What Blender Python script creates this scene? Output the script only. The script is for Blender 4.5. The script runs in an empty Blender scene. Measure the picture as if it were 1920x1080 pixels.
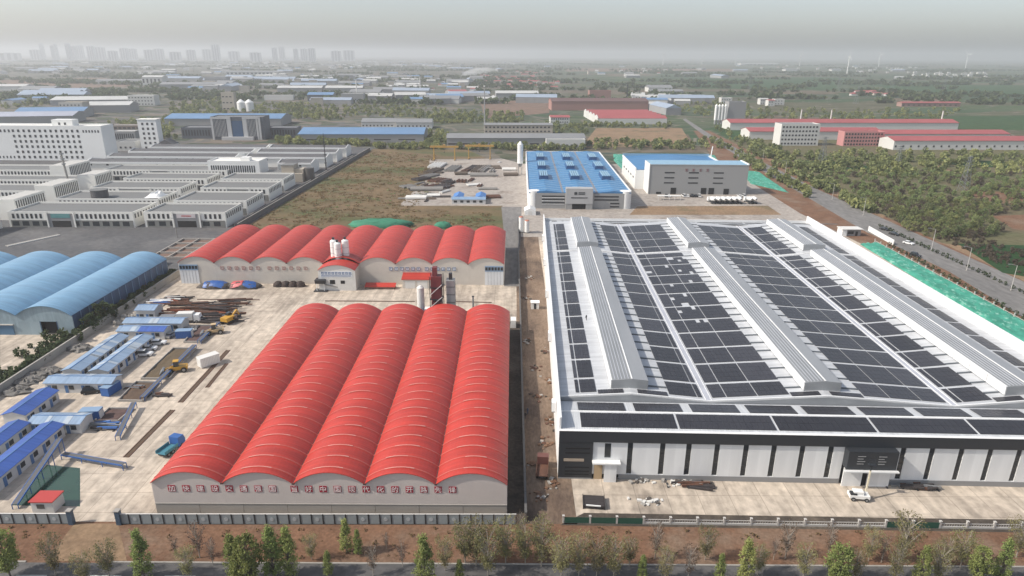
import bpy, bmesh, math, random
import numpy as np
from mathutils import Vector
R = math.radians
rnd = random.Random(7)
SC = bpy.context.scene
COL = SC.collection

# ------------------------------------------------------------------ camera, sky, sun, exposure
F, CAMH, YH, ROLL = 1250.0, 80.0, 102.0, R(0.3)
TH = math.atan((540 - YH) / F)
cam_d = bpy.data.cameras.new('camera'); cam = bpy.data.objects.new('camera', cam_d); COL.objects.link(cam)
cam_d.sensor_width = 36.0; cam_d.lens = 36.0 * F / 1920.0
cam_d.clip_start = 0.5; cam_d.clip_end = 60000
cam.location = (0, 0, CAMH)
from mathutils import Matrix
cam.rotation_euler = (Matrix.Rotation(math.pi / 2 - TH, 3, 'X') @ Matrix.Rotation(ROLL, 3, 'Z')).to_euler()
SC.camera = cam
SUN_EL, SUN_AZ = R(42), math.atan2(-1.0, -0.2)      # azimuth measured as atan2(x, y): the sun stands to the left, a little behind the camera
sun_dir = Vector((math.sin(SUN_AZ) * math.cos(SUN_EL), math.cos(SUN_AZ) * math.cos(SUN_EL), math.sin(SUN_EL)))
world = bpy.data.worlds.new('World'); SC.world = world; world.use_nodes = True
wn = world.node_tree.nodes; wl = world.node_tree.links
sky_n = wn.new('ShaderNodeTexSky'); sky_n.sky_type = 'NISHITA'; sky_n.sun_disc = False
sky_n.sun_elevation = SUN_EL; sky_n.sun_rotation = SUN_AZ
sky_n.air_density = 1.0; sky_n.dust_density = 2.0; sky_n.ozone_density = 2.8; sky_n.altitude = 0
bg = wn['Background']; bg.inputs['Strength'].default_value = 0.15
sat = wn.new('ShaderNodeHueSaturation'); sat.inputs['Saturation'].default_value = 0.55   # dust haze greys the whole sky evenly
wl.new(sky_n.outputs[0], sat.inputs['Color']); wl.new(sat.outputs[0], bg.inputs[0])
sun_l = bpy.data.lights.new('sun', 'SUN'); sun_l.energy = 4.0; sun_l.angle = R(1.0); sun_l.color = (1.0, 0.925, 0.82)
sun = bpy.data.objects.new('sun', sun_l); COL.objects.link(sun); sun.location = (-300, -50, 400)
sun.rotation_euler = sun_dir.to_track_quat('Z', 'Y').to_euler()
SC.view_settings.view_transform = 'Standard'; SC.view_settings.look = 'None'
SC.view_settings.exposure = 0.29; SC.view_settings.gamma = 1.0
SC.cycles.use_denoising = True
SC.cycles.max_bounces = 6; SC.cycles.volume_bounces = 2; SC.cycles.diffuse_bounces = 3
SC.cycles.volume_step_rate = 4.0

def at(px, py, z=0.0):
    """photo pixel (1920x1080) -> point on the horizontal plane at height z"""
    a = (px - 960) / F; b = (py - 540) / F
    u = a * math.cos(ROLL) + b * math.sin(ROLL); v = -a * math.sin(ROLL) + b * math.cos(ROLL)
    dy = math.cos(TH) - v * math.sin(TH); dz = -math.sin(TH) - v * math.cos(TH)
    t = (z - CAMH) / dz
    return Vector((u * t, dy * t, z))
def ppm(px, py, z=0.0):
    """pixels per metre at that point"""
    p = at(px, py, z)
    return F / (p.y * math.cos(TH) - (z - CAMH) * math.sin(TH))

# ------------------------------------------------------------------ materials
MATS = {}
def M(name, col=(0.5, 0.5, 0.5), rough=0.8, metal=0.0, col2=None, scale=1.0, detail=5, contrast=1.0, bump=0.0, bscale=None,
      stretch=(1, 1, 1), spec=0.5, col3=None, scale3=None, cut3=(0.5, 0.65), objrand=0.0, coords='Object', fine=0.28):
    if name in MATS: return MATS[name]
    m = bpy.data.materials.new(name); MATS[name] = m; m.use_nodes = True
    n, l = m.node_tree.nodes, m.node_tree.links
    b = n['Principled BSDF']; b.inputs['Roughness'].default_value = rough; b.inputs['Metallic'].default_value = metal
    if 'Specular IOR Level' in b.inputs: b.inputs['Specular IOR Level'].default_value = spec
    if col2 is None:
        k = 0.82; col2 = tuple(c * k for c in col)
    if coords == 'World':
        g = n.new('ShaderNodeNewGeometry'); src = g.outputs['Position']
    else:
        tc = n.new('ShaderNodeTexCoord'); src = tc.outputs['Object']
    mp = n.new('ShaderNodeMapping'); mp.inputs['Scale'].default_value = stretch; l.new(src, mp.inputs[0])
    def noise(sc, det, seed=0):
        t = n.new('ShaderNodeTexNoise'); t.inputs['Scale'].default_value = sc; t.inputs['Detail'].default_value = det
        t.inputs['Roughness'].default_value = 0.62
        if seed:
            mm = n.new('ShaderNodeMapping'); mm.inputs['Location'].default_value = (seed, seed * 2, 0); l.new(mp.outputs[0], mm.inputs[0]); l.new(mm.outputs[0], t.inputs['Vector'])
        else: l.new(mp.outputs[0], t.inputs['Vector'])
        return t
    t1 = noise(scale, detail)
    rp = n.new('ShaderNodeValToRGB'); e = rp.color_ramp.elements
    w = 0.22 / contrast
    e[0].position = max(0, 0.5 - w); e[1].position = min(1, 0.5 + w)
    e[0].color = (*col2, 1); e[1].color = (*col, 1)
    l.new(t1.outputs['Fac'], rp.inputs[0]); out = rp.outputs[0]
    if col3 is not None:
        t3 = noise(scale3 or scale * 0.2, 6, 13.7)
        r3 = n.new('ShaderNodeValToRGB'); r3.color_ramp.elements[0].position = cut3[0]; r3.color_ramp.elements[1].position = cut3[1]
        l.new(t3.outputs['Fac'], r3.inputs[0])
        mx = n.new('ShaderNodeMix'); mx.data_type = 'RGBA'; l.new(r3.outputs[0], mx.inputs['Factor'])
        l.new(out, mx.inputs['A']); mx.inputs['B'].default_value = (*col3, 1); out = mx.outputs['Result']
    if coords == 'World':                      # gravel-scale mottling on every ground surface
        t4 = noise(scale * 9, 8, 3.3); r4 = n.new('ShaderNodeMapRange'); r4.inputs['From Min'].default_value = .3; r4.inputs['From Max'].default_value = .7
        r4.inputs['To Min'].default_value = 1 - fine; r4.inputs['To Max'].default_value = 1 + fine; l.new(t4.outputs['Fac'], r4.inputs[0])
        h4 = n.new('ShaderNodeHueSaturation'); l.new(r4.outputs[0], h4.inputs['Value']); l.new(out, h4.inputs['Color']); out = h4.outputs[0]
    if objrand > 0:
        oi = n.new('ShaderNodeObjectInfo'); hs = n.new('ShaderNodeHueSaturation')
        mr = n.new('ShaderNodeMapRange'); mr.inputs['To Min'].default_value = 1 - objrand; mr.inputs['To Max'].default_value = 1 + objrand
        l.new(oi.outputs['Random'], mr.inputs[0]); l.new(mr.outputs[0], hs.inputs['Value']); l.new(out, hs.inputs['Color']); out = hs.outputs[0]
    l.new(out, b.inputs['Base Color'])
    if bump > 0:
        tb = noise(bscale or scale * 4, 6, 5.1)
        bp = n.new('ShaderNodeBump'); bp.inputs['Strength'].default_value = bump; bp.inputs['Distance'].default_value = 0.15
        l.new(tb.outputs['Fac'], bp.inputs['Height']); l.new(bp.outputs[0], b.inputs['Normal'])
    return m

def corrugated(name, col, col2=None, rough=0.45, pitch=0.9, axis='X', metal=0.0, depth=0.05, var=1.0, spec=0.5, scale=0.25, sheet=1.1, tone=0.07):
    """profiled sheet: a shallow wave in the normal along one axis, dirt in the colour"""
    m = M(name, col, rough, metal, col2=col2 or tuple(c * 0.86 for c in col), scale=scale, detail=6, contrast=var, spec=spec)
    n, l = m.node_tree.nodes, m.node_tree.links
    tc = n.new('ShaderNodeTexCoord'); wv = n.new('ShaderNodeTexWave'); wv.wave_type = 'BANDS'; wv.bands_direction = axis
    wv.inputs['Scale'].default_value = 0.314 / pitch * 1.0; wv.inputs['Distortion'].default_value = 0
    l.new(tc.outputs['Object'], wv.inputs['Vector'])
    bp = n.new('ShaderNodeBump'); bp.inputs['Strength'].default_value = 0.5; bp.inputs['Distance'].default_value = depth
    l.new(wv.outputs['Fac'], bp.inputs['Height']); l.new(bp.outputs[0], n['Principled BSDF'].inputs['Normal'])
    # every sheet weathers a little differently, and dirt runs across the sheets
    b = n['Principled BSDF']; src = b.inputs['Base Color'].links[0].from_socket
    sp = n.new('ShaderNodeSeparateXYZ'); l.new(tc.outputs['Object'], sp.inputs[0])
    dv = n.new('ShaderNodeMath'); dv.operation = 'DIVIDE'; dv.inputs[1].default_value = sheet; l.new(sp.outputs[axis], dv.inputs[0])
    fl = n.new('ShaderNodeMath'); fl.operation = 'FLOOR'; l.new(dv.outputs[0], fl.inputs[0])
    oi = n.new('ShaderNodeObjectInfo'); ad = n.new('ShaderNodeMath'); ad.operation = 'MULTIPLY_ADD'; ad.inputs[1].default_value = 57.3; l.new(oi.outputs['Random'], ad.inputs[0]); l.new(fl.outputs[0], ad.inputs[2])
    wn_ = n.new('ShaderNodeTexWhiteNoise'); wn_.noise_dimensions = '1D'; l.new(ad.outputs[0], wn_.inputs['W'])
    mp2 = n.new('ShaderNodeMapping'); mp2.inputs['Scale'].default_value = {'X': (1.5, .12, .3), 'Y': (.12, 1.5, .3), 'Z': (.5, .5, .5)}[axis]; l.new(tc.outputs['Object'], mp2.inputs[0])
    nz = n.new('ShaderNodeTexNoise'); nz.inputs['Scale'].default_value = 1.0; nz.inputs['Detail'].default_value = 6; l.new(mp2.outputs[0], nz.inputs['Vector'])
    a1 = n.new('ShaderNodeMapRange'); a1.inputs['To Min'].default_value = 1 - tone; a1.inputs['To Max'].default_value = 1 + tone; l.new(wn_.outputs['Value'], a1.inputs[0])
    a2 = n.new('ShaderNodeMapRange'); a2.inputs['From Min'].default_value = .3; a2.inputs['From Max'].default_value = .7; a2.inputs['To Min'].default_value = 1 - tone * 2; a2.inputs['To Max'].default_value = 1 + tone; l.new(nz.outputs['Fac'], a2.inputs[0])
    mm = n.new('ShaderNodeMath'); mm.operation = 'MULTIPLY'; l.new(a1.outputs[0], mm.inputs[0]); l.new(a2.outputs[0], mm.inputs[1])
    hs = n.new('ShaderNodeHueSaturation'); l.new(mm.outputs[0], hs.inputs['Value']); l.new(src, hs.inputs['Color']); l.new(hs.outputs[0], b.inputs['Base Color'])
    return m

# ------------------------------------------------------------------ mesh helpers
class MB:
    def __init__(s): s.v = []; s.f = []
    def add(s, vs, fs):
        o = len(s.v); s.v += [tuple(p) for p in vs]; s.f += [tuple(i + o for i in f) for f in fs]; return s
    def box(s, x0, x1, y0, y1, z0, z1):
        return s.add([(x0, y0, z0), (x1, y0, z0), (x1, y1, z0), (x0, y1, z0), (x0, y0, z1), (x1, y0, z1), (x1, y1, z1), (x0, y1, z1)],
                     [(0, 3, 2, 1), (4, 5, 6, 7), (0, 1, 5, 4), (1, 2, 6, 5), (2, 3, 7, 6), (3, 0, 4, 7)])
    def cyl(s, x, y, z0, z1, r0, r1=None, n=12, cap=True):
        r1 = r0 if r1 is None else r1
        vs = [(x + r0 * math.cos(2 * math.pi * i / n), y + r0 * math.sin(2 * math.pi * i / n), z0) for i in range(n)]
        vs += [(x + r1 * math.cos(2 * math.pi * i / n), y + r1 * math.sin(2 * math.pi * i / n), z1) for i in range(n)]
        fs = [(i, (i + 1) % n, n + (i + 1) % n, n + i) for i in range(n)]
        if cap: fs += [tuple(range(n - 1, -1, -1)), tuple(range(n, 2 * n))]
        return s.add(vs, fs)
    def tube(s, p0, p1, r0, r1=None, n=6):
        r1 = r0 if r1 is None else r1
        p0, p1 = Vector(p0), Vector(p1); d = (p1 - p0)
        if d.length < 1e-6: return s
        d.normalize(); a = d.orthogonal().normalized(); b = d.cross(a)
        vs = []
        for p, r in ((p0, r0), (p1, r1)):
            vs += [p + a * (r * math.cos(2 * math.pi * i / n)) + b * (r * math.sin(2 * math.pi * i / n)) for i in range(n)]
        return s.add(vs, [(i, (i + 1) % n, n + (i + 1) % n, n + i) for i in range(n)] + [tuple(range(n - 1, -1, -1)), tuple(range(n, 2 * n))])
    def bar(s, p0, p1, w, h=None):
        """rectangular bar between two points"""
        h = h or w
        p0, p1 = Vector(p0), Vector(p1); d = (p1 - p0).normalized()
        up = Vector((0, 0, 1)) if abs(d.z) < 0.95 else Vector((0, 1, 0))
        a = d.cross(up).normalized() * (w / 2); b = a.cross(d).normalized() * (h / 2)
        vs = [p0 - a - b, p0 + a - b, p0 + a + b, p0 - a + b, p1 - a - b, p1 + a - b, p1 + a + b, p1 - a + b]
        return s.add(vs, [(0, 3, 2, 1), (4, 5, 6, 7), (0, 1, 5, 4), (1, 2, 6, 5), (2, 3, 7, 6), (3, 0, 4, 7)])
    def prism_y(s, prof, y0, y1):
        """profile of (x, z) points (counter-clockwise seen from -y) run along y"""
        n = len(prof)
        vs = [(x, y0, z) for x, z in prof] + [(x, y1, z) for x, z in prof]
        return s.add(vs, [(i, (i + 1) % n, n + (i + 1) % n, n + i) for i in range(n)] + [tuple(range(n - 1, -1, -1)), tuple(range(n, 2 * n))])
    def prism_x(s, prof, x0, x1):
        n = len(prof)
        vs = [(x0, y, z) for y, z in prof] + [(x1, y, z) for y, z in prof]
        return s.add(vs, [(i, (i + 1) % n, n + (i + 1) % n, n + i) for i in range(n)] + [tuple(range(n - 1, -1, -1)), tuple(range(n, 2 * n))])
    def mesh(s, name, mat, smooth=False, fix=True):
        me = bpy.data.meshes.new(name); me.from_pydata(s.v, [], s.f); me.update()
        if fix:
            bm = bmesh.new(); bm.from_mesh(me); bmesh.ops.recalc_face_normals(bm, faces=bm.faces); bm.to_mesh(me); bm.free()
        if mat: me.materials.append(mat)
        if smooth: me.polygons.foreach_set('use_smooth', [True] * len(me.polygons))
        return me
    def build(s, name, mat, parent=None, loc=None, smooth=False, label=None):
        return link(name, s.mesh(name, mat, smooth), parent, loc, label=label)

def link(name, me, parent=None, loc=None, rz=0.0, scale=None, label=None):
    o = bpy.data.objects.new(name, me); COL.objects.link(o)
    if loc is not None: o.location = loc
    if rz: o.rotation_euler.z = rz
    if scale is not None: o.scale = scale
    if parent is not None: o.parent = parent
    if label: o['label'] = label
    return o
def tag(o, label, cat, group=None):
    o['label'] = label; o['category'] = cat
    if group: o['group'] = group
    return o
def thing(name, label, cat, loc=(0, 0, 0), rz=0.0, group=None):
    o = bpy.data.objects.new(name, None); COL.objects.link(o); o.empty_display_size = 0.5
    o.location = loc; o.rotation_euler.z = rz
    return tag(o, label, cat, group)
def struct(name, me, loc=None):
    o = link(name, me, None, loc); o['kind'] = 'structure'; return o
CUBES = {}
def bx(name, mat, parent, x0, x1, y0, y1, z0, z1, rz=0.0, label=None):
    """a part made from the shared unit cube of that material"""
    me = CUBES.get(mat.name)
    if me is None: me = CUBES[mat.name] = MB().box(-.5, .5, -.5, .5, -.5, .5).mesh('block', mat)
    return link(name, me, parent, ((x0 + x1) / 2, (y0 + y1) / 2, (z0 + z1) / 2), rz, (x1 - x0, y1 - y0, z1 - z0), label)
def copy_tree(o, parent=None, loc=None, rz=None, label=None):
    c = o.copy(); COL.objects.link(c); c.parent = parent
    if loc is not None: c.location = loc
    if rz is not None: c.rotation_euler.z = rz
    if label: c['label'] = label
    for ch in KIDS(o): copy_tree(ch, c)
    return c
def KIDS(o): return [k for k in o.children]

ORD = ['first', 'second', 'third', 'fourth', 'fifth', 'sixth', 'seventh', 'eighth', 'ninth', 'tenth', 'eleventh', 'twelfth', 'thirteenth', 'fourteenth',
       'fifteenth', 'sixteenth', 'seventeenth', 'eighteenth', 'nineteenth', 'twentieth']
def nth(i):
    if i < 20: return ORD[i]
    t = (i + 1) // 10; u = (i + 1) % 10
    tens = {2: 'twenty', 3: 'thirty', 4: 'forty', 5: 'fifty', 6: 'sixty', 7: 'seventy', 8: 'eighty', 9: 'ninety'}[t]
    return (tens.replace('y', 'ieth') if u == 0 else tens + '-' + ORD[u - 1])

# ------------------------------------------------------------------ common materials
white = M('white_paint', (0.78, 0.78, 0.76), 0.5, col2=(0.70, 0.70, 0.68), scale=0.6)
offwhite = M('off_white_paint', (0.66, 0.65, 0.62), 0.7, col2=(0.56, 0.55, 0.52), scale=0.5)
glass = M('dark_glass', (0.020, 0.026, 0.032), 0.12, col2=(0.035, 0.04, 0.045), scale=0.4, spec=0.6)
dark = M('dark_opening', (0.012, 0.012, 0.013), 0.9, scale=1)
charcoal = M('charcoal_panel', (0.028, 0.032, 0.038), 0.5, col2=(0.022, 0.025, 0.03), scale=0.5)
greysteel = M('grey_steel', (0.30, 0.31, 0.32), 0.45, 0.6, scale=0.8)
midgrey = M('mid_grey_paint', (0.26, 0.26, 0.26), 0.6, scale=0.6)
concrete = M('concrete_wall', (0.36, 0.34, 0.31), 0.9, col2=(0.26, 0.245, 0.225), scale=0.5, bump=0.2)
rust = M('rusty_steel', (0.13, 0.055, 0.03), 0.85, col2=(0.07, 0.035, 0.025), scale=1.2, contrast=1.4)
blackrub = M('tyre_rubber', (0.02, 0.02, 0.02), 0.85, scale=2)
yellowp = M('yellow_machine_paint', (0.55, 0.30, 0.03), 0.5, col2=(0.40, 0.22, 0.03), scale=1)
redp = M('red_paint', (0.45, 0.045, 0.035), 0.55, col2=(0.36, 0.035, 0.03), scale=0.7)
bluep = M('blue_paint', (0.03, 0.12, 0.36), 0.5, col2=(0.025, 0.09, 0.28), scale=0.6)
lightblue = M('light_blue_sheet', (0.23, 0.33, 0.46), 0.45, col2=(0.17, 0.26, 0.38), scale=0.35, detail=6)
# ------------------------------------------------------------------ the ground
def sheet(name, pts, z, mat, kind='structure'):
    me = bpy.data.meshes.new(name); bm = bmesh.new()
    vs = [bm.verts.new((p[0], p[1], z)) for p in pts]
    f = bm.faces.new(vs); f.normal_update()
    if f.normal.z < 0: f.normal_flip()
    bmesh.ops.triangulate(bm, faces=bm.faces)
    bm.to_mesh(me); bm.free(); me.materials.append(mat)
    o = link(name, me); o['kind'] = kind; return o
def pxs(*pts): return [at(*p) for p in pts]
def rect(x0, x1, y0, y1): return [(x0, y0), (x1, y0), (x1, y1), (x0, y1)]

def terrain_material():
    m = bpy.data.materials.new('far_fields'); m.use_nodes = True; n, l = m.node_tree.nodes, m.node_tree.links
    b = n['Principled BSDF']; b.inputs['Roughness'].default_value = 0.95; b.inputs['Specular IOR Level'].default_value = 0.1
    g = n.new('ShaderNodeNewGeometry')
    def mapped(sx, sy, rot=0.0):
        mp = n.new('ShaderNodeMapping'); mp.inputs['Scale'].default_value = (sx, sy, 0); mp.inputs['Rotation'].default_value = (0, 0, rot)
        l.new(g.outputs['Position'], mp.inputs[0]); return mp
    v = n.new('ShaderNodeTexVoronoi'); v.distance = 'CHEBYCHEV'; v.inputs['Scale'].default_value = 1; l.new(mapped(1 / 260, 1 / 120, 0.08).outputs[0], v.inputs['Vector'])
    sep = n.new('ShaderNodeSeparateColor'); l.new(v.outputs['Color'], sep.inputs[0])
    green = n.new('ShaderNodeValToRGB'); green.color_ramp.interpolation = 'CONSTANT'
    cols = [(0.035, 0.070, 0.030), (0.055, 0.085, 0.036), (0.085, 0.085, 0.050), (0.030, 0.060, 0.030), (0.062, 0.080, 0.040), (0.120, 0.095, 0.065), (0.040, 0.075, 0.034), (0.075, 0.075, 0.05)]
    e = green.color_ramp.elements
    while len(e) < len(cols): e.new(0.5)
    for i, c in enumerate(cols): e[i].position = i / len(cols); e[i].color = (*c, 1)
    l.new(sep.outputs[0], green.inputs[0])
    town = n.new('ShaderNodeValToRGB'); town.color_ramp.interpolation = 'CONSTANT'; e = town.color_ramp.elements
    tc = [(0.10, 0.10, 0.095), (0.060, 0.075, 0.045), (0.15, 0.125, 0.10), (0.045, 0.065, 0.040), (0.12, 0.115, 0.11), (0.17, 0.145, 0.12), (0.055, 0.07, 0.045)]
    while len(e) < len(tc): e.new(0.5)
    for i, c in enumerate(tc): e[i].position = i / len(tc); e[i].color = (*c, 1)
    v2 = n.new('ShaderNodeTexVoronoi'); v2.distance = 'CHEBYCHEV'; l.new(mapped(1 / 110, 1 / 70, -0.06).outputs[0], v2.inputs['Vector'])
    s2 = n.new('ShaderNodeSeparateColor'); l.new(v2.outputs['Color'], s2.inputs[0]); l.new(s2.outputs[1], town.inputs[0])
    # farmland towards the east, built-up land towards the west
    sx = n.new('ShaderNodeSeparateXYZ'); l.new(g.outputs['Position'], sx.inputs[0])
    nz = n.new('ShaderNodeTexNoise'); nz.inputs['Scale'].default_value = 1; nz.inputs['Detail'].default_value = 3; l.new(mapped(1 / 700, 1 / 500).outputs[0], nz.inputs['Vector'])
    ma = n.new('ShaderNodeMath'); ma.operation = 'MULTIPLY_ADD'; ma.inputs[1].default_value = 1800; ma.inputs[2].default_value = -900; l.new(nz.outputs['Fac'], ma.inputs[0])
    ad = n.new('ShaderNodeMath'); l.new(ma.outputs[0], ad.inputs[0]); l.new(sx.outputs['X'], ad.inputs[1])
    mr = n.new('ShaderNodeMapRange'); mr.inputs['From Min'].default_value = -250; mr.inputs['From Max'].default_value = 350; l.new(ad.outputs[0], mr.inputs[0])
    mx = n.new('ShaderNodeMix'); mx.data_type = 'RGBA'; l.new(mr.outputs[0], mx.inputs['Factor']); l.new(town.outputs[0], mx.inputs['A']); l.new(green.outputs[0], mx.inputs['B'])
    # tracks and tree lines between the fields
    v3 = n.new('ShaderNodeTexVoronoi'); v3.feature = 'DISTANCE_TO_EDGE'; l.new(mapped(1 / 330, 1 / 150, 0.05).outputs[0], v3.inputs['Vector'])
    r3 = n.new('ShaderNodeValToRGB'); r3.color_ramp.elements[0].position = 0.012; r3.color_ramp.elements[1].position = 0.03
    r3.color_ramp.elements[0].color = (1, 1, 1, 1); r3.color_ramp.elements[1].color = (0, 0, 0, 1); l.new(v3.outputs[0], r3.inputs[0])
    mx2 = n.new('ShaderNodeMix'); mx2.data_type = 'RGBA'; l.new(r3.outputs[0], mx2.inputs['Factor']); l.new(mx.outputs['Result'], mx2.inputs['A']); mx2.inputs['B'].default_value = (0.17, 0.15, 0.12, 1)
    n4 = n.new('ShaderNodeTexNoise'); n4.inputs['Scale'].default_value = 1; n4.inputs['Detail'].default_value = 8; n4.inputs['Roughness'].default_value = 0.7; l.new(mapped(1 / 60, 1 / 25).outputs[0], n4.inputs['Vector'])
    r4 = n.new('ShaderNodeMapRange'); r4.inputs['From Min'].default_value = 0.3; r4.inputs['From Max'].default_value = 0.7; r4.inputs['To Min'].default_value = 0.62; r4.inputs['To Max'].default_value = 1.3; l.new(n4.outputs['Fac'], r4.inputs[0])
    hs = n.new('ShaderNodeHueSaturation'); l.new(r4.outputs[0], hs.inputs['Value']); l.new(mx2.outputs['Result'], hs.inputs['Color'])
    l.new(hs.outputs[0], b.inputs['Base Color'])
    return m
GX = 22000
sheet('terrain', rect(-GX, GX, -600, 22000), 0.0, terrain_material())

asphalt = M('asphalt', (0.105, 0.10, 0.098), 0.9, col2=(0.07, 0.068, 0.068), scale=0.08, detail=8, coords='World', bump=0.15, bscale=3)
asphalt_dark = M('dark_asphalt', (0.085, 0.085, 0.088), 0.85, col2=(0.055, 0.055, 0.058), scale=0.05, detail=8, coords='World', col3=(0.14, 0.135, 0.13), scale3=0.02, cut3=(0.52, 0.7))
yard = M('yard_concrete', (0.53, 0.455, 0.37), 0.9, col2=(0.42, 0.355, 0.285), scale=0.06, detail=9, coords='World', col3=(0.22, 0.18, 0.145), scale3=0.035, cut3=(0.53, 0.68), bump=0.2, bscale=2, stretch=(1, 0.7, 1))
soil = M('brown_soil', (0.205, 0.115, 0.072), 0.95, col2=(0.12, 0.068, 0.044), scale=0.18, detail=9, coords='World', col3=(0.20, 0.145, 0.105), scale3=0.06, cut3=(0.5, 0.68), bump=0.6, bscale=0.8, spec=0.1)
def slab_detail(m, joint=(6.0, 6.0), dark=.62):
    # sawn joints between the cast slabs and tyre streaks along the yard
    n, l = m.node_tree.nodes, m.node_tree.links; b = n['Principled BSDF']; src = b.inputs['Base Color'].links[0].from_socket
    g = n.new('ShaderNodeNewGeometry'); br = n.new('ShaderNodeTexBrick'); br.offset = 0; br.inputs['Scale'].default_value = 1; br.inputs['Mortar Size'].default_value = .07; br.inputs['Brick Width'].default_value = joint[0]; br.inputs['Row Height'].default_value = joint[1]
    br.inputs['Color1'].default_value = (1, 1, 1, 1); br.inputs['Color2'].default_value = (.93, .93, .935, 1); br.inputs['Mortar'].default_value = (dark, dark, dark, 1); l.new(g.outputs['Position'], br.inputs['Vector'])
    mp = n.new('ShaderNodeMapping'); mp.inputs['Scale'].default_value = (.55, .035, 1); mp.inputs['Rotation'].default_value = (0, 0, .12); l.new(g.outputs['Position'], mp.inputs[0])
    nz = n.new('ShaderNodeTexNoise'); nz.inputs['Scale'].default_value = 1; nz.inputs['Detail'].default_value = 7; l.new(mp.outputs[0], nz.inputs['Vector'])
    r = n.new('ShaderNodeMapRange'); r.inputs['From Min'].default_value = .38; r.inputs['From Max'].default_value = .6; r.inputs['To Min'].default_value = .8; r.inputs['To Max'].default_value = 1.06; l.new(nz.outputs['Fac'], r.inputs[0])
    mx = n.new('ShaderNodeMix'); mx.data_type = 'RGBA'; mx.blend_type = 'MULTIPLY'; mx.inputs['Factor'].default_value = 1; l.new(src, mx.inputs['A']); l.new(br.outputs['Color'], mx.inputs['B'])
    hs = n.new('ShaderNodeHueSaturation'); l.new(r.outputs[0], hs.inputs['Value']); l.new(mx.outputs['Result'], hs.inputs['Color']); l.new(hs.outputs[0], b.inputs['Base Color'])
slab_detail(yard)
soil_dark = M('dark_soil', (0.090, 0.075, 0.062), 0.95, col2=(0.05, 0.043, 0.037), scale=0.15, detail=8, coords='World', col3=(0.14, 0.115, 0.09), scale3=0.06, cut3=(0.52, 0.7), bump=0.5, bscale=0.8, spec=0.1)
lane = M('lane_mud', (0.25, 0.185, 0.135), 0.95, col2=(0.13, 0.09, 0.065), scale=0.12, detail=9, coords='World', col3=(0.085, 0.062, 0.05), scale3=0.05, cut3=(0.45, 0.62), bump=0.5, bscale=0.9, stretch=(1.6, 0.6, 1), spec=0.15)
waste = M('waste_ground', (0.185, 0.13, 0.075), 0.95, col2=(0.115, 0.088, 0.052), scale=0.07, detail=9, coords='World', col3=(0.085, 0.092, 0.042), scale3=0.022, cut3=(0.48, 0.62), bump=0.6, bscale=0.6, stretch=(0.6, 1.2, 1), spec=0.1)
laydown = M('laydown_concrete', (0.36, 0.32, 0.28), 0.9, col2=(0.25, 0.22, 0.195), scale=0.05, detail=8, coords='World', col3=(0.16, 0.125, 0.10), scale3=0.05, cut3=(0.56, 0.72))
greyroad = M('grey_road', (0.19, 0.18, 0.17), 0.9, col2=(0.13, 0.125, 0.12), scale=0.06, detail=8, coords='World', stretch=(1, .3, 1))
tan = M('tan_soil', (0.27, 0.185, 0.115), 0.95, col2=(0.185, 0.125, 0.08), scale=0.1, detail=9, coords='World', col3=(0.12, 0.105, 0.06), scale3=0.04, cut3=(0.52, 0.68), bump=0.5, bscale=0.7, spec=0.1)
crop = M('crop_green', (0.028, 0.062, 0.022), 0.95, col2=(0.022, 0.05, 0.02), scale=0.05, detail=6, coords='World', stretch=(0.3, 2, 1), spec=0.1)
scrub = M('scrub_ground', (0.095, 0.105, 0.050), 0.95, col2=(0.135, 0.11, 0.07), scale=0.035, detail=9, coords='World', col3=(0.13, 0.095, 0.065), scale3=0.012, cut3=(0.55, 0.68), spec=0.1)

sheet('wood_ground', [(140, 200), (900, 200), (900, 690), (215, 690), (200, 560)], 0.02, scrub)
sheet('soil_strip', rect(-160, 300, 88.6, 101.5), 0.03, soil)
sheet('front_road', rect(-400, 400, 60, 89.2), 0.05, asphalt)
mark = M('road_paint', (0.55, 0.54, 0.50), 0.8, col2=(0.34, 0.33, 0.31), scale=1.5, contrast=1.5)
for k, x in enumerate(range(-92, 100, 12)): 
    o = sheet('lane_dash', rect(x, x + 5, 86.2, 86.4), 0.06, mark)
kerb = M('kerb_stone', (0.33, 0.31, 0.28), 0.9, scale=1)
struct('kerb', MB().box(-400, -80.5, 89.2, 89.5, 0, 0.17).box(-66.5, 400, 89.2, 89.5, 0, 0.17).mesh('kerb', kerb))
sheet('yard', [(-127, 99.5), (1.6, 99.5), (1.6, 287), (-127, 287)], 0.04, yard)
sheet('gate_drive', pxs((85, 1052), (140, 982), (222, 982), (238, 1052)), 0.055, tan)
sheet('lane', rect(1.6, 12, 99.5, 305), 0.05, lane)
sheet('painted_shade_and_road', rect(-.68, 2.6, 99.6, 196), 0.075, soil_dark)  # shadow beside the front warehouse, put into the ground as dark soil colour
sheet('painted_shade_and_road', rect(-2.9, 2.6, 230, 284), 0.075, greyroad)  # grey road beside the rear warehouse, in its own colour
sheet('factory_ground', rect(9, 175, 99.5, 330), 0.035, yard)
sheet('mud_strip', pxs((1095, 962), (1920, 975), (1990, 1000), (1050, 985)), 0.05, soil_dark)
sheet('left_rubble_ground', [(-127, 99.5), (-127, 260), (-330, 260), (-330, 99.5)], 0.025, soil_dark)
sheet('blue_shed_yard', pxs((0, 622), (205, 620), (80, 700), (0, 760)), 0.045, yard)
sheet('park_ground', [(-520, 246), (-131, 246), (-125, 610), (-520, 610)], 0.035, asphalt_dark)
sheet('waste_field', [(-131, 283), (6, 283), (6, 470), (-40, 600), (-124, 600)], 0.045, waste)
sheet('laydown_yard', pxs((806, 299), (940, 297), (975, 306), (990, 420), (945, 420), (942, 386), (748, 386), (800, 335)), 0.065, laydown)
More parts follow.
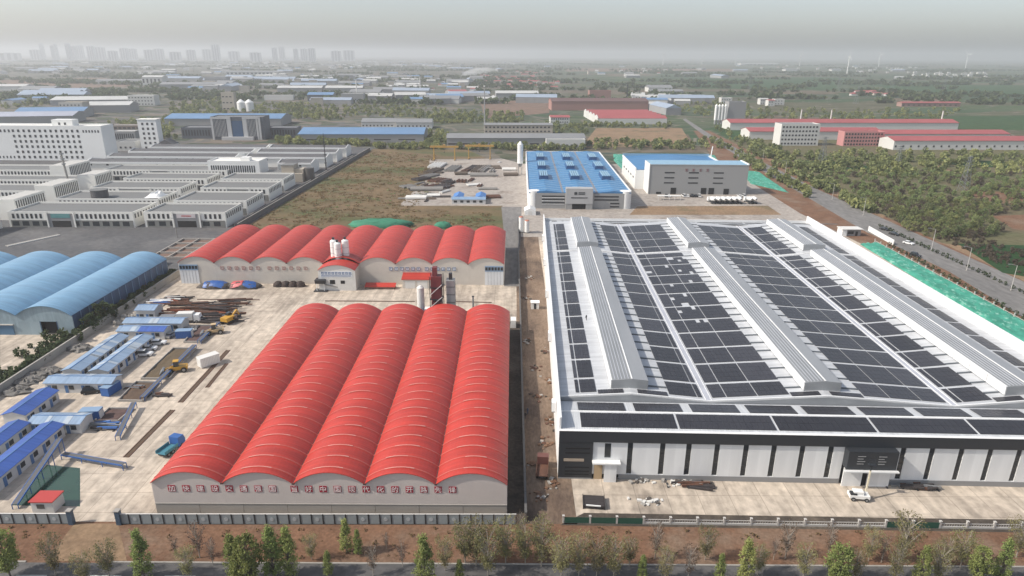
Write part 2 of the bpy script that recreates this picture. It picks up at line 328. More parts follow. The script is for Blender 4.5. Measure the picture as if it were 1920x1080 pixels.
sheet('back_road', pxs((940, 388), (978, 388), (975, 470), (948, 470)), 0.085, greyroad)
sheet('plant_ground', [(4, 300), (190, 300), (205, 470), (190, 520), (0, 520)], 0.055, laydown)
sheet('dirt_verge', pxs((1195, 387), (1440, 386), (1465, 403), (1180, 403)), 0.075, tan)
sheet('earth_field', pxs((1118, 240), (1278, 240), (1300, 275), (1090, 276)), 0.05, tan)
# road on the right
sheet('side_road_verge', pxs((1990, 560), (1700, 425), (1500, 330), (1330, 245), (1300, 245), (1340, 300), (1500, 400), (1640, 470), (1990, 680)), 0.07, soil)
RD = [((1990, 560), (1990, 640)), ((1800, 475), (1780, 510)), ((1660, 412), (1618, 432)), ((1535, 356), (1500, 362)), ((1420, 299), (1400, 303)), ((1330, 251), (1320, 254)), ((1285, 222), (1280, 224))]
sheet('side_road', [at(*a) for a, b in RD] + [at(*b) for a, b in reversed(RD)], 0.095, greyroad)
sheet('crop_field', pxs((1795, 457), (1990, 462), (1990, 530), (1880, 512)), 0.10, crop)
sheet('verge_soil', pxs((1990, 500), (1880, 470), (1760, 455), (1690, 432), (1600, 372), (1500, 312), (1440, 288), (1430, 300), (1530, 352), (1660, 412), (1800, 475), (1990, 560)), 0.068, tan)
sheet('wood_track', pxs((1480, 318), (1590, 372), (1660, 405), (1655, 409), (1570, 368), (1470, 320)), 0.09, tan)
sheet('field_track', pxs((1540, 308), (1600, 312), (1600, 314), (1540, 310)), 0.08, tan)
sheet('field_track', pxs((1760, 310), (1800, 325), (1798, 328), (1752, 312)), 0.08, tan)
sheet('bare_plot', pxs((1810, 356), (1990, 366), (1990, 400), (1830, 372)), 0.045, soil)
sheet('crop_field', pxs((1490, 300), (1600, 305), (1650, 318), (1560, 318)), 0.06, crop)
sheet('crop_field', pxs((1760, 300), (1880, 302), (1900, 315), (1800, 312)), 0.06, crop)
sheet('bare_field', pxs((1860, 405), (1990, 400), (1990, 440), (1900, 430)), 0.05, soil)
# far open fields seen as separate strips
far_green = M('far_green_crop', (0.030, 0.070, 0.026), 0.95, col2=(0.045, 0.075, 0.032), scale=0.01, detail=5, coords='World', spec=0.1)
far_pink = M('far_ploughed_earth', (0.19, 0.125, 0.095), 0.95, col2=(0.15, 0.11, 0.085), scale=0.01, detail=5, coords='World', spec=0.1)
for nm, pts, mt in [('ploughed_field', ((0, 150), (180, 146), (300, 152), (230, 163), (0, 168)), far_pink), ('crop_field', ((1560, 222), (1990, 215), (1990, 245), (1800, 243)), far_green),
                    ('crop_field', ((1300, 148), (1600, 146), (1560, 168), (1290, 166)), far_green), ('crop_field', ((1640, 158), (1990, 160), (1990, 182), (1700, 180)), far_green),
                    ('ploughed_field', ((1690, 184), (1790, 186), (1800, 196), (1700, 200)), far_pink), ('ploughed_field', ((1060, 128), (1380, 129), (1380, 134), (1060, 134)), far_pink),
                    ('earth_field', ((900, 190), (1030, 188), (1030, 212), (910, 222)), far_pink), ('crop_field', ((1330, 240), (1400, 236), (1400, 262), (1370, 262)), far_green)]:
    sheet(nm, pxs(*pts), 0.06, mt)
# ------------------------------------------------------------------ lettering: glyph meshes are made once, up front
def glyphs(chars, size):
    obs = {}
    for ch in dict.fromkeys(chars):
        cu = bpy.data.curves.new('glyph', 'FONT'); cu.body = ch; cu.size = size; cu.align_x = 'CENTER'; cu.align_y = 'CENTER'; cu.extrude = 0.03; cu.resolution_u = 2
        o = bpy.data.objects.new('glyph', cu); COL.objects.link(o); obs[ch] = o
    dg = bpy.context.evaluated_depsgraph_get(); dg.update(); out = {}
    for ch, o in obs.items():
        me = bpy.data.meshes.new_from_object(o.evaluated_get(dg)); me.name = 'glyph'
        cu = o.data; bpy.data.objects.remove(o); bpy.data.curves.remove(cu)
        n = len(me.vertices); co = np.zeros(n * 3); me.vertices.foreach_get('co', co); co = co.reshape(-1, 3)
        if n:
            c = (co.max(0) + co.min(0)) / 2; co -= c
            s = size / max(1e-6, max(np.ptp(co[:, 0]), np.ptp(co[:, 1]))); co[:, :2] *= s
            co = np.stack([co[:, 0], -co[:, 2], co[:, 1]], 1)      # stand the letter up, facing -y
            me.vertices.foreach_set('co', co.ravel()); me.update()
        me.materials.clear(); out[ch] = me
    return out
SLOGAN = '加快建设交通强国当好中国现代化的开路先锋'
GLY = glyphs(SLOGAN, 1.18)

# ------------------------------------------------------------------ arched warehouses
red_roof = corrugated('red_roof_sheet', (0.45, 0.037, 0.022), (0.37, 0.032, 0.021), 0.5, pitch=0.6, axis='Y', depth=0.03, var=0.9)
red_rib = M('faded_roof_rib', (0.47, 0.115, 0.088), 0.55, col2=(0.41, 0.062, 0.046), scale=0.35, detail=6)
strip_pale = M('painted_rib_glint', (0.55, 0.29, 0.25), 0.5, col2=(0.48, 0.15, 0.12), scale=0.5, detail=6)  # sun glint on the ribs, put into paler bands along the crown
blue_roof_arch = corrugated('blue_arch_sheet', (0.18, 0.335, 0.475), (0.14, 0.28, 0.42), 0.38, pitch=0.6, axis='Y', depth=0.02, var=0.8)
gable_cream = M('gable_cladding', (0.57, 0.505, 0.465), 0.75, col2=(0.51, 0.455, 0.42), scale=0.25, detail=7)
gable_lt = M('rear_gable_cladding', (0.56, 0.52, 0.46), 0.75, col2=(0.49, 0.45, 0.40), scale=0.25, detail=7)
plinth = M('plinth_concrete', (0.34, 0.315, 0.285), 0.9, col2=(0.25, 0.23, 0.21), scale=0.4, detail=8, contrast=1.2)

valley_m = M('dirt_and_shade_gutter', (.085, .03, .028), .8, col2=(.05, .025, .024), scale=.4)  # valley dirt, with the shadow line between the vaults put into the colour
def arc_pts(w, he, rise, n, lift=0.0):
    """points (x, z) of a shallow circular arch over width w"""
    rr = (w * w / 4 + rise * rise) / (2 * rise); a = math.asin(min(1, (w / 2) / rr))
    return [((rr + lift) * math.sin(-a + 2 * a * i / n) + w / 2, he + rise - rr + (rr + lift) * math.cos(-a + 2 * a * i / n)) for i in range(n + 1)]
def arch_band(w, he, rise, n, y0, y1, lo, hi, i0=0, i1=None):
    i1 = n if i1 is None else i1
    a = arc_pts(w, he, rise, n, lo)[i0:i1 + 1]; b = arc_pts(w, he, rise, n, hi)[i0:i1 + 1]
    return MB().prism_y(a + b[::-1], y0, y1)
def arched_hall(t, x0, nb, bw, y0, y1, he, rise, roof_mat, wall_mat, rib_at=(), rib_mat=None, strip_mat=None, plinth_h=0.0, seg=18, open_bays=()):
    """nb vaults side by side: vaults, ribs, painted glint strips, gables, side walls"""
    vm = arch_band(bw, he, rise, seg, y0 - 0.35, y1 + 0.35, 0.0, 0.10).mesh('roof_vault', roof_mat)
    rm = sm = None
    if rib_at:
        rm = arch_band(bw, he, rise, seg, -0.15, 0.15, 0.10, 0.17, 0, seg).mesh('roof_rib', rib_mat)
        sm = arch_band(bw, he, rise, seg, -0.14, 0.14, 0.17, 0.20, int(seg * .32), int(seg * .72)).mesh('glint_strip', strip_mat) if strip_mat else None
    prof = [(0, plinth_h), (bw, plinth_h)] + [p for p in arc_pts(bw, he, rise, seg, -0.02)][::-1]
    gm = MB().prism_y(prof, -0.12, 0.12).mesh('gable_wall', wall_mat)
    for k in range(nb):
        v = link('roof_vault', vm, t, (x0 + k * bw, 0, 0))
        for j, y in enumerate(rib_at):
            r_ = link('roof_rib', rm, v, (0, y, 0))
            if sm: link('glint_strip', sm, v, (rnd.uniform(-.3, .3) if strip_mat else 0, y, 0))
        if k not in open_bays: link('gable_wall', gm, t, (x0 + k * bw, y0 + 0.12, 0))
        link('gable_wall', gm, t, (x0 + k * bw, y1 - 0.12, 0))
    for k in range(1, nb): bx('valley_gutter', valley_m, t, x0 + k * bw - .22, x0 + k * bw + .22, y0 - .4, y1 + .4, he - .1, he + .2)
    bx('side_wall', wall_mat, t, x0, x0 + 0.2, y0 + 0.26, y1 - 0.26, 0, he - 0.02)
    bx('side_wall', wall_mat, t, x0 + nb * bw - 0.2, x0 + nb * bw, y0 + 0.26, y1 - 0.26, 0, he - 0.02)

# front warehouse
X0, NB, BW, Y0, Y1 = -65.0, 5, 12.86, 101.9, 187.0
t = thing('arched_warehouse', 'large red warehouse with five barrel vaults and a red slogan on its front gable', 'warehouse', (X0, Y0, 0))
ribs = [1.4 + 3.62 * i for i in range(24) if 1.4 + 3.62 * i < Y1 - Y0 - 0.5]
arched_hall(t, 0, NB, BW, 0, Y1 - Y0, 6.75, 2.4, red_roof, gable_cream, ribs, red_rib, strip_pale, plinth_h=2.3)
for i in range(8):                                                     # cast plinth panels under the cladding
    w = NB * BW / 8
    bx('plinth_panel', plinth, t, i * w + 0.03, (i + 1) * w - 0.03, -0.06, 0.30, 0, 2.27)
bx('drip_ledge', concrete, t, 0, NB * BW, -0.14, 0.1, 2.24, 2.34)
white_chr = M('white_lettering', (0.82, 0.76, 0.74), 0.6, scale=2)
red_plate = M('slogan_plate_red', (0.36, 0.025, 0.045), 0.55, scale=2)
for me in GLY.values(): me.materials.append(white_chr)
xs = [320 + 27.2 * i for i in range(8)] + [551.5 + 27.15 * i for i in range(12)]
for ch, px in zip(SLOGAN, xs):
    p = at(px, 919, 5.9)
    lx = (px - 283) / (953 - 283) * NB * BW
    pl = bx('sign_plate', red_plate, t, lx - 0.68, lx + 0.68, -0.07, -0.02, 4.85, 6.2)
    g = link('character', GLY[ch], pl, (0, -0.9, 0), scale=(1 / 1.36, 1 / 0.05 * 0.5, 1 / 1.35))

# rear warehouse
RX0, RNB, RY0, RY1, RHE = -121.5, 9, 231.5, 279.0, 8.0
RBW = (-2.9 - RX0) / RNB
t = thing('arched_warehouse', 'cream walled red warehouse with nine barrel vaults behind the first', 'warehouse', (RX0, RY0, 0))
ribs = [1.2 + 3.3 * i for i in range(15) if 1.2 + 3.3 * i < RY1 - RY0 - 0.5]
arched_hall(t, 0, RNB, RBW, 0, RY1 - RY0, RHE, 2.4, red_roof, gable_lt, ribs, red_rib, None, open_bays=(4,))
slate_red = M('sign_outline_red', (0.35, 0.16, 0.14), 0.7, scale=1); slate_blue = M('sign_outline_blue', (0.08, 0.15, 0.30), 0.7, scale=1)
def sign_row(t, px_list, py, mat, back, y=-0.1, z=6.1):
    for px in px_list:
        lx = at(px, py, z).x - RX0
        f = MB()
        f.box(lx - .62, lx + .62, y - .06, y, z - .62, z - .44).box(lx - .62, lx + .62, y - .06, y, z + .44, z + .62)
        f.box(lx - .62, lx - .46, y - .06, y, z - .44, z + .44).box(lx + .46, lx + .62, y - .06, y, z - .44, z + .44)
        s = bx('sign_plate', back, t, lx - .6, lx + .6, y - 0.02, y + 0.06, z - .6, z + .6)
        fo = f.build('sign_frame', mat, t)
        k = rnd.random(); c = MB()
        c.box(lx - .3, lx + .3, y - .05, y - .021, z + .05, z + .17).box(lx - .07 + .2 * (k - .5), lx + .08 + .2 * (k - .5), y - .055, y - .021, z - .36, z + .3)
        if k > .4: c.box(lx - .34, lx + .34, y - .05, y - .021, z - .34, z - .24)
        c.build('sign_mark', mat, t)
sign_row(t, [416 + 13.6 * i for i in range(6)] + [505.5 + 13.6 * i for i in range(6)], 502.5, slate_red, gable_lt)
sign_row(t, [731 + 10.5 * i for i in range(6)] + [799 + 10.4 * i for i in range(6)], 507, slate_blue, white)
# big doors at both ends
shutter = corrugated('roller_shutter', (0.62, 0.64, 0.66), None, 0.5, pitch=0.3, axis='Z', depth=0.03)
for lx0, lx1 in ((0.3, 7.0), (RNB * RBW - 7.0, RNB * RBW - 0.3)):
    d = bx('roller_door', shutter, t, lx0, lx1, -0.16, -0.02, 0.05, 5.2)
    hd = bx('door_header', lightblue, t, lx0, lx1, -0.22, -0.03, 5.25, 7.3)
    for q in range(6):
        w = (lx1 - lx0) / 6
        bx('header_window', glass, t, lx0 + q * w + 0.12, lx0 + (q + 1) * w - 0.12, -0.27, -0.2, 5.7, 6.9)
    for q in range(1, 6): bx('door_rib', greysteel, t, lx0 + q * (lx1 - lx0) / 6 - .04, lx0 + q * (lx1 - lx0) / 6 + .04, -0.2, -0.14, 0.05, 5.2)

# mixing hall that stands out from the fifth bay
bx0 = 4 * RBW
t2 = thing('mixing_hall', 'pale hall with arched red roof and blue banner lettering jutting from the rear warehouse', 'building', (RX0 + bx0, RY0 - 7.0, 0))
arch_band(RBW, 7.6, 2.0, 18, -0.35, 6.6, 0.0, 0.10).build('roof_vault', red_roof, t2)
prof = [(0, 0), (RBW, 0)] + arc_pts(RBW, 7.6, 2.0, 18, -0.02)[::-1]
MB().prism_y(prof, 0, 0.2).build('gable_wall', offwhite, t2)
bx('side_wall', gable_lt, t2, 0, 0.2, 0.21, 7, 0, 7.6); bx('side_wall', gable_lt, t2, RBW - 0.2, RBW, 0.21, 7, 0, 7.6)
ban = M('banner_white', (0.7, 0.72, 0.74), 0.7, scale=1)
b_ = bx('banner', ban, t2, 0.9, RBW - 1.0, -0.06, -0.005, 5.0, 7.2)
for i in range(9):
    x = 1.15 + i * 1.22
    c = MB().box(x, x + .95, -.1, -.061, 6.75, 6.95).box(x, x + .95, -.1, -.061, 6.1, 6.28).box(x + .1, x + .3, -.1, -.061, 6.28, 6.75).box(x + .62, x + .8, -.1, -.061, 6.28, 6.75)
    c.build('letter', slate_blue, t2)
c = MB()
for i in range(26): c.box(1.1 + .41 * i, 1.38 + .41 * i, -.1, -.061, 5.4, 5.75)
c.build('small_lettering', slate_blue, t2)
for x0, x1, z0, z1 in ((4.0, 5.8, 2.5, 4.0), (7.8, 9.3, 2.6, 3.8)): bx('window', dark, t2, x0, x1, -0.05, 0.02, z0, z1)
# three cement silos on its roof line
for i, (px, hgt) in enumerate(((626, 15.6), (632.5, 15.2), (643, 15.8))):
    p = at(px, 497, 9.0)
    s = thing('cement_silo', ['left of the three white cement silos above the mixing hall', 'middle one of the three white silos above the mixing hall', 'right of the three white silos above the mixing hall'][i], 'silo', (RX0 + bx0 + [3.6, 5.5, 7.9][i], RY0 + [3.2, 1.2, 3.0][i], 8.9), group='silos above the mixing hall')
    MB().cyl(0, 0, 0, hgt - 8.9, 1.25, n=20).cyl(0, 0, hgt - 8.9, hgt - 8.4, 1.25, 0.5, n=20).build('shell', white, s)
    MB().cyl(0, 0, -1.2, 0, 0.9, 1.2, n=16).build('cone', white, s)
    MB().box(-.35, .35, -.35, .35, hgt - 8.4, hgt - 7.6).build('dust_filter', charcoal, s)
    MB().cyl(0, 0, 2.2, 2.3, 1.29, n=20).cyl(0, 0, 4.4, 4.5, 1.29, n=20).build('band', greysteel, s)
# ------------------------------------------------------------------ the white factory with the solar roof
FO = at(1047, 895); FO = Vector((9.5, 113.5, 0)); FYAW = R(-1.4)
FW, FD = 115.0, 175.0
roof_white = corrugated('white_roof_sheet', (0.49, 0.503, 0.52), (0.42, 0.433, 0.45), 0.42, pitch=0.55, axis='Y', depth=0.02, var=0.8)
roof_front = corrugated('front_roof_sheet', (0.52, 0.535, 0.55), (0.46, 0.475, 0.49), 0.42, pitch=0.5, axis='X', depth=0.03, var=0.8)
wall_white = corrugated('white_wall_sheet', (0.74, 0.745, 0.74), (0.68, 0.685, 0.68), 0.5, pitch=0.5, axis='X', depth=0.015, var=0.7)
parapet_m = M('white_parapet', (0.76, 0.76, 0.75), 0.55, col2=(0.68, 0.68, 0.67), scale=0.2)
mon_grey = M('monitor_sheet', (0.34, 0.35, 0.36), 0.45, 0.2, col2=(0.27, 0.28, 0.29), scale=0.15, detail=7, stretch=(1, .25, 1))
mon_glaze = M('monitor_glazing', (0.25, 0.26, 0.265), 0.3, 0.1, col2=(0.18, 0.19, 0.195), scale=0.3, detail=6, stretch=(1, .2, 1))
pv = M('solar_module', (0.026, 0.026, 0.032), 0.35, col2=(0.036, 0.036, 0.042), scale=0.4, spec=0.35, objrand=0.3)
gut = M('gutter_steel', (0.55, 0.56, 0.60), 0.4, 0.3, scale=0.3)
fac = thing('solar_roof_factory', 'huge white factory with rows of black solar panels over its roof', 'factory', FO, FYAW)
PROF = [(0, 11.5), (15.5, 12.5), (32.0, 11.0), (56.5, 12.7), (83.3, 10.8), (99.0, 12.5), (FW, 11.3)]
def rz_(u):
    for (a, za), (b, zb) in zip(PROF, PROF[1:]):
        if a <= u <= b: return za + (zb - za) * (u - a) / (b - a)
    return PROF[-1][1]
W0, W1 = 12.6, 168.5
for i, ((a, za), (b, zb)) in enumerate(zip(PROF, PROF[1:])):          # longitudinal roof planes
    MB().prism_y([(a, za - 0.25), (b, zb - 0.25), (b, zb), (a, za)], W0, W1).build('roof_plane', roof_white, fac)
    MB().prism_y([(a, za - 0.1), (b, zb - 0.1), (b, zb + 0.16), (a, za + 0.16)], W0 - 0.22, W0).build('verge_trim', parapet_m, fac)
    MB().prism_y([(a, 8), (b, 8), (b, zb - 0.12), (a, za - 0.12)], W0 - 0.5, W0 - 0.23).build('gable_panel', mon_grey, fac)
# front lean-to: up to a ridge, then down to a gutter
FR = [(0.0, 11.0), (6.3, 11.55), (11.6, 10.9)]
MB().prism_x([(0, 10.75), (6.3, 11.3), (6.3, 11.55), (0, 11.0)][::-1], 0.3, FW - 0.3).build('front_roof', roof_front, fac)
MB().prism_x([(6.302, 11.3), (11.6, 10.65), (11.6, 10.9), (6.302, 11.55)][::-1], 0.3, FW - 0.3).build('front_roof', roof_front, fac)
bx('ridge_cap', parapet_m, fac, 0.3, FW - 0.3, 6.12, 6.5, 11.5, 11.63)
bx('front_gutter', gut, fac, 0.3, FW - 0.3, 11.6, W0 - 0.51, 10.3, 10.6)
# back slope with its panel row
MB().prism_x([(168.5, 11.4), (174.3, 10.6), (174.3, 10.85), (168.5, 11.65)][::-1], 0.3, FW - 0.3).build('rear_roof', roof_front, fac)
def zfront(w): return 11.0 + 0.55 * w / 6.3 if w < 6.3 else 11.55 - 0.65 * (w - 6.3) / 5.3
# walls
bx('side_wall', parapet_m, fac, -0.12, 0.22, 0.3, 174.4, 0.0, 13.5)
bx('side_wall', parapet_m, fac, FW - 0.22, FW + 0.14, 0.3, 174.4, 0.0, 14.0)
bx('rear_wall', parapet_m, fac, -0.1, FW + 0.1, 174.42, 174.8, 0.0, 11.9)
for k in range(29):                                                   # stays behind the left parapet
    bx('parapet_cap', parapet_m, fac, -0.2, 0.30, 0.3 + 6 * k + 0.02, 0.3 + 6 * k + 5.98, 13.502, 13.58)
    bx('parapet_cap', parapet_m, fac, FW - 0.3, FW + 0.22, 0.3 + 6 * k + 0.02, 0.3 + 6 * k + 5.98, 14.002, 14.08)
# front wall: dark fascia, wall panels between the tall slot windows
bx('fascia', charcoal, fac, -0.12, FW + 0.14, -0.35, 0.28, 8.55, 10.98)
bx('fascia_cap', parapet_m, fac, -0.2, FW + 0.2, -0.42, 0.28, 10.985, 11.06)
bx('corner_block', charcoal, fac, -0.12, 6.6, -0.25, 0.29, 0.3, 8.54)
for z0, z1, mt in ((6.9, 7.25, dark), (5.9, 6.2, dark), (2.6, 2.9, dark), (1.7, 2.0, dark), (1.0, 1.25, dark)): bx('louvre', mt, fac, 1.2, 6.0, -0.3, -0.24, z0, z1)
bx('louvre', M('tan_board', (0.42, 0.34, 0.26), 0.8, scale=1), fac, 0.9, 4.9, -0.31, -0.24, 4.1, 4.7)
bx('inner_wall', charcoal, fac, 6.6, FW, 0.3, 0.45, 0.3, 8.54)
slots = [13.9, 20.2, 25.3, 30.8, 36.4, 41.8, 47.3, 52.8, 66.7, 72.2, 77.8, 83.3, 88.8, 94.3, 99.8, 105.3, 110.8]
edges = [6.62]
for s in slots:
    if s == 66.7: edges += [55.4, 64.9]
    edges += [s - 0.52, s + 0.52]
edges.append(FW)
for a, b in zip(edges[0::2], edges[1::2]):
    bx('wall_panel', wall_white, fac, a, b, -0.05, 0.28, 1.15, 8.54)
for a, b in ((8.9, 10.1),): bx('slot_window', glass, fac, a, b, -0.09, 0.0, 5.0, 8.2)
for s in slots:
    w = bx('slot_window', glass, fac, s - 0.5, s + 0.5, 0.12, 0.2, 1.3, 8.3)
    for q in range(1, 6): bx('mullion', charcoal, fac, s - 0.5, s + 0.5, 0.06, 0.12, 1.3 + q * 1.17 - .05, 1.3 + q * 1.17 + .05)
    bx('sill', wall_white, fac, s - 0.52, s + 0.52, -0.05, 0.28, 1.15, 1.29)
bx('base_course', midgrey, fac, 11.9, 55.4, -0.12, 0.28, 0.0, 1.14)
bx('base_course', midgrey, fac, 64.9, FW, -0.12, 0.28, 0.0, 1.14)
bx('base_course', midgrey, fac, -0.12, 6.6, -0.3, 0.28, 0.0, 0.29)
# entrances
bx('canopy', white, fac, 6.5, 12.0, -1.5, -0.1, 4.2, 4.5)
bx('door_leaf', wall_white, fac, 8.9, 11.3, -1.2, -1.0, 0.02, 4.19)
bx('door_leaf', M('plywood', (0.45, 0.33, 0.20), 0.8, scale=0.8), fac, 7.0, 8.6, -0.2, -0.06, 0.02, 4.0)
bx('entrance_block', charcoal, fac, 55.4, 64.9, -1.9, 0.27, 4.5, 8.5)
for x in (57.2, 61.2):
    for q, w in enumerate((1.5, 1.1, 1.5, 1.3)): bx('louvre', midgrey, fac, x, x + w, -1.96, -1.89, 7.4 - q * 0.55, 7.55 - q * 0.55)
bx('canopy', wall_white, fac, 55.0, 65.3, -2.6, -1.95, 4.25, 4.49)
bx('door_leaf', wall_white, fac, 55.6, 59.3, -0.9, -0.65, 0.02, 4.24); bx('door_leaf', wall_white, fac, 60.4, 64.7, -0.9, -0.65, 0.02, 4.24)
bx('doorway', dark, fac, 59.3, 60.4, -0.6, -0.4, 0.02, 4.24)
# ridge monitors
def monitor(u0, u1, w0, w1):
    zb = min(rz_(u0), rz_(u1)) - 0.1; c = u0 + (u1 - u0) * 0.55; zt = rz_(c) + 2.2
    m = MB().prism_y([(u0, zb), (u1, zb), (u1, zt - 0.35), (c, zt), (u0, zt - 0.4)], w0, w1).build('roof_monitor', mon_grey, fac)
    sl = lambda u: (zt - 0.4) + 0.4 * (u - u0) / (c - u0)
    MB().prism_y([(u0 + .15, sl(u0 + .15) + .01), (c - .12, sl(c - .12) + .01), (c - .12, sl(c - .12) + .04), (u0 + .15, sl(u0 + .15) + .04)], w0 + .3, w1 - .3).build('glazing', mon_glaze, m)
    for q in range(1, 6):
        u = u0 + (c - u0) * q / 6
        MB().prism_y([(u - .07, sl(u) + .02), (u + .07, sl(u) + .02), (u + .07, sl(u) + .12), (u - .07, sl(u) + .12)], w0 + .2, w1 - .2).build('glazing_bar', gut, m)
    MB().prism_y([(c - .14, zt + .0), (c + .14, zt - .02), (c + .14, zt + .12), (c - .14, zt + .12)], w0, w1).build('ridge_cap', parapet_m, m)
    n = int((w1 - w0) / 6)
    for q in range(n):
        a = w0 + (w1 - w0) * q / n
        MB().box(u0 - 0.14, u0 - 0.02, a + .1, a + (w1 - w0) / n - .1, zb + .35, zt - .5).build('side_panel', parapet_m, m)
    MB().prism_y([(u0 - .25, zt - .5), (u0 + .12, zt - .5), (u0 + .12, zt - .33), (u0 - .25, zt - .33)], w0, w1).build('eave_trim', parapet_m, m)
for u0, u1 in ((11.6, 19.4), (52.6, 60.3), (94.9, 102.8)):
    monitor(u0, u1, 15.0, 119.5)
    monitor(u0, u1, 126.0, 166.5)
# valley gutters
for u in (32.0, 83.3):
    MB().box(u - 0.75, u + 0.75, W0 + .1, W1, rz_(u) + 0.06, rz_(u) + 0.12).build('valley_gutter', gut, fac)
    for s in (-1, 1): MB().box(u + s * 0.6 - .05, u + s * 0.6 + .05, W0 + .1, W1, rz_(u) + 0.12, rz_(u) + 0.2).build('gutter_lip', parapet_m, fac)
for i, ((a, za), (b, zb)) in enumerate(zip(PROF, PROF[1:])):          # expansion joint across the roof
    MB().prism_y([(a, za + .02), (b, zb + .02), (b, zb + .24), (a, za + .24)], 122.2, 122.6).build('expansion_joint', parapet_m, fac)
# solar arrays: each block is a bed of separate modules
prng = random.Random(11)
def pv_block(u0, u1, w0, w1, zf, drop=0.0, mu=1.13, mw=2.25, lift=0.14):
    nu = max(1, round((u1 - u0) / mu)); nw = max(1, round((w1 - w0) / mw)); du = (u1 - u0) / nu; dw = (w1 - w0) / nw
    m = MB(); hit = False
    for i in range(nu):
        for j in range(nw):
            if drop and prng.random() < drop and (i // 2 + j) % 3: continue
            a, b = u0 + i * du + .02, u0 + (i + 1) * du - .02; c, d = w0 + j * dw + .025, w0 + (j + 1) * dw - .025
            z = [zf(a, c) + lift, zf(b, c) + lift, zf(b, d) + lift, zf(a, d) + lift]
            vs = [(a, c, z[0] - .05), (b, c, z[1] - .05), (b, d, z[2] - .05), (a, d, z[3] - .05), (a, c, z[0]), (b, c, z[1]), (b, d, z[2]), (a, d, z[3])]
            m.add(vs, [(4, 5, 6, 7), (0, 1, 5, 4), (1, 2, 6, 5), (2, 3, 7, 6), (3, 0, 4, 7)]); hit = True
    if hit: link('solar_array', m.mesh('solar_array', pv, fix=False), fac)
zm = lambda u, w: rz_(u)
rowb = [13.3, 20.2, 30.0, 39.0, 48.5, 57.5, 67.5, 78.6, 87.6, 96.2, 107.3, 116.0, 121.5]
rows1 = list(zip(rowb, rowb[1:])); rows2 = [(123.5, 130.5), (130.5, 141), (141, 152.0), (152.0, 164.0)]
for (a, b) in rows1 + rows2:
    a2, b2 = a + .5, b - .5; first = a < 14
    pv_block(4.9, 8.3, a2, b2, zm); pv_block(3.9, 4.65, a2, b2, zm)
    pv_block(23.8, 29.7, a2, b2, zm); pv_block(29.9, 30.9, a2, b2, zm)
    far = a > 75
    pv_block(33.0, 35.9, a2, b2, zm, .03 if far else 0)
    pv_block(36.1, 42.4, a2, b2, zm, .09 if 44 < a < 110 else 0.0)
    pv_block(42.6, 49.1, a2, b2, zm, .12 if 80 < a < 112 else 0.0)
    pv_block(64.8, 70.2, a2, b2, zm); pv_block(70.4, 76.9, a2, b2, zm); pv_block(77.1, 82.2, a2, b2, zm)
    pv_block(84.4, 85.5, a2, b2, zm); pv_block(85.8, 91.6, a2, b2, zm)
    pv_block(107.4, 111.0, a2, b2, zm)
for u0, u1 in ((8.6, 14.0), (17.0, 23.4), (49.4, 55.4), (57.6, 64.4), (92.0, 97.6)): pv_block(u0, u1, 12.9, 14.6, zm)
u = 4.2
while u < FW - 5:
    pv_block(u, min(u + 18.8, FW - 1), 0.95, 5.75, lambda a, w: zfront(w)); u += 19.25
u = 4.0
while u < FW - 6:
    pv_block(u, min(u + 9.7, FW - 1), 6.9, 10.9, lambda a, w: zfront(w)); u += 11.6
u = 26.0
pv_block(3.5, 9.0, 170.2, 172.6, lambda a, w: 11.65 - .8 * (w - 168.5) / 5.8, .5); pv_block(9.6, 25.5, 170.2, 172.6, lambda a, w: 11.65 - .8 * (w - 168.5) / 5.8, .35)
while u < FW - 6:
    pv_block(u, u + 19.6, 170.2, 172.9, lambda a, w: 11.65 - .8 * (w - 168.5) / 5.8); u += 20.4
# cable trays over the bare strips beside the monitors
tray = M('cable_tray', (0.10, 0.115, 0.13), 0.6, scale=1)
for u0, u1 in ((19.5, 23.7), (49.2, 52.5), (60.4, 64.7), (91.7, 94.8)):
    w = 16.5
    while w < 166:
        if not 119.5 < w < 126:
            za, zb = rz_(u0), rz_(u1)
            MB().add([(u0, w, za + .02), (u1, w, zb + .02), (u1, w + .45, zb + .02), (u0, w + .45, za + .02), (u0, w, za + .2), (u1, w, zb + .2), (u1, w + .45, zb + .2), (u0, w + .45, za + .2)],
                     [(4, 5, 6, 7), (0, 1, 5, 4), (1, 2, 6, 5), (2, 3, 7, 6), (3, 0, 4, 7), (0, 3, 2, 1)]).build('cable_tray', tray, fac)
        w += 4.75
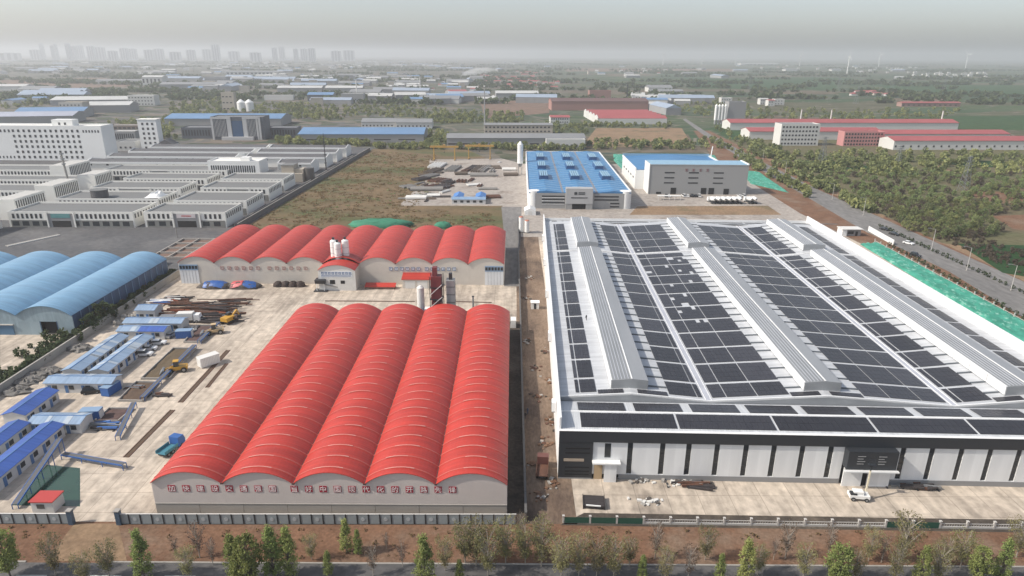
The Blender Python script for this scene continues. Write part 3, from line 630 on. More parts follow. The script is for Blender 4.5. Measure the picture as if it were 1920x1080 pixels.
# ------------------------------------------------------------------ blue arched sheds on the left
bl_wall = corrugated('pale_blue_wall', (0.30, 0.38, 0.42), (0.24, 0.32, 0.36), 0.6, pitch=0.5, axis='X', depth=0.02)
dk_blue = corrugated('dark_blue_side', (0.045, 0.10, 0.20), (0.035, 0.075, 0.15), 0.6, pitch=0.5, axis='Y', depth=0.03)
BY0, BY1, BHE, BRISE, BXR = 183.6, 241.0, 6.3, 3.0, -130.5
BVS = [16.4, 19.4, 19.8, 20.0]
for k in range(4):
    BVW = BVS[k]; BX = BXR - sum(BVS[:k + 1])
    t = thing('arched_shed', ['pale blue barrel roofed shed with a dark doorway, nearest the boundary wall', 'second blue barrel shed from the boundary wall',
              'third blue barrel shed from the boundary wall', 'far left blue barrel shed at the picture edge'][k], 'shed', (BX, BY0, 0), group='blue barrel sheds')
    arch_band(BVW, BHE, BRISE, 28, -0.4, BY1 - BY0, 0.0, 0.12).build('roof_vault', blue_roof_arch, t, smooth=False)
    L = BY1 - BY0
    for y in [4 + 7 * i for i in range(8)]: arch_band(BVW, BHE, BRISE, 28, y, y + 0.12, 0.12, 0.15).build('roof_seam', lightblue, t)
    if k == 0:
        pr_l = [(0, 0), (6.3, 0), (6.3, 4.3), (0, 4.3)]
        bx('gable_wall', bl_wall, t, 0, 6.6, 0, .2, 0, 4.3); bx('gable_wall', bl_wall, t, 11.4, BVW, 0, .2, 0, 4.3)
        MB().prism_y([(0, 4.3), (BVW, 4.3)] + arc_pts(BVW, BHE, BRISE, 28, -.02)[::-1], 0, .2).build('gable_top', bl_wall, t)
        bx('doorway', dark, t, 6.6, 11.4, 1.6, 1.8, 0, 4.3); bx('door_frame', dk_blue, t, 6.4, 6.6, -.06, -.005, 0, 4.4); bx('door_frame', dk_blue, t, 11.4, 11.6, -.06, -.005, 0, 4.4)
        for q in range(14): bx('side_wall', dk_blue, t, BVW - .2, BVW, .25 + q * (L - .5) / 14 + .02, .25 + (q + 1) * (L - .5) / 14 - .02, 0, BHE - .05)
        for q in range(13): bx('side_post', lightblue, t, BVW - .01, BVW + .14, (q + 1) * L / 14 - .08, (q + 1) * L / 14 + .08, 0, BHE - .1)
    else:
        MB().prism_y([(0, 0), (BVW, 0)] + arc_pts(BVW, BHE, BRISE, 28, -.02)[::-1], 0, .2).build('gable_wall', bl_wall, t)
    MB().prism_y([(0, 0), (BVW, 0)] + arc_pts(BVW, BHE, BRISE, 28, -.02)[::-1], L - .3, L - .1).build('gable_wall', bl_wall, t)
p = at(0, 628)
t = thing('blue_hut', 'flat roofed blue hut against the blue barrel sheds', 'hut', (p.x - 3, p.y, 0))
bx('wall', M('hut_blue', (0.08, 0.17, 0.27), 0.7, scale=.5), t, 0, 7.5, 0, 7, 0, 3.2); bx('roof', M('hut_roof', (0.45, 0.43, 0.39), 0.8, scale=.5), t, -.25, 7.75, -.3, 7.3, 3.2, 3.45); bx('window', glass, t, 1, 3, -.06, .02, 1.2, 2.3)
for i, px in enumerate((303, 313)):
    p = at(px, 483); t = thing('storage_tank', ['left one of two small white tanks behind the blue sheds', 'right one of two small white tanks behind the blue sheds'][i], 'tank', (p.x, BY1 + 3, 0))
    MB().cyl(0, 0, 1, 6.2, 1.1, n=16).cyl(0, 0, 6.2, 6.7, 1.1, .4, n=16).build('shell', white, t)
    for a in range(4): MB().cyl(.8 * math.cos(a * 1.57 + .78), .8 * math.sin(a * 1.57 + .78), 0, 1.05, .1, n=6).build('leg', greysteel, t)

# ------------------------------------------------------------------ industrial park of flat roofed units
unit_wall = M('unit_wall', (0.78, 0.765, 0.71), 0.75, col2=(0.70, 0.685, 0.635), scale=.3)
unit_roof = M('unit_roof', (0.175, 0.178, 0.175), 0.85, col2=(0.12, 0.122, 0.122), scale=.12, detail=7)
unit_low = M('unit_ground_floor', (0.21, 0.21, 0.195), 0.7, col2=(0.15, 0.15, 0.14), scale=.3)
slat_m = M('dark_window_slot', (0.030, 0.032, 0.036), 0.4, scale=1)
def unit(label, x0, x1, y0, d, h=7.6, endw=0, endh=0, pitch=2.15, sign=None, lowfloor=True, group='flat roofed workshop units', name='workshop_unit', side=True, skip=None, winh=2.3):
    t = thing(name, label, 'workshop', (x0, y0, 0), group=group); w = x1 - x0
    bx('wall', unit_wall, t, 0, w, 0, d, 0, h - 1.0)
    bx('roof', unit_roof, t, .35, w - .35, .35, d - .35, h - .98, h - .85)
    for a in ((0, w, 0, .3), (0, w, d - .3, d), (0, .3, .31, d - .31), (w - .3, w, .31, d - .31)): bx('parapet', unit_wall, t, a[0], a[1], a[2], a[3], h - .995, h)
    n = int((w - 3) / pitch)
    for i in range(n):
        x = 1.6 + i * (w - 3.2) / n + .5
        if sign and sign[0] - 1.5 < x < sign[1] + .5: continue
        bx('window', slat_m, t, x, x + pitch * .5, -.07, .02, h - 1.05 - winh, h - 1.05)
    if lowfloor:
        bx('ground_floor_band', unit_low, t, 1.0, w - .6, -.12, -.01, 0.05, h * .45)
        for i in range(int(w / 5)): bx('glazing', glass, t, 1.6 + i * (w - 2.4) / int(w / 5), 1.6 + i * (w - 2.4) / int(w / 5) + 3.2, -.16, -.1, .7, h * .38)
    if sign:
        a, b, cm = sign
        bx('entrance_recess', midgrey, t, a, b, -.2, -.125, .05, h - .9)
        bx('sign_board', cm, t, a + (b - a) * .15, b - (b - a) * .15, -.32, -.2, h - 3.0, h - 1.0)
        for x in (a, b): bx('pier', unit_wall, t, x - .35, x + .35, -.55, -.205, 0, h + .1)
        bx('doorway', dark, t, a + 2, b - 2, -.24, -.2, .05, h * .42)
    if side:
        for i in range(max(2, int(d / 2.6))):
            y = 1.2 + i * (d - 2) / max(2, int(d / 2.6)); bx('side_window', slat_m, t, w - .02, w + .06, y, y + 1.1, h - 3.3, h - 1.1)
    if endw:
        e = bx('end_block', unit_wall, t, w - endw, w + .6, -.5, d + .5, 0, endh)
        bx('end_roof', M('end_roof_m', (.5, .49, .46), .8, scale=.3), t, w - endw + .3, w + .3, -.2, d + .2, endh, endh + .12)
        k = int(d / 1.6)
        for i in range(k): bx('side_slot', slat_m, t, w + .58, w + .68, .3 + i * d / k, .3 + i * d / k + .75, endh * .28, endh - .9)
    return t
teal = M('teal_sign', (0.10, 0.27, 0.27), .6, scale=1); palesign = M('pale_sign', (0.62, 0.56, 0.56), .6, scale=1)
UX = lambda px, py, z=7.5: at(px, py, z).x
UY = lambda px, py, z=7.5: at(px, py, z).y
unit('front workshop unit with a teal sign board, facing the grey lot', -243, -182.5, 314.0, 23, sign=(19, 32, teal))
u2 = unit('front workshop unit with a pale sign board, beside the boundary wall', -178, -138.5, 315.0, 21, sign=(14, 27, palesign))
bx('sign_lettering', redp, u2, 18.3, 23, -.36, -.325, 5.4, 5.9)
unit('workshop unit in the second row by the boundary wall', -176.5, -138.5, 342.0, 25)
unit('workshop unit in the third row by the boundary wall with dark glazed front', -178, -139, 377, 22, sign=(15, 28, unit_low))
unit('workshop unit in the fourth row by the boundary wall', -178.5, -140, 406, 22)
unit('second row workshop unit with white sheeting heaped on its roof edge', -240, -186, 345, 22)
unit('third row workshop unit with a green shopfront, middle column', -240, -189, 376, 21, sign=(16, 34, unit_low))
unit('fourth row workshop unit, middle column', -238, -187, 406, 21)
unit('fifth row workshop unit with a dark blue shopfront, middle column', -268, -187, 437, 22, sign=(30, 44, glass))
# left column with tall slatted end blocks
unit('left edge workshop unit whose slatted end block stands nearest the grey lot', -330, -249, 328, 22, endw=9, endh=10.5)
unit('left column workshop unit with slatted end block, second from front', -335, -253.5, 365, 21, endw=10, endh=10.5)
unit('left column workshop unit with slatted end block, third from front', -340, -251, 399, 17, endw=10, endh=10.5)
unit('left column workshop unit with slatted end block, just below the white block', -370, -288.5, 434, 22, endw=12, endh=10.5)
unit('corner workshop unit cut off by the left picture edge', -290, -245.5, 281, 30, endw=8, endh=10)
p = at(60, 300)
# rows with dark pitched roofs behind
darkroof = M('dark_pitched_roof', (0.100, 0.100, 0.104), .8, col2=(.075, .075, .08), scale=.1, detail=6)
def pitched(label, x0, x1, y0, d, h, group='dark roofed rows at the back of the park'):
    t = thing('workshop_row', label, 'workshop', (x0, y0, 0), group=group); w = x1 - x0
    bx('wall', unit_wall, t, 0, w, 0, d, 0, h)
    MB().prism_x([(-.3, h), (d / 2, h + 1.6), (d + .3, h), (d + .3, h + .15), (d / 2, h + 1.78), (-.3, h + .15)], 0.3, w - .3).build('roof', darkroof, t)
    for a, b in ((0, .35), (w - .35, w)): MB().prism_x([(-.5, 0), (d + .5, 0), (d + .5, h + .7), (d / 2, h + 2.3), (-.5, h + .7)][::1], a - .05, b + .05).build('gable_wall', white, t)
    bx('eave_band', white, t, .4, w - .4, -.75, -.32, h - .5, h + .75)
    n = int(w / 11)
    for i in range(n): bx('window', slat_m, t, 3 + i * w / n, 4.6 + i * w / n, -.07, .02, h - 1.9, h - .8)
for i, (y, a, b) in enumerate(((470, -300, -207), (497, -300, -205), (524, -299, -203), (551, -296, -201))): pitched(f'dark roofed workshop row left of the white office, {ORD[i]} from the front', a, b, y, 17, 6.8)
for i, (y, a, b) in enumerate(((470, -196, -141), (497, -198, -138), (524, -199, -137), (551, -199, -136))): pitched(f'dark roofed workshop row by the boundary wall, {ORD[i]} from the front', a if i else -165, b, y, 17, 6.8)
# office with fins, plant house
t = thing('fin_office', 'white office with rows of dark vertical fins behind the workshops', 'office', (-201, 441, 0))
bx('wall', white, t, 0, 34, 0, 16, 0, 12); bx('roof', unit_wall, t, .4, 33.6, .4, 15.6, 12, 12.2); bx('roof_hut', white, t, 20, 26, 5, 10, 12.2, 14.6)
for a in ((0, 34, 0, .35), (0, 34, 15.65, 16), (0, .35, .36, 15.64), (33.65, 34, .36, 15.64)): bx('parapet', white, t, *a, 12.01, 13)
for i in range(20): bx('window_slot', slat_m, t, 2 + i * 1.48, 2.85 + i * 1.48, -.08, .02, 2, 10)
t = thing('plant_house', 'beige stepped plant house beside the boundary wall of the park', 'building', (-164, 437, 0))
beige = M('beige_render', (.42, .37, .30), .8, scale=.4)
bx('wall', beige, t, 0, 26, 0, 14, 0, 5.5); bx('tower', beige, t, 12, 20, 2, 12, 5.5, 10.5); bx('upper_block', beige, t, 20.01, 26, 3, 12, 5.5, 8); bx('roof', unit_roof, t, .4, 11.6, .4, 13.6, 5.5, 5.7)
bx('roof', unit_roof, t, 11.7, 20.3, 1.7, 12.3, 10.5, 10.7)
MB().cyl(29, 6, 0, 8.5, 3.2, n=18).build('tank', M('dark_tank', (.09, .085, .08), .6, scale=.5), t)
for i in range(3): bx('window', dark, t, 3 + i * 6, 4.6 + i * 6, -.06, .02, 2, 3.6)
t = thing('lattice_mast', 'thin dark mast standing beside the park boundary wall', 'mast', at(612, 322))
MB().tube((0, 0, 0), (0, 0, 27), .55, .2, 6).build('pole', charcoal, t)
for z in (6, 12, 18, 23): MB().cyl(0, 0, z, z + .5, .9, n=8).build('collar', charcoal, t)
# boundary wall of the park: coped wall in lengths
def wall_run(name, label, cat, a, b, h, th, mat, cap=None, bay=6.0, piers=None):
    a, b = Vector((a[0], a[1], 0)), Vector((b[0], b[1], 0)); d = b - a; L = d.length; t = thing(name, label, cat, a, math.atan2(d.y, d.x))
    n = max(1, round(L / bay)); w = L / n
    for i in range(n):
        bx('wall_panel', mat, t, i * w + .02, (i + 1) * w - .02, -th / 2, th / 2, 0, h)
        if cap: bx('coping', cap, t, i * w + .02, (i + 1) * w - .02, -th / 2 - .08, th / 2 + .08, h, h + .12)
        if piers: bx('pier', piers, t, i * w - .2, i * w + .2, -th / 2 - .1, th / 2 + .1, 0, h + .25)
    return t
darkwall = M('dark_wall', (.13, .125, .12), .9, col2=(.09, .088, .085), scale=.4)
wall_run('boundary_wall', 'long dark wall with pale coping between the park and the waste field', 'wall', (-132, 312), (-125, 590), 2.6, .3, darkwall, concrete)
wall_run('boundary_wall', 'inner low wall running beside the park boundary wall', 'wall', (-136.2, 318), (-131, 560), 1.2, .3, concrete, concrete, bay=8)
wall_run('boundary_wall', 'grey panelled wall behind the rear red warehouse', 'wall', (-130.5, 296), (-6, 292), 2.3, .25, darkwall, None, 2.4, darkwall)
wall_run('boundary_wall', 'grey wall between the blue sheds and the prefab yard', 'wall', (-126.6, 128), (-126.6, 290), 2.2, .35, concrete, concrete)
wall_run('boundary_wall', 'low dark wall between the red warehouses and the mud lane', 'wall', (2.7, 100), (2.7, 330), 2.0, .3, darkwall, darkwall)

# big white building and white tower
t = thing('cold_store', 'big white windowed block on the left rising above the workshops', 'building', (-420, 524, 0))
bx('wall', white, t, 0, 103, 0, 17, 0, 25.5); bx('roof', unit_wall, t, .5, 102.5, .5, 16.5, 25.5, 25.7)
for a in ((0, 103, 0, .4), (0, 103, 16.6, 17), (0, .4, .41, 16.59), (102.6, 103, .41, 16.59)): bx('parapet', white, t, *a, 25.51, 26.6)
bx('stair_head', white, t, 62, 78, 6, 14, 25.7, 30.5)
for i in range(2): bx('window', slat_m, t, 67 + i * 4.5, 68.6 + i * 4.5, 5.9, 6.02, 26.6, 28.4)
for c in range(13):
    for r in range(6): bx('window', slat_m, t, 34 + c * 4.15, 35.7 + c * 4.15, -.08, .02, 1.6 + r * 4.0, 3.6 + r * 4.0)
for c in range(6): bx('window', slat_m, t, 15 + c * 3.2, 16.4 + c * 3.2, -.08, .02, 21.5, 23.6)
for c in range(6): bx('window', slat_m, t, 88.5 + c * 2.3, 89.6 + c * 2.3, -.08, .02, 21.5, 23.4)
for c in range(7): bx('window', slat_m, t, 14 + c * 2.8, 15 + c * 2.8, -.08, .02, 1.6, 3.4)
t = thing('white_tower', 'narrow white tower block with small dark windows beside the park', 'tower block', (-319.5, 581, 0))
bx('wall', white, t, 0, 16, 0, 8, 0, 26); bx('roof', unit_wall, t, -.4, 16.4, -.4, 8.4, 26, 26.6)
for c in range(3):
    for r in range(6): bx('window', slat_m, t, 3.2 + c * 4.2, 5.0 + c * 4.2, -.08, .02, 1.6 + r * 4, 3.6 + r * 4)
t = thing('gable_hut', 'small grey hut with pitched dark roof beside the white tower', 'hut', (-303.5, 578, 0))
bx('wall', unit_wall, t, 0, 13, 0, 10, 0, 6); MB().prism_y([(-.4, 6), (13.4, 6), (6.5, 10)], -.3, 10.3).build('roof', darkroof, t)

# foundation works and hut on the grey lot
brk = M('brick_red_earth', (.20, .12, .09), .95, col2=(.13, .085, .065), scale=.4)
A_ = at(345, 462); t = thing('foundation_pit', 'unfinished brick foundation grid on the grey lot left of the rear warehouse', 'foundation', (-149, 262, 0))
bx('slab', brk, t, 0, 22, 0, 30, 0.03, .12)
for i in range(5): bx('foundation_wall', concrete, t, 0, 22, i * 7.3, i * 7.3 + .5, .121, .9)
for i in range(4): bx('cross_wall', concrete, t, i * 7.15, i * 7.15 + .5, .51, 29.2, .121, .85)
t = thing('lot_hut', 'dark low hut at the corner of the grey lot', 'hut', (-151, 250, 0)); bx('wall', darkwall, t, 0, 11, 0, 6, 0, 2.8); bx('roof', unit_roof, t, -.4, 11.4, -.4, 6.4, 2.8, 3.0); bx('door', dark, t, 4, 5.2, -.06, .01, .05, 2.1)
t = thing('lot_kerb', 'pale stone kerb strip lying on the grey lot', 'kerb', (*at(12, 462)[:2], 0), R(62)); bx('strip', concrete, t, 0, 22, -1, 1, .03, .3); bx('edge', offwhite, t, 0, 22, -1.3, -1.02, .03, .4)
t = thing('lot_lamp', 'pale pole standing at the near edge of the grey lot', 'pole', at(332, 445)); MB().cyl(0, 0, 0, 9, .22, .14, n=8).build('pole', concrete, t); bx('lamp_head', greysteel, t, -1.2, .2, -.2, .2, 8.9, 9.15)

t = thing('roof_tank', 'dark grey round tank on the second row workshop roof', 'tank', (-220.4, 352, 6.75)); MB().cyl(0, 0, 0, 4.2, 4.2, n=24).build('shell', M('dark_tank_shell', (.075, .075, .08), .6, scale=.3), t); MB().cyl(0, 0, 4.2, 4.4, 4.4, n=24).build('lid', unit_roof, t)
t = thing('white_sheeting', 'crumpled white sheeting on the edge of a workshop roof', 'sheeting', (-190.5, 352, 7.6)); m = MB(); rr = random.Random(77); vs = []
for i in range(9):
    for j in range(7):
        e = min(i, 8 - i, 2) * min(j, 6 - j, 2) / 4; vs.append((-4 + i, -5 + j * 1.8, e * (1.2 + 2.4 * rr.random() * (j / 6))))
m.add(vs, [(i * 7 + j, (i + 1) * 7 + j, (i + 1) * 7 + j + 1, i * 7 + j + 1) for i in range(8) for j in range(6)]).build('sheet', white, t)
t = thing('telecom_mast', 'slim grey mast rising between the left workshops', 'mast', (-265.5, 397, 0), 0); MB().tube((0, 0, 0), (-1.0, 0, 24), .75, .5, 8).build('pole', concrete, t)
for z in (17, 20, 23): MB().cyl(-.8, 0, z, z + .7, 1.1, n=10).build('antenna_ring', greysteel, t)
# ------------------------------------------------------------------ blue roofed plant
blue_roof = corrugated('blue_roof_sheet', (0.055, 0.20, 0.40), (0.04, 0.16, 0.34), 0.45, pitch=1.2, axis='Y', depth=0.05)
grey_clad = M('grey_cladding', (.30, .30, .295), .6, col2=(.26, .26, .255), scale=.2)
blue_lite = M('pale_blue_trim', (.25, .42, .55), .45, scale=.5)
p0 = Vector((8.6, 361, 0)); BW_, BD_, BH_ = 56.5, 160.0, 8.8
t = thing('blue_roof_plant', 'grey walled plant with a wide bright blue roof and roof vents', 'factory', p0, R(-.6))
bx('wall', grey_clad, t, 3, BW_ - 3, 0, BD_, 0, BH_ - .3)
bx('side_wall', parapet_m, t, -.2, .25, 3, BD_, 0, BH_ + .7); bx('side_wall', parapet_m, t, BW_ - .25, BW_ + .3, 3, BD_, 0, BH_ + .7); bx('rear_wall', parapet_m, t, 0.3, BW_ - .3, BD_ + .01, BD_ + .4, 0, BH_ + .8)
z_ = BH_ + .1
for k in range(3):
    a, b = .3 + k * (BW_ - .6) / 3, .3 + (k + 1) * (BW_ - .6) / 3; c = (a + b) / 2
    MB().prism_y([(a, z_ - .3), (b, z_ - .3), (b, z_), (c, z_ + 1.0), (a, z_)], .4, BD_).build('roof_bay', blue_roof, t)
    for q in range(3):
        y = [34, 72, 112][q] + 2
        v = MB().prism_y([(c - 2.8, z_ + .5), (c + 2.8, z_ + .5), (c + 2.6, z_ + 3.0), (c - 2.6, z_ + 3.0)], y, y + 17).build('roof_vent', M('vent_blue', (.025, .09, .22), .5, scale=.5), t)
        for s in (-1.9, -.65, .65, 1.9): MB().box(c + s - .42, c + s + .42, y - .3, y + 17.3, z_ + 3.0, z_ + 3.4).build('vent_cowl', blue_lite, v)
    for q in range(22): MB().add([(a + .4, 6 + q * 6.9, z_ + .06), (c, 6 + q * 6.9, z_ + 1.02), (b - .4, 6 + q * 6.9, z_ + .06), (b - .4, 6.9 + q * 6.9, z_ + .06), (c, 6.9 + q * 6.9, z_ + 1.02), (a + .4, 6.9 + q * 6.9, z_ + .06),
                                  (a + .4, 6 + q * 6.9, z_ + .12), (c, 6 + q * 6.9, z_ + 1.08), (b - .4, 6 + q * 6.9, z_ + .12), (b - .4, 6.9 + q * 6.9, z_ + .12), (c, 6.9 + q * 6.9, z_ + 1.08), (a + .4, 6.9 + q * 6.9, z_ + .12)],
                                 [(6, 7, 10, 11), (7, 8, 9, 10), (0, 1, 7, 6), (1, 2, 8, 7), (5, 11, 10, 4), (4, 10, 9, 3)]).build('roof_light', blue_lite, t)
    if k: MB().box(a - .6, a + .6, .4, BD_, z_ + .03, z_ + .1).build('valley_gutter', M('dusty_gutter', (.20, .21, .24), .7, scale=.3), t)
for x in (72 - 55, 36):
    MB().box(x, x + 5, 96, 97.2, z_ + 1.1, z_ + 1.3).build('roof_walkway', blue_lite, t)
for x, s in ((3.0, 1), (BW_ - 3.0, 1)): MB().cyl(x, 3.0, 0, BH_ + .75, 3.15, n=28).build('round_corner', white, t, smooth=False)
bx('entrance_block', M('entrance_cladding', (.40, .40, .40), .6, scale=.3), t, 20.5, 35.2, -2.2, 3, 3.2, 11.6); bx('entrance_leg', grey_clad, t, 20.5, 24, -2, -.02, 0, 3.19); bx('entrance_leg', grey_clad, t, 31.5, 35.2, -2, -.02, 0, 3.19)
bx('doorway', dark, t, 24, 31.5, -.6, -.04, 0.02, 3.15)
bx('sign_mark', charcoal, t, 25.0, 26.6, -2.3, -2.2, 8.2, 9.7); bx('sign_line', charcoal, t, 27.2, 30.8, -2.3, -2.2, 9.1, 9.6); bx('sign_line', charcoal, t, 27.2, 30.8, -2.3, -2.2, 8.3, 8.8); bx('sign_line', charcoal, t, 23.3, 32.3, -2.3, -2.2, 6.3, 6.8)
for z0 in (6.4, 4.6, 2.8): 
    bx('ribbon_window', slat_m, t, 7.5, 20, -.1, .02, z0, z0 + .85)
    if z0 > 3: bx('ribbon_window', slat_m, t, 36.2, 49.5, -.1, .02, z0, z0 + .85)
    bx('ribbon_window', slat_m, t, 45, 50, -.1, .02, z0 - 1.9, z0 - 1.1) if z0 < 5 else None
    bx('sill_band', white, t, 7.5, 20, -.16, .02, z0 - .35, z0 - .1)
# tall silo beside it
p = at(972, 318)
t = thing('plant_silo', 'tall white silo on a steel frame left of the blue roof', 'silo', (p.x + 1, 470, 0))
MB().cyl(0, 0, 8, 21, 2.0, n=20).cyl(0, 0, 21, 23.2, 2.0, .4, n=20).build('shell', white, t); MB().cyl(0, 0, 5.5, 8, .5, 2.0, n=20).build('cone', greysteel, t)
for a in range(4): MB().tube((1.7 * math.cos(a * 1.57 + .78), 1.7 * math.sin(a * 1.57 + .78), 0), (1.7 * math.cos(a * 1.57 + .78), 1.7 * math.sin(a * 1.57 + .78), 8.2), .18).build('leg', greysteel, t)
# grey tall plant
t = thing('grey_plant', 'tall plain grey plant with slit windows and dark vehicle doors', 'factory', (83.0, 403, 0), R(-.8))
W_ = 59.0
bx('wall', grey_clad, t, 0, W_, 0, 16, 0, 17.6); bx('fascia', grey_clad, t, -.15, W_ + .15, -.15, 16.1, 17.6, 18.0)
MB().prism_x([(.3, 18.0), (15.7, 18.0), (15.7, 18.35), (.3, 18.1)], .3, W_ - .3).build('roof', blue_lite, t)
bx('corner_trim', white, t, -.6, -.2, -.3, 16, 0, 18.2); bx('parapet', white, t, W_ - .6, W_ + .2, .1, 16, 18.001, 18.7)
for cx_ in (9, 23.5, 38.5):
    for z in (12.8, 9.7, 6.6): bx('slit_window', slat_m, t, cx_ - .2, cx_ + 5.8, -.1, .02, z, z + .75)
for x, w, z in ((13.2, 3.3, 4.0), (31.5, 3.3, 4.0), (36.2, 3.3, 4.0), (45.3, 3.2, 3.6), (4.5, 3, 1.4)): bx('vehicle_door', dark, t, x, x + w, -.12, .02, .05, z)
for i in range(4): 
    x = 21 + i * 4.2; c = MB().box(x, x + 1.7, -.12, -.005, 15.2, 15.5).box(x + .7, x + 1.0, -.12, -.005, 14.0, 15.2).box(x, x + 1.7, -.12, -.005, 14.0, 14.25).box(x + .1, x + 1.6, -.12, -.005, 14.65, 14.85)
    c.build('sign_character', M('dull_red_sign', (.22, .10, .11), .7, scale=1), t)
bx('low_wall', white, t, -6, W_ - 4, 16.2, 74, 0, 12); MB().prism_y([(-5.5, 12), (W_ - 4.5, 12), (W_ - 4.5, 12.3), (W_ / 2 - 5, 14.0), (-5.5, 12.3)], 16.3, 74).build('low_roof', blue_roof, t)
for a in ((-6.3, -5.6, 16.2, 74.2), (W_ - 4.4, W_ - 3.8, 16.2, 74.2)): bx('parapet', parapet_m, t, *a, 12.01, 13.2)
bx('rear_parapet', blue_lite, t, -6, W_ - 4, 74.01, 74.5, 0, 14.2)
for i in range(5): bx('side_window', slat_m, t, -6.1, -5.98, 22 + i * 10, 26 + i * 10, 6, 7)
for i in range(1): MB().tube((W_ - 4, 70, 12), (W_ - 3, 71, 20), .35).build('vent_stack', white, t)
# roof of shadowed side lean-to
# ------------------------------------------------------------------ prefab houses of the contractor's yard
pf_wall = M('prefab_wall', (.56, .56, .55), .7, col2=(.46, .46, .45), scale=.5)
pf_roof = corrugated('prefab_light_roof', (.25, .34, .46), (.19, .27, .38), .45, pitch=.9, axis='X', depth=.03)
pf_blue = corrugated('prefab_blue_roof', (.04, .10, .36), (.032, .08, .28), .45, pitch=.9, axis='X', depth=.03)
pf_trim = M('prefab_blue_trim', (.07, .17, .36), .6, scale=1)
pf_sky = M('pale_roof_patch', (.40, .46, .52), .5, scale=1)
def prefab(label, L, W, loc, rz, roof, h=2.7, win=True, patches=0, name='prefab_house', cat='prefab house', roof2=None):
    """ridge along local x; origin at the front-left corner"""
    t = thing(name, label, cat, loc, rz, group='contractor prefab houses')
    bx('wall', pf_wall, t, 0, L, 0, W, 0, h)
    r = W * .17
    for s, (ya, yb) in enumerate(((-.35, W / 2), (W / 2, W + .35))):
        za, zb = (h + .02, h + r) if s == 0 else (h + r, h + .02)
        pr_ = [(ya, za), (yb, zb), (yb, zb + .09), (ya, za + .09)]
        if roof2 and s == 0:
            MB().prism_x(pr_, -.25, L * .45).build('roof_slope', roof, t); MB().prism_x(pr_, L * .45 + .01, L + .25).build('roof_slope', roof2, t)
        else: MB().prism_x(pr_, -.25, L + .25).build('roof_slope', roof, t)
    for x in (.02, L - .02): MB().prism_x([(0, h), (W, h), (W / 2, h + r - .02)], x - .02, x + .02).build('gable', pf_wall, t)
    MB().box(-.27, L + .27, W / 2 - .12, W / 2 + .12, h + r + .04, h + r + .13).build('ridge_cap', pf_trim, t)
    n = max(2, int(L / 3.6))
    for y, s in ((0, -1), (W, 1)):
        ya, yb = (y - .06, y + .01) if s < 0 else (y - .01, y + .06)
        for i in range(n):
            x = (i + .5) * L / n
            bx('window', glass, t, x - .3, x + .9, ya, yb, 1.0, 2.1)
            bx('door', pf_trim, t, x - 1.35, x - .55, ya, yb, .05, 2.1)
    for i in range(patches):
        x = rnd.uniform(.5, L - 2); s = rnd.choice((0, 1)); f0 = .1
        ya, yb = (-.3, W / 2 - .2) if s == 0 else (W / 2 + .2, W + .3)
        zf = lambda y: h + .12 + r * (1 - abs(y - W / 2) / (W / 2 + .35))
        MB().prism_x([(ya, zf(ya)), (yb, zf(yb)), (yb, zf(yb) + .03), (ya, zf(ya) + .03)], x, x + rnd.uniform(.8, 1.8)).build('roof_patch', pf_sky, t)
    return t
def pxf(px, py): p = at(px, py); return (p.x, p.y, 0)
prefab('pale blue roofed prefab hut beside the rusty steel heap', 6.0, 5.2, (-118.6, 195.5, 0), 0, pf_roof, 3.4)
prefab('long prefab house with patchy pale roof, crosswise below the pale hut', 17.6, 4.6, (-117.6, 186.6, 0), 0, pf_roof, 2.7, patches=7)
prefab('prefab house with half its roof deep blue, crosswise', 13.8, 4.4, (-116.2, 180.6, 0), 0, pf_roof, 2.6, patches=2, roof2=pf_blue)
prefab('left of two long parallel prefab houses with pale patchy roofs', 22.5, 4.6, (-111.0, 154.6, 0), R(90), pf_roof, 2.6, patches=9)
prefab('right of two long parallel prefab houses, next to parked white cars', 22.5, 4.6, (-103.8, 154.4, 0), R(90), pf_roof, 2.6, patches=9)
prefab('grey blue prefab house with teal doors, crosswise below the parallel pair', 16.6, 4.6, (-115.6, 147.6, 0), 0, pf_roof, 2.7, patches=2)
prefab('blue roofed prefab house by the pale parking court', 11.5, 5.0, (-109.6, 132.0, 0), R(90), pf_blue, 2.8)
prefab('grey roofed prefab house, crosswise between the blue ones', 11.5, 4.4, (-106.8, 128.9, 0), 0, pf_roof, 2.5, patches=3)
prefab('left of two long deep blue prefab houses by the pond', 24, 4.3, (-106.4, 104.6, 0), R(90), pf_blue, 2.8)
prefab('right of two long deep blue prefab houses by the pond', 23, 4.6, (-98.4, 105.0, 0), R(90), pf_blue, 2.8)
# small red roofed hut at the fence and pond
p = at(62, 962)
t = thing('gate_hut', 'small red roofed hut behind the front fence', 'hut', (p.x, p.y, 0))
bx('wall', pf_wall, t, 0, 4, 0, 3, 0, 2.4); bx('roof', redp, t, -.2, 4.2, -.25, 3.2, 2.4, 2.6); bx('window', glass, t, 1, 2.4, -.05, .01, 1, 1.9)
pond_m = M('green_pond_water', (.018, .05, .032), .12, col2=(.025, .065, .04), scale=.2, spec=.6)
sheet('pond', pxs((22, 948), (88, 872), (150, 878), (150, 950)), 0.075, pond_m)
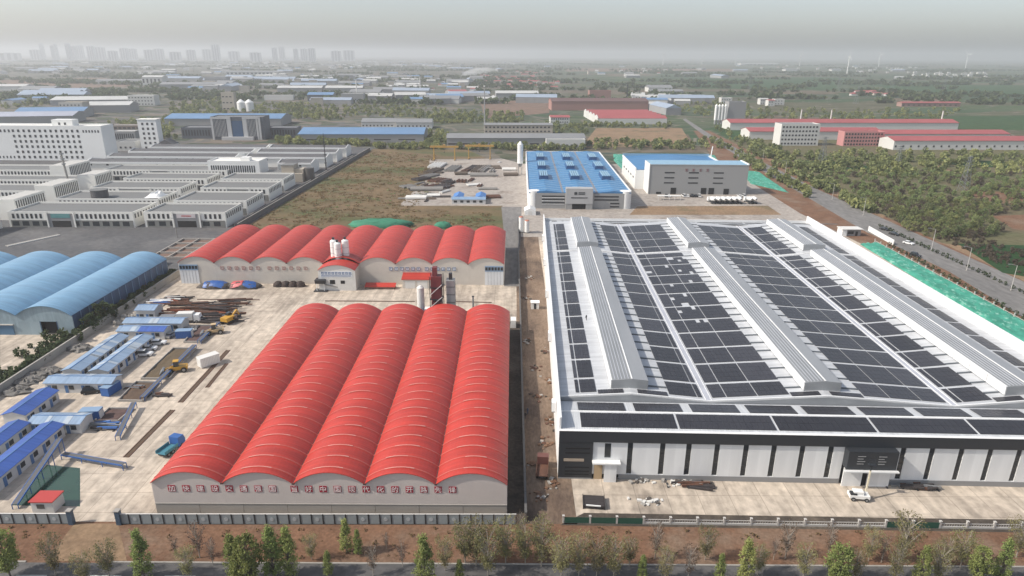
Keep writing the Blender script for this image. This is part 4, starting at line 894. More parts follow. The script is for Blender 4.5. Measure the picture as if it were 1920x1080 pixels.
# conveyor frames round the pond
def conveyor(label, a, b, h0, h1, w=1.0, group=None, matb=None):
    a = Vector((a[0], a[1], 0)); b = Vector((b[0], b[1], 0)); d = b - a; L = d.length
    t = thing('belt_conveyor', label, 'conveyor', a, math.atan2(d.y, d.x), group=group)
    mb = matb or bluep
    for s in (-w / 2, w / 2): MB().bar((0, s, h0), (L, s, h1), .12, .3).build('side_beam', mb, t)
    MB().bar((0, 0, h0 + .1), (L, 0, h1 + .1), w - .15, .08).build('belt', M('conveyor_belt', (.11, .11, .115), .8, scale=1), t)
    n = max(2, int(L / 4))
    for i in range(n + 1):
        x = L * i / n; z = h0 + (h1 - h0) * i / n
        MB().bar((x, -w / 2, 0), (x, -w / 2, z), .12).bar((x, w / 2, 0), (x, w / 2, z), .12).build('trestle', mb, t)
    return t
P = at
conveyor('blue belt conveyor rising beside the pond and the deep blue houses', P(30, 955), P(118, 850), 1.0, 3.5)
conveyor('blue belt conveyor lying along the far pond bank', P(120, 860), P(235, 880), 1.2, 1.2)
conveyor('low blue conveyor along the lower brown aggregate bed', P(222, 826), P(253, 766), 1.0, 1.6)
conveyor('low blue conveyor along the middle aggregate bed', P(268, 752), P(366, 655), 1.0, 1.4)
conveyor('low blue conveyor along the upper aggregate bed', P(374, 645), P(410, 612), 1.0, 1.4)
# aggregate beds: shallow walled bins of brown material
bed_m = M('brown_aggregate', (.115, .075, .048), .95, col2=(.075, .048, .033), scale=.5, detail=8, bump=.6)
bed_d = M('purple_brown_aggregate', (.105, .062, .055), .95, col2=(.075, .045, .04), scale=.5, detail=8, bump=.6)
bed_g = M('olive_aggregate', (.125, .09, .05), .95, col2=(.085, .062, .038), scale=.5, detail=8, bump=.6)
def bed(label, c4, mat):
    pts = [at(*c) for c in c4]; c = sum(pts, Vector()) / 4
    t = thing('aggregate_bin', label, 'aggregate bin', c, 0, group='aggregate bins in the yard')
    g = 8; m = MB(); rr = random.Random(len(label)); vs = []
    for i in range(g + 1):
        for j in range(g + 1):
            a = pts[0].lerp(pts[1], i / g); b = pts[3].lerp(pts[2], i / g); q = a.lerp(b, j / g) - c
            edge = i in (0, g) or j in (0, g); vs.append((q.x, q.y, .12 if edge else rr.uniform(.15, .55)))
    m.add(vs, [(i * (g + 1) + j, (i + 1) * (g + 1) + j, (i + 1) * (g + 1) + j + 1, i * (g + 1) + j + 1) for i in range(g) for j in range(g)])
    m.build('material_bed', mat, t, smooth=True)
    for a, b in zip(pts, pts[1:] + pts[:1]): MB().bar(a - c + Vector((0, 0, .3)), b - c + Vector((0, 0, .3)), .25, .6).build('kerb_wall', concrete, t)
bed('olive brown aggregate bin running between the white cars and the loader', ((265, 712), (318, 712), (367, 655), (325, 655)), bed_g)
bed('reddish aggregate bin with the roller beside it', ((345, 643), (378, 643), (405, 612), (373, 612)), bed_d)
bed('brown aggregate bin right of the teal door prefab house', ((222, 753), (268, 754), (296, 719), (256, 718)), bed_m)
bed('purple brown aggregate bin at the lower end of the row', ((178, 792), (222, 792), (250, 768), (205, 768)), bed_d)
# drains cut in the slab
drain = M('brown_drain', (.10, .065, .04), .95, col2=(.07, .045, .03), scale=.6)
for lab, a, b, w in (('long brown drain slot crossing the lower yard', (236, 858), (324, 769), .9), ('brown drain slot beside the white truck', (338, 755), (428, 657), .9), ('short brown drain slot right of the white truck', (388, 727), (425, 682), .6)):
    A, B = at(*a), at(*b); d = B - A; t = thing('drain_slot', lab, 'drain', A, math.atan2(d.y, d.x), group='drain slots in the yard')
    MB().box(0, d.length, -w / 2, w / 2, .045, .09).build('bed', drain, t); MB().box(0, d.length, -w / 2 - .15, -w / 2, .04, .16).build('kerb', rust, t); MB().box(0, d.length, w / 2, w / 2 + .15, .04, .16).build('kerb', rust, t)

# ------------------------------------------------------------------ vehicles
def wheel(t, x, y, r, w):
    wm = WH.get((r, w))
    if wm is None:
        a = MB(); a.tube((0, -w / 2, 0), (0, w / 2, 0), r, r, 14); b = MB(); b.tube((0, -w / 2 - .02, 0), (0, w / 2 + .02, 0), r * .55, r * .55, 10)
        wm = WH[(r, w)] = (a.mesh('tyre', blackrub), b.mesh('rim', greysteel))
    o = link('wheel', wm[0], t, (x, y, r)); link('rim', wm[1], o)
WH = {}
CARP = {}
def car(label, loc, rz, col, suv=False, group='cars in the yard'):
    t = thing('car', label, 'car', loc, rz, group=group)
    key = (col.name, suv)
    if key not in CARP:
        h = 1.75 if suv else 1.45
        prof = [(-2.2, .3), (2.2, .3), (2.25, .75), (1.95, .92), (.95, .98), (-1.7, 1.0), (-2.2, .95)]
        body = MB().prism_y([(x, z) for x, z in prof], -.88, .88).mesh('body', col)
        r = -2.0 if suv else -1.6
        cab = [(r, .98), (.95, .97), (.35, h), (r + .35, h)]
        cb = MB(); n = 4
        cb.add([(x, -.84 if z < 1.1 else -.66, z) for x, z in cab] + [(x, .84 if z < 1.1 else .66, z) for x, z in cab], [(0, 1, 2, 3), (7, 6, 5, 4), (0, 4, 5, 1), (1, 5, 6, 2), (2, 6, 7, 3), (3, 7, 4, 0)])
        roof = MB().box(r + .3, .42, -.68, .68, h - .04, h + .03).mesh('roof', col)
        CARP[key] = (body, cb.mesh('cabin_glass', glass), roof)
    for nm, me in zip(('body', 'cabin_glass', 'roof'), CARP[key]): link(nm, me, t)
    for x in (-1.4, 1.4):
        for y in (-.82, .82): wheel(t, x, y, .34, .24)
    for y in (-.6, .6): bx('headlight', white, t, 2.2, 2.27, y - .18, y + .18, .6, .75)
    return t
cw = M('car_white', (.78, .78, .77), .25, scale=1); cbk = M('car_black', (.02, .02, .022), .25, scale=1); csv = M('car_silver', (.42, .43, .44), .3, .4, scale=1); crd = M('car_red', (.35, .03, .03), .3, scale=1)
def gp(px, py): p = at(px, py); return (p.x, p.y, .06)
car('white car parked nearest the half blue prefab house', gp(297, 646), R(8), cw)
car('middle white car parked beside the long prefab houses', gp(279, 657), R(12), cw)
car('white car parked nearest the olive aggregate bin', gp(271, 667), R(5), cw, True)
car('dark four wheel drive alone on the pale court', gp(173, 737), R(15), cbk, True)
car('silver car half hidden beside the half blue prefab house', gp(322, 631), R(80), csv)
def loader(label, loc, rz, mat):
    t = thing('wheel_loader', label, 'loader', loc, rz)
    MB().prism_y([(-2.6, .8), (.4, .8), (.4, 1.5), (-.6, 1.7), (-2.6, 1.6)], -1.0, 1.0).build('engine_body', mat, t)
    MB().prism_y([(-.6, 1.6), (.7, 1.6), (.6, 3.1), (-.5, 3.1)], -.7, .7).build('cab', glass, t); MB().box(-.65, .75, -.78, .78, 3.1, 3.22).build('cab_roof', mat, t)
    MB().box(.4, 1.8, -.7, .7, .7, 1.3).build('front_frame', mat, t)
    for s in (-.5, .5): MB().bar((.8, s, 1.6), (3.2, s, .7), .2, .35).build('lift_arm', mat, t)
    MB().prism_y([(3.0, .2), (4.1, .15), (4.2, .3), (3.4, 1.3), (3.0, 1.2)], -1.35, 1.35).build('bucket', greysteel, t)
    for x in (-1.7, 1.5):
        for y in (-1.05, 1.05): wheel(t, x, y, .72, .5)
loader('yellow wheel loader beside the olive aggregate bin', gp(333, 697), R(200), yellowp)
loader('yellow and white wheel loader at the upper aggregate bin', gp(403, 626), R(200), M('loader_cream', (.55, .40, .22), .5, scale=1))
def truck(label, loc, rz, cabm, boxm, L=7.5, boxed=True, group=None):
    t = thing('truck', label, 'truck', loc, rz, group=group)
    bx('chassis', charcoal, t, -L / 2, L / 2, -.5, .5, .7, 1.0)
    MB().prism_y([(L / 2 - 2.0, .6), (L / 2, .6), (L / 2, 1.7), (L / 2 - .35, 2.7), (L / 2 - 2.0, 2.75)], -1.15, 1.15).build('cab', cabm, t)
    MB().box(L / 2 - .05, L / 2 + .03, -.95, .95, 1.6, 1.75).build('windscreen_bar', glass, t)
    if boxed: bx('cargo_box', boxm, t, -L / 2, L / 2 - 2.2, -1.2, 1.2, 1.0, 3.3)
    else:
        bx('deck', boxm, t, -L / 2, L / 2 - 2.2, -1.2, 1.2, 1.0, 1.15)
        for s in (-1.2, 1.1): bx('side_board', boxm, t, -L / 2, L / 2 - 2.2, s, s + .1, 1.15, 1.7)
    for x in (-L / 2 + 1, -L / 2 + 2.2, L / 2 - 1.1):
        for y in (-1.0, 1.0): wheel(t, x, y, .5, .35)
    return t
t = thing('site_container', 'white site container standing among the drain slots', 'container', gp(378, 692), R(48))
bx('box', white, t, 0, 5.2, 0, 2.4, .15, 2.7); bx('door', offwhite, t, -.05, .02, .2, 2.2, .3, 2.5); bx('roof', offwhite, t, -.06, 5.26, -.06, 2.46, 2.7, 2.8)
for i in range(12): bx('side_rib', offwhite, t, .25 + i * .42, .37 + i * .42, -.05, .001, .25, 2.6)
truck('blue dumper parked at the flank of the front red warehouse', gp(322, 846), R(75), bluep, M('teal_box', (.05, .20, .26), .6, scale=1), 6, False)
truck('white flatbed beside the rusty steel heap', gp(357, 604), R(5), white, offwhite, 7, True)
for i, (px, py, a, lab) in enumerate(((150, 790, 5, 'blue steel container below the pale court'), (330, 636, 8, 'blue container beside the reddish aggregate bin'), (205, 745, 80, 'blue container standing left of the brown aggregate bin'), (300, 608, 3, 'grey container behind the patchy prefab house'))):
    t = thing('site_container', lab, 'container', gp(px, py), R(a)); cm_ = bluep if i < 3 else midgrey
    bx('box', cm_, t, 0, 4.4, 0, 2.2, .1, 2.3); bx('roof', lightblue if i < 3 else greysteel, t, -.05, 4.45, -.05, 2.25, 2.3, 2.4); bx('door', offwhite, t, 4.38, 4.44, .2, 2.0, .2, 2.1)
    for q in range(9): bx('side_rib', cm_, t, .25 + q * .47, .4 + q * .47, -.06, .001, .15, 2.2)
# yellow excavator at the end of the steel heap
t = thing('excavator', 'yellow excavator at the right end of the rusty steel heap', 'excavator', gp(430, 605), R(70))
for y in (-1.1, 1.1): MB().prism_y([(-1.9, 0), (1.9, 0), (2.1, .5), (1.7, .9), (-1.7, .9), (-2.1, .5)], y - .3, y + .3).build('track', blackrub, t)
MB().box(-2.2, 1.2, -1.3, 1.3, 1.0, 2.2).build('house', yellowp, t); MB().box(.1, 1.5, .3, 1.25, 1.3, 3.0).build('cab', glass, t)
MB().bar((1.0, -.3, 1.8), (3.4, -.3, 3.1), .4, .5).build('boom', yellowp, t); MB().bar((3.4, -.3, 3.1), (4.2, -.3, 1.2), .3, .4).build('stick', yellowp, t); MB().box(3.7, 4.6, -.8, .2, .3, 1.2).build('bucket', charcoal, t)

# ------------------------------------------------------------------ heaps, stacks and plant in the middle yard
def blob(name, label, cat, px, py, sx, sy, h, mat, seed=0, group=None, parts=None):
    p = at(px, py); t = thing(name, label, cat, (p.x, p.y, 0), group=group); rr = random.Random(seed); m = MB(); n, k = 20, 5; vs = []
    for j in range(k + 1):
        f = j / k; r_ = math.cos(f * math.pi / 2) ** .7
        for i in range(n):
            a = 2 * math.pi * i / n; w = 1 + (.3 if 'rubble' in name else .16) * rr.uniform(-1, 1)
            vs.append((sx * r_ * math.cos(a) * w, sy * r_ * math.sin(a) * w, h * math.sin(f * math.pi / 2) * (1 + (.35 if 'rubble' in name else .1) * rr.uniform(-1, 1))))
    m.add(vs, [(j * n + i, j * n + (i + 1) % n, (j + 1) * n + (i + 1) % n, (j + 1) * n + i) for j in range(k) for i in range(n)] + [tuple(k * n + i for i in range(n))])
    m.build('heap', mat, t, smooth=('rubble' not in name)); return t
tarp_b = M('blue_tarpaulin', (.02, .11, .36), .45, col2=(.015, .07, .26), scale=.6, bump=.5, bscale=1.2)
tarp_r = M('red_tarpaulin', (.55, .10, .11), .5, col2=(.42, .07, .08), scale=.6, bump=.5, bscale=1.2)
gravel = M('dark_gravel', (.105, .09, .078), .95, col2=(.06, .052, .047), scale=1.2, bump=.7)
t = blob('covered_heap', 'left gravel heap under a bright blue tarpaulin by the rear warehouse', 'heap', 404, 539, 6.2, 2.6, 2.3, gravel, 1)
def tarp(t, sx, sy, h, x0, x1, mat, seed):
    m = MB(); rr = random.Random(seed); vs = []; n, k = 10, 8
    for i in range(n + 1):
        for j in range(k + 1):
            x = x0 + (x1 - x0) * i / n; y = -sy * .9 + sy * 1.6 * j / k
            d = min(.98, math.hypot(x / sx, y / sy)); vs.append((x, y, max(.1, h * math.sqrt(1 - d ** 2.2) * 1.04 + .12 + .1 * rr.uniform(-1, 1))))
    m.add(vs, [(i * (k + 1) + j, (i + 1) * (k + 1) + j, (i + 1) * (k + 1) + j + 1, i * (k + 1) + j + 1) for i in range(n) for j in range(k)]).build('tarpaulin', mat, t, smooth=True)
tarp(t, 6.2, 2.6, 2.3, -3.6, 4.4, tarp_b, 2)
t = blob('covered_heap', 'right gravel heap under red and blue tarpaulins by the rear warehouse', 'heap', 457, 539, 6.4, 2.6, 2.3, gravel, 3)
tarp(t, 6.4, 2.6, 2.3, -4.0, .2, tarp_r, 4); tarp(t, 6.4, 2.6, 2.3, .5, 5.0, tarp_b, 5)
for i in range(4):
    blob('dark_heap', f'dark brown heap in front of the rear warehouse, {ORD[i]} from the left of four', 'heap', 522 + i * 14, 537, 1.7, 1.4, 2.0, M('dark_brown_spoil', (.05, .035, .03), .9, scale=1), 20 + i, group='four dark heaps')
blob('green_net_heap', 'long green netted spoil heap behind the rear red warehouse', 'heap', 715, 424, 16, 5, 3.6, M('green_dust_net', (.035, .21, .125), .85, col2=(.025, .15, .09), scale=.35, detail=8, bump=.8, bscale=.8), 31)
blob('green_net_heap', 'small green netted heap right of the long one', 'heap', 831, 427, 4.5, 3, 3.0, MATS['green_dust_net'], 32)
# red roofed store and low red strip
p = at(755, 541); t = thing('store_shed', 'small cream shed with red mono pitch roof before the rear warehouse', 'shed', (p.x, p.y, 0))
bx('wall', gable_lt, t, 0, 10, 0, 4.5, 0, 3.4); MB().prism_x([(-.3, 3.4), (4.6, 4.6), (4.6, 4.75), (-.3, 3.55)], -.3, 10.2).build('roof', red_roof, t)
for i in range(2): bx('door', offwhite, t, 1 + i * 4.4, 4.6 + i * 4.4, -.06, .01, .05, 2.9)
p = at(684, 543); t = thing('low_canopy', 'low red sheet canopy left of the cream store shed', 'canopy', (p.x, p.y, 0)); MB().prism_x([(0, .9), (2.5, 1.7), (2.5, 1.85), (0, 1.05)], 0, 11).build('roof', red_roof, t)
for x in (.3, 10.7):
    for y, z in ((.2, .95), (2.3, 1.65)): bx('post', rust, t, x - .1, x + .1, y - .1, y + .1, 0, z)
# conveyor machine
p = at(603, 545); t = thing('batching_hopper', 'dark hopper with white frame and feed belt before the mixing hall', 'machine', (p.x, p.y, 0))
MB().prism_x([(-1.6, 4.4), (1.6, 4.4), (1, 2.9), (-1, 2.9)], -1.8, 1.8).build('hopper', charcoal, t)
for x in (-1.3, 1.3):
    for y in (-.9, .9): MB().tube((x, y, 0), (x, y, 3.0), .13).build('leg', white, t)
MB().bar((1, 0, 2.5), (8.5, 1, .6), 1.0, .3).build('feed_belt', concrete, t); MB().box(-2.4, 2.4, -1.6, 1.6, 0.0, .35).build('base', charcoal, t)
# asphalt tower, seen over the front roof
p = Vector((-23.3, 194.5, 0))
t = thing('asphalt_tower', 'dark red asphalt mixing tower rising behind the front warehouse roof', 'plant tower', p)
dkred = M('plant_dark_red', (.17, .03, .032), .6, col2=(.12, .025, .028), scale=.6)
for i, z in enumerate((0, 4.2, 8.4, 12.2)): MB().box(-1.6, 1.6, -1.6, 1.6, z + .2, z + 3.6).build('stage', dkred, t); MB().box(-1.9, 1.9, -1.9, 1.9, z, z + .18).build('deck', charcoal, t)
MB().box(-1.1, .3, -1, 1, 15.8, 18.5).build('elevator_head', dkred, t)
for a in ((-1.9, -1.9), (1.9, -1.9), (-1.9, 1.9), (1.9, 1.9)): MB().bar((*a, 0), (*a, 16), .2).build('column', charcoal, t)
for z in (2, 6, 10): MB().bar((-1.9, -1.95, z), (1.9, -1.95, z + 3.5), .14).build('brace', white, t)
t = thing('dust_tower', 'grey steel filter tower beside the dark red asphalt tower', 'plant tower', p + Vector((4.4, 0, 0)))
MB().box(-1.3, 1.3, -1.5, 1.5, 3, 14.6).build('casing', midgrey, t); MB().box(-.5, .5, -.5, .5, 14.6, 16.6).build('exhaust', charcoal, t)
for x in (-1.2, 1.2): MB().tube((x, -1.3, 0), (x, -1.3, 3), .18).build('leg', greysteel, t); MB().tube((x, 1.3, 0), (x, 1.3, 3), .18).build('leg', greysteel, t)
for z in (5, 7.5, 10, 12.5): MB().box(-1.36, 1.36, -1.56, 1.56, z, z + .15).build('band', charcoal, t)
t = thing('bitumen_silo', 'cream cylindrical silo left of the asphalt tower', 'silo', p + Vector((-5.2, 1, 0)))
MB().cyl(0, 0, 1, 11.5, 1.15, n=18).cyl(0, 0, 11.5, 12.2, 1.15, .3, n=18).build('shell', offwhite, t); MB().cyl(0, 0, 0, 1, .9, n=12).build('base', greysteel, t)
t = thing('steel_post', 'plain grey post right of the asphalt tower', 'post', (-12.0, 193, 0)); MB().cyl(0, 0, 0, 9.5, .3, .26, n=10).build('shaft', greysteel, t); MB().cyl(0, 0, 9.5, 9.7, .4, n=10).build('cap', charcoal, t)
t = thing('plant_cabin', 'small blue cabin at the foot of the asphalt tower', 'cabin', p + Vector((-3.6, -2.6, 0))); bx('wall', bluep, t, 0, 2.6, 0, 2, 0, 5.6); bx('roof', white, t, -.1, 2.7, -.1, 2.1, 5.6, 5.75); bx('window', glass, t, .4, 2.2, -.05, .01, 4.2, 5.2)
# long drain kerbs on the slab between the warehouses
for lab, a, b in (('long thin rail kerb behind the front warehouse', (610, 565), (778, 566)), ('short thin rail kerb right of the asphalt tower', (850, 566), (922, 568)), ('thin rail kerb beside the orange pipe stack', (370, 562), (487, 563))):
    A, B = at(*a), at(*b); t = thing('rail_kerb', lab, 'kerb', A, math.atan2(B.y - A.y, B.x - A.x)); L = (B - A).length; MB().box(0, L, -.15, .15, .04, .3).build('rail', M('brown_rail', (.16, .11, .085), .8, scale=1), t)
# rusty steel: stacks of beams
def beam_stack(label, px, py, L, W, n, h, mats, seed, rz=0.0, group='rusty steel stacks'):
    p = at(px, py); t = thing('steel_stack', label, 'steel stack', (p.x, p.y, 0), rz, group=group); rr = random.Random(seed)
    for i in range(n):
        l = L * rr.uniform(.35, .8); x = rr.uniform(-L / 2, L / 2 - l * .6); y = rr.uniform(-W / 2, W / 2); z = rr.uniform(0, h)
        a = rr.uniform(-.18, .18); m = MB(); m.bar((x, y, z + .2), (x + l * math.cos(a), y + l * math.sin(a), z + .2 + rr.uniform(0, .2)), rr.uniform(.25, .6), rr.uniform(.25, .55))
        m.build('beam', rr.choice(mats), t)
    for i in range(3): MB().box(-L / 2 + i * L / 2 - .15, -L / 2 + i * L / 2 + .15, -W / 2, W / 2, 0, .2).build('bearer', charcoal, t)
    return t
darksteel = M('dark_steel_scrap', (.045, .038, .038), .8, scale=1); orange = M('orange_primer', (.34, .10, .045), .7, scale=1)
beam_stack('rusty steel heap right of the pale hut', 345, 590, 20, 5, 26, 1.4, [rust, rust, darksteel, orange], 1)
beam_stack('dark scrap heap with pale sheets at the right end of the steel yard', 407, 600, 12, 6, 26, 1.6, [darksteel, darksteel, greysteel, rust], 2)
beam_stack('orange and blue bars stacked against the boundary wall', 300, 568, 10, 6, 16, .8, [orange, orange, bluep, darksteel, white], 3)
beam_stack('dark girders lying behind the rusty heap', 360, 572, 18, 3.5, 14, .9, [darksteel, rust, rust], 4)
beam_stack('rusty pipes stacked alone on the open slab', 432, 569, 12, 4, 10, .7, [rust, rust, darksteel], 5)
beam_stack('mixed reddish rubble steel along the boundary wall by the long prefab houses', 205, 652, 5, 3, 10, .5, [orange, rust, offwhite], 6, R(60))
beam_stack('dark scrap mass between the pale hut and the excavator', 380, 585, 17, 6, 40, 1.8, [darksteel, darksteel, rust, rust, M('dull_brown_steel', (.10, .06, .045), .85, scale=1)], 7)
beam_stack('brown girders just right of the pale hut', 322, 600, 11, 4, 24, 1.5, [darksteel, rust, MATS['dull_brown_steel']], 8)
beam_stack('low dark scrap row under the boundary wall corner', 330, 562, 9, 3, 16, .8, [darksteel, rust, offwhite], 9)
beam_stack('pale timber and pipes beside the upper aggregate bin', 352, 622, 5, 2.5, 12, .9, [offwhite, greysteel, darksteel], 10)
beam_stack('small pipe bundle beside the teal door prefab house', 250, 728, 4, 1.6, 8, .4, [greysteel, rust], 12)
beam_stack('loose scrap at the lower end of the aggregate bins', 190, 803, 7, 3, 14, .6, [darksteel, greysteel, bluep], 13)
beam_stack('scattered bars beside the long drain slot', 300, 742, 5, 2, 6, .2, [rust, darksteel], 14)
# site rubble on the dark strip by the wall
for i, (px, py) in enumerate(((240, 596), (262, 592), (228, 606))):
    blob('rubble_heap', ['pale rubble heap left of the pale prefab hut', 'right pale rubble heap by the pale hut', 'lower pale rubble heap by the boundary wall'][i], 'heap', px, py, 2.6, 1.8, 1.3, M('pale_rubble', (.33, .31, .28), .95, scale=1.5, bump=.8), 40 + i, group='rubble heaps by the wall')
for i, (px, py) in enumerate(((150, 655), (70, 705), (92, 698), (48, 718), (30, 735))):
    blob('rubble_heap', f'grey stony heap on the strip outside the wall, {ORD[i]} from the right', 'heap', px, py, 3.4, 2.4, 1.1, M('grey_rubble', (.20, .19, .175), .95, col2=(.13, .12, .11), scale=1.2, bump=.8), 50 + i, group='stony heaps along the wall')
# ------------------------------------------------------------------ front fences
fp_m = M('fence_panel_grey', (.27, .305, .315), .6, col2=(.225, .255, .265), scale=.8); fpost = M('fence_post_dark', (.022, .026, .03), .6, scale=1)
emb = M('fence_emblem', (.42, .45, .46), .6, scale=1)
def panel_fence(label, xa, ya, xb, yb, pw=2.05, h=2.15):
    a, b = Vector((xa, ya, 0)), Vector((xb, yb, 0)); d = b - a; L = d.length; t = thing('panel_fence', label, 'fence', a, math.atan2(d.y, d.x))
    n = max(1, round(L / pw)); w = L / n
    em = MB(); em.tube((0, -.05, 0), (0, -.01, 0), .36, .36, 14); eme = em.mesh('emblem', emb)
    for i in range(n):
        bx('fence_panel', fp_m, t, i * w + .14, (i + 1) * w - .14, -.05, .05, .12, h)
        if i % 2: link('emblem', eme, t, ((i + .5) * w, -.05, h * .52))
    for i in range(n + 1): bx('fence_post', fpost, t, i * w - .12, i * w + .12, -.1, .1, 0, h + .08)
    MB().box(0, L, -.09, .09, h + .001, h + .1).build('top_rail', offwhite, t); MB().box(0, L, -.13, .13, 0, .119).build('foot_rail', charcoal, t)
panel_fence('grey panelled site fence left of the gate opening', -106, 98.8, at(136, 984).x, 98.9)
panel_fence('grey panelled site fence in front of the red warehouse', at(222, 984).x, 98.9, 1.0, 99.4)
for i, px in enumerate((134, 224)):
    p = at(px, 984); t = thing('gate_pillar', ['left dark blue pillar of the gate opening', 'right dark blue pillar of the gate opening'][i], 'gate pillar', (p.x, 98.9, 0)); bx('shaft', M('pillar_blue', (.05, .09, .14), .6, scale=1), t, -.4, .4, -.4, .4, 0, 2.9); bx('cap', concrete, t, -.5, .5, -.5, .5, 2.9, 3.05)
wp = M('fence_white', (.50, .48, .45), .8, scale=1); gnet = M('green_fence_net', (.02, .085, .055), .8, scale=1)
def post_fence(label, a, b, gap, h=1.5, nets=(), name='post_fence'):
    a, b = Vector((a[0], a[1], 0)), Vector((b[0], b[1], 0)); d = b - a; L = d.length; t = thing(name, label, 'fence', a, math.atan2(d.y, d.x)); n = max(1, round(L / gap)); w = L / n
    for i in range(n + 1):
        bx('post', wp, t, i * w - .16, i * w + .16, -.16, .16, 0, h); bx('post_cap', wp, t, i * w - .22, i * w + .22, -.22, .22, h, h + .12)
    for i in range(n):
        bx('low_wall', wp, t, i * w + .17, (i + 1) * w - .17, -.12, .12, 0, .45)
        bx('rail', wp, t, i * w + .17, (i + 1) * w - .17, -.05, .05, .95, 1.05)
        if i in nets: bx('net_sheet', gnet, t, i * w + .18, (i + 1) * w - .18, -.14, -.125, .1, 1.35)
        else:
            m = MB()
            for q in range(10): m.box(i * w + .3 + q * (w - .6) / 9.3, i * w + .36 + q * (w - .6) / 9.3, -.02, .02, .45, .95)
            m.build('railing', wp, t)
post_fence('low white post fence in front of the solar roof factory', (9.5, 99.9), (130, 98.2), 4.9, nets=(0, 1, 2, 12, 13))
pa, pb = at(1640, 455), at(1990, 645)
post_fence('white post fence along the green netted bank on the right', (pa.x, pa.y), (pb.x, pb.y), 5.2, 1.7)
wall_run('cream_wall', 'short cream wall beside the side road at the factory corner', 'wall', at(1628, 433), at(1675, 460), 2.4, .4, white)
# green netted bank, uneven
def net_bank(label, quad, h, seed, n=36, k=8):
    n *= 2; k *= 2
    pts = [at(*q) for q in quad]; c = sum(pts, Vector()) / 4; t = thing('dust_net', label, 'dust net', c); rr = random.Random(seed); vs = []
    for i in range(n + 1):
        for j in range(k + 1):
            q = pts[0].lerp(pts[1], i / n).lerp(pts[3].lerp(pts[2], i / n), j / k) - c
            e = min(i, n - i, 1) * min(j, k - j, 1); vs.append((q.x, q.y, .1 + e * h * (.4 + .6 * rr.random())))
    m = MB().add(vs, [(i * (k + 1) + j, (i + 1) * (k + 1) + j, (i + 1) * (k + 1) + j + 1, i * (k + 1) + j + 1) for i in range(n) for j in range(k)]); m.build('net', gn2, t, smooth=True); return t
gn2 = M('bright_dust_net', (.055, .33, .235), .8, col2=(.025, .19, .13), scale=.35, detail=9, contrast=1.5, bump=.9, bscale=.7, col3=(.24, .46, .37), scale3=.7, cut3=(.55, .66), stretch=(1, .6, 1))
net_bank('bright green dust net over the bank right of the factory', ((1612, 458), (1990, 690), (1990, 640), (1646, 456)), .9, 1, 60, 6)
net_bank('green dust net behind the blue roofed plant', ((1150, 300), (1168, 320), (1180, 300), (1160, 290)), .8, 2, 8, 4)
net_bank('green dust net spread right of the grey plant', ((1408, 345), (1480, 362), (1420, 322), (1385, 318)), .8, 3, 20, 6)
net_bank('green dust net strip behind the grey plant', ((1150, 296), (1345, 300), (1340, 291), (1150, 289)), .6, 4, 30, 4)
# ------------------------------------------------------------------ things on the factory apron and in the lane
t = thing('boom_lift', 'white boom lift with raised arm at the factory entrance', 'boom lift', gp(1610, 936), R(-8)); t.scale = (.82, .82, .82)
MB().box(-2.4, 2.0, -1.05, 1.05, .7, 1.5).build('chassis', white, t); MB().box(-1.6, .6, -.8, .8, 1.5, 2.3).build('turret', white, t); MB().box(-2.3, -.9, -.95, .2, 1.5, 2.0).build('engine_cover', charcoal, t)
MB().bar((1.2, 0, 2.2), (1.7, 1.0, 7.2), .3, .34).build('boom', M('boom_cream', (.62, .56, .42), .5, scale=1), t); MB().bar((1.7, 1.0, 7.2), (1.9, 1.3, 8.6), .22, .24).build('fly_boom', charcoal, t)
MB().box(1.2, 2.8, .8, 1.9, 8.5, 8.62).build('basket_floor', charcoal, t)
for x, y in ((1.2, .8), (2.8, .8), (1.2, 1.9), (2.8, 1.9)): MB().bar((x, y, 8.6), (x, y, 9.6), .08).build('basket_post', charcoal, t)
MB().bar((1.2, .8, 9.6), (2.8, .8, 9.6), .08).bar((1.2, 1.9, 9.6), (2.8, 1.9, 9.6), .08).build('basket_rail', charcoal, t)
for x in (-1.6, 1.3):
    for y in (-1.0, 1.0): wheel(t, x, y, .5, .4)
t = thing('steel_container', 'open dark skip lying by the factory apron corner', 'skip', gp(1113, 945), R(-4))
for i in range(7): bx('slat', darksteel, t, -1.9, 1.9, -1.6 + i * .46, -1.2 + i * .46, .2 + .05 * (i % 2), .75)
for x in (-2, 2): bx('end_plate', darksteel, t, x - .06, x + .06, -1.7, 1.7, 0, .9)
MB().bar((-1.5, -1.7, .9), (1.2, -1.9, .95), .2).build('pale_plank', white, t)
for i, (px, py, lab) in enumerate(((1222, 941, 'white broken rubble pile in the middle of the apron'), (1310, 908, 'rubble pile below the slot windows left of the entrance'), (1205, 902, 'earth and rubble pile nearest the corner canopy'), (1270, 906, 'pale debris pile against the factory wall'))):
    p = at(px, py); t = thing('rubble_pile', lab, 'rubble', (p.x, p.y, .04), group='rubble piles on the apron'); rr = random.Random(60 + i)
    for q in range(26):
        a, d = rr.uniform(0, 6.28), abs(rr.gauss(0, 1.1)); s = rr.uniform(.15, .5); b = bx('chunk', rr.choice([offwhite, offwhite, concrete, gravel]), t, d * 1.6 * math.cos(a) - s, d * 1.6 * math.cos(a) + s, d * .6 * math.sin(a) - s * .6, d * .6 * math.sin(a) + s * .6, 0, s * rr.uniform(.4, 1.1), rz=rr.uniform(0, 3))
for i, (px, py, L, lab) in enumerate(((1690, 913, 6, 'steel truss sections laid right of the entrance'), (1737, 917, 4, 'small flat stack of sections further right of the entrance'), (1290, 912, 8, 'planks and bars laid along the left apron'))): beam_stack(lab, px, py, L, 1.6, 9, .4, [darksteel, rust, greysteel], 70 + i, R(-3), 'material laid on the apron')
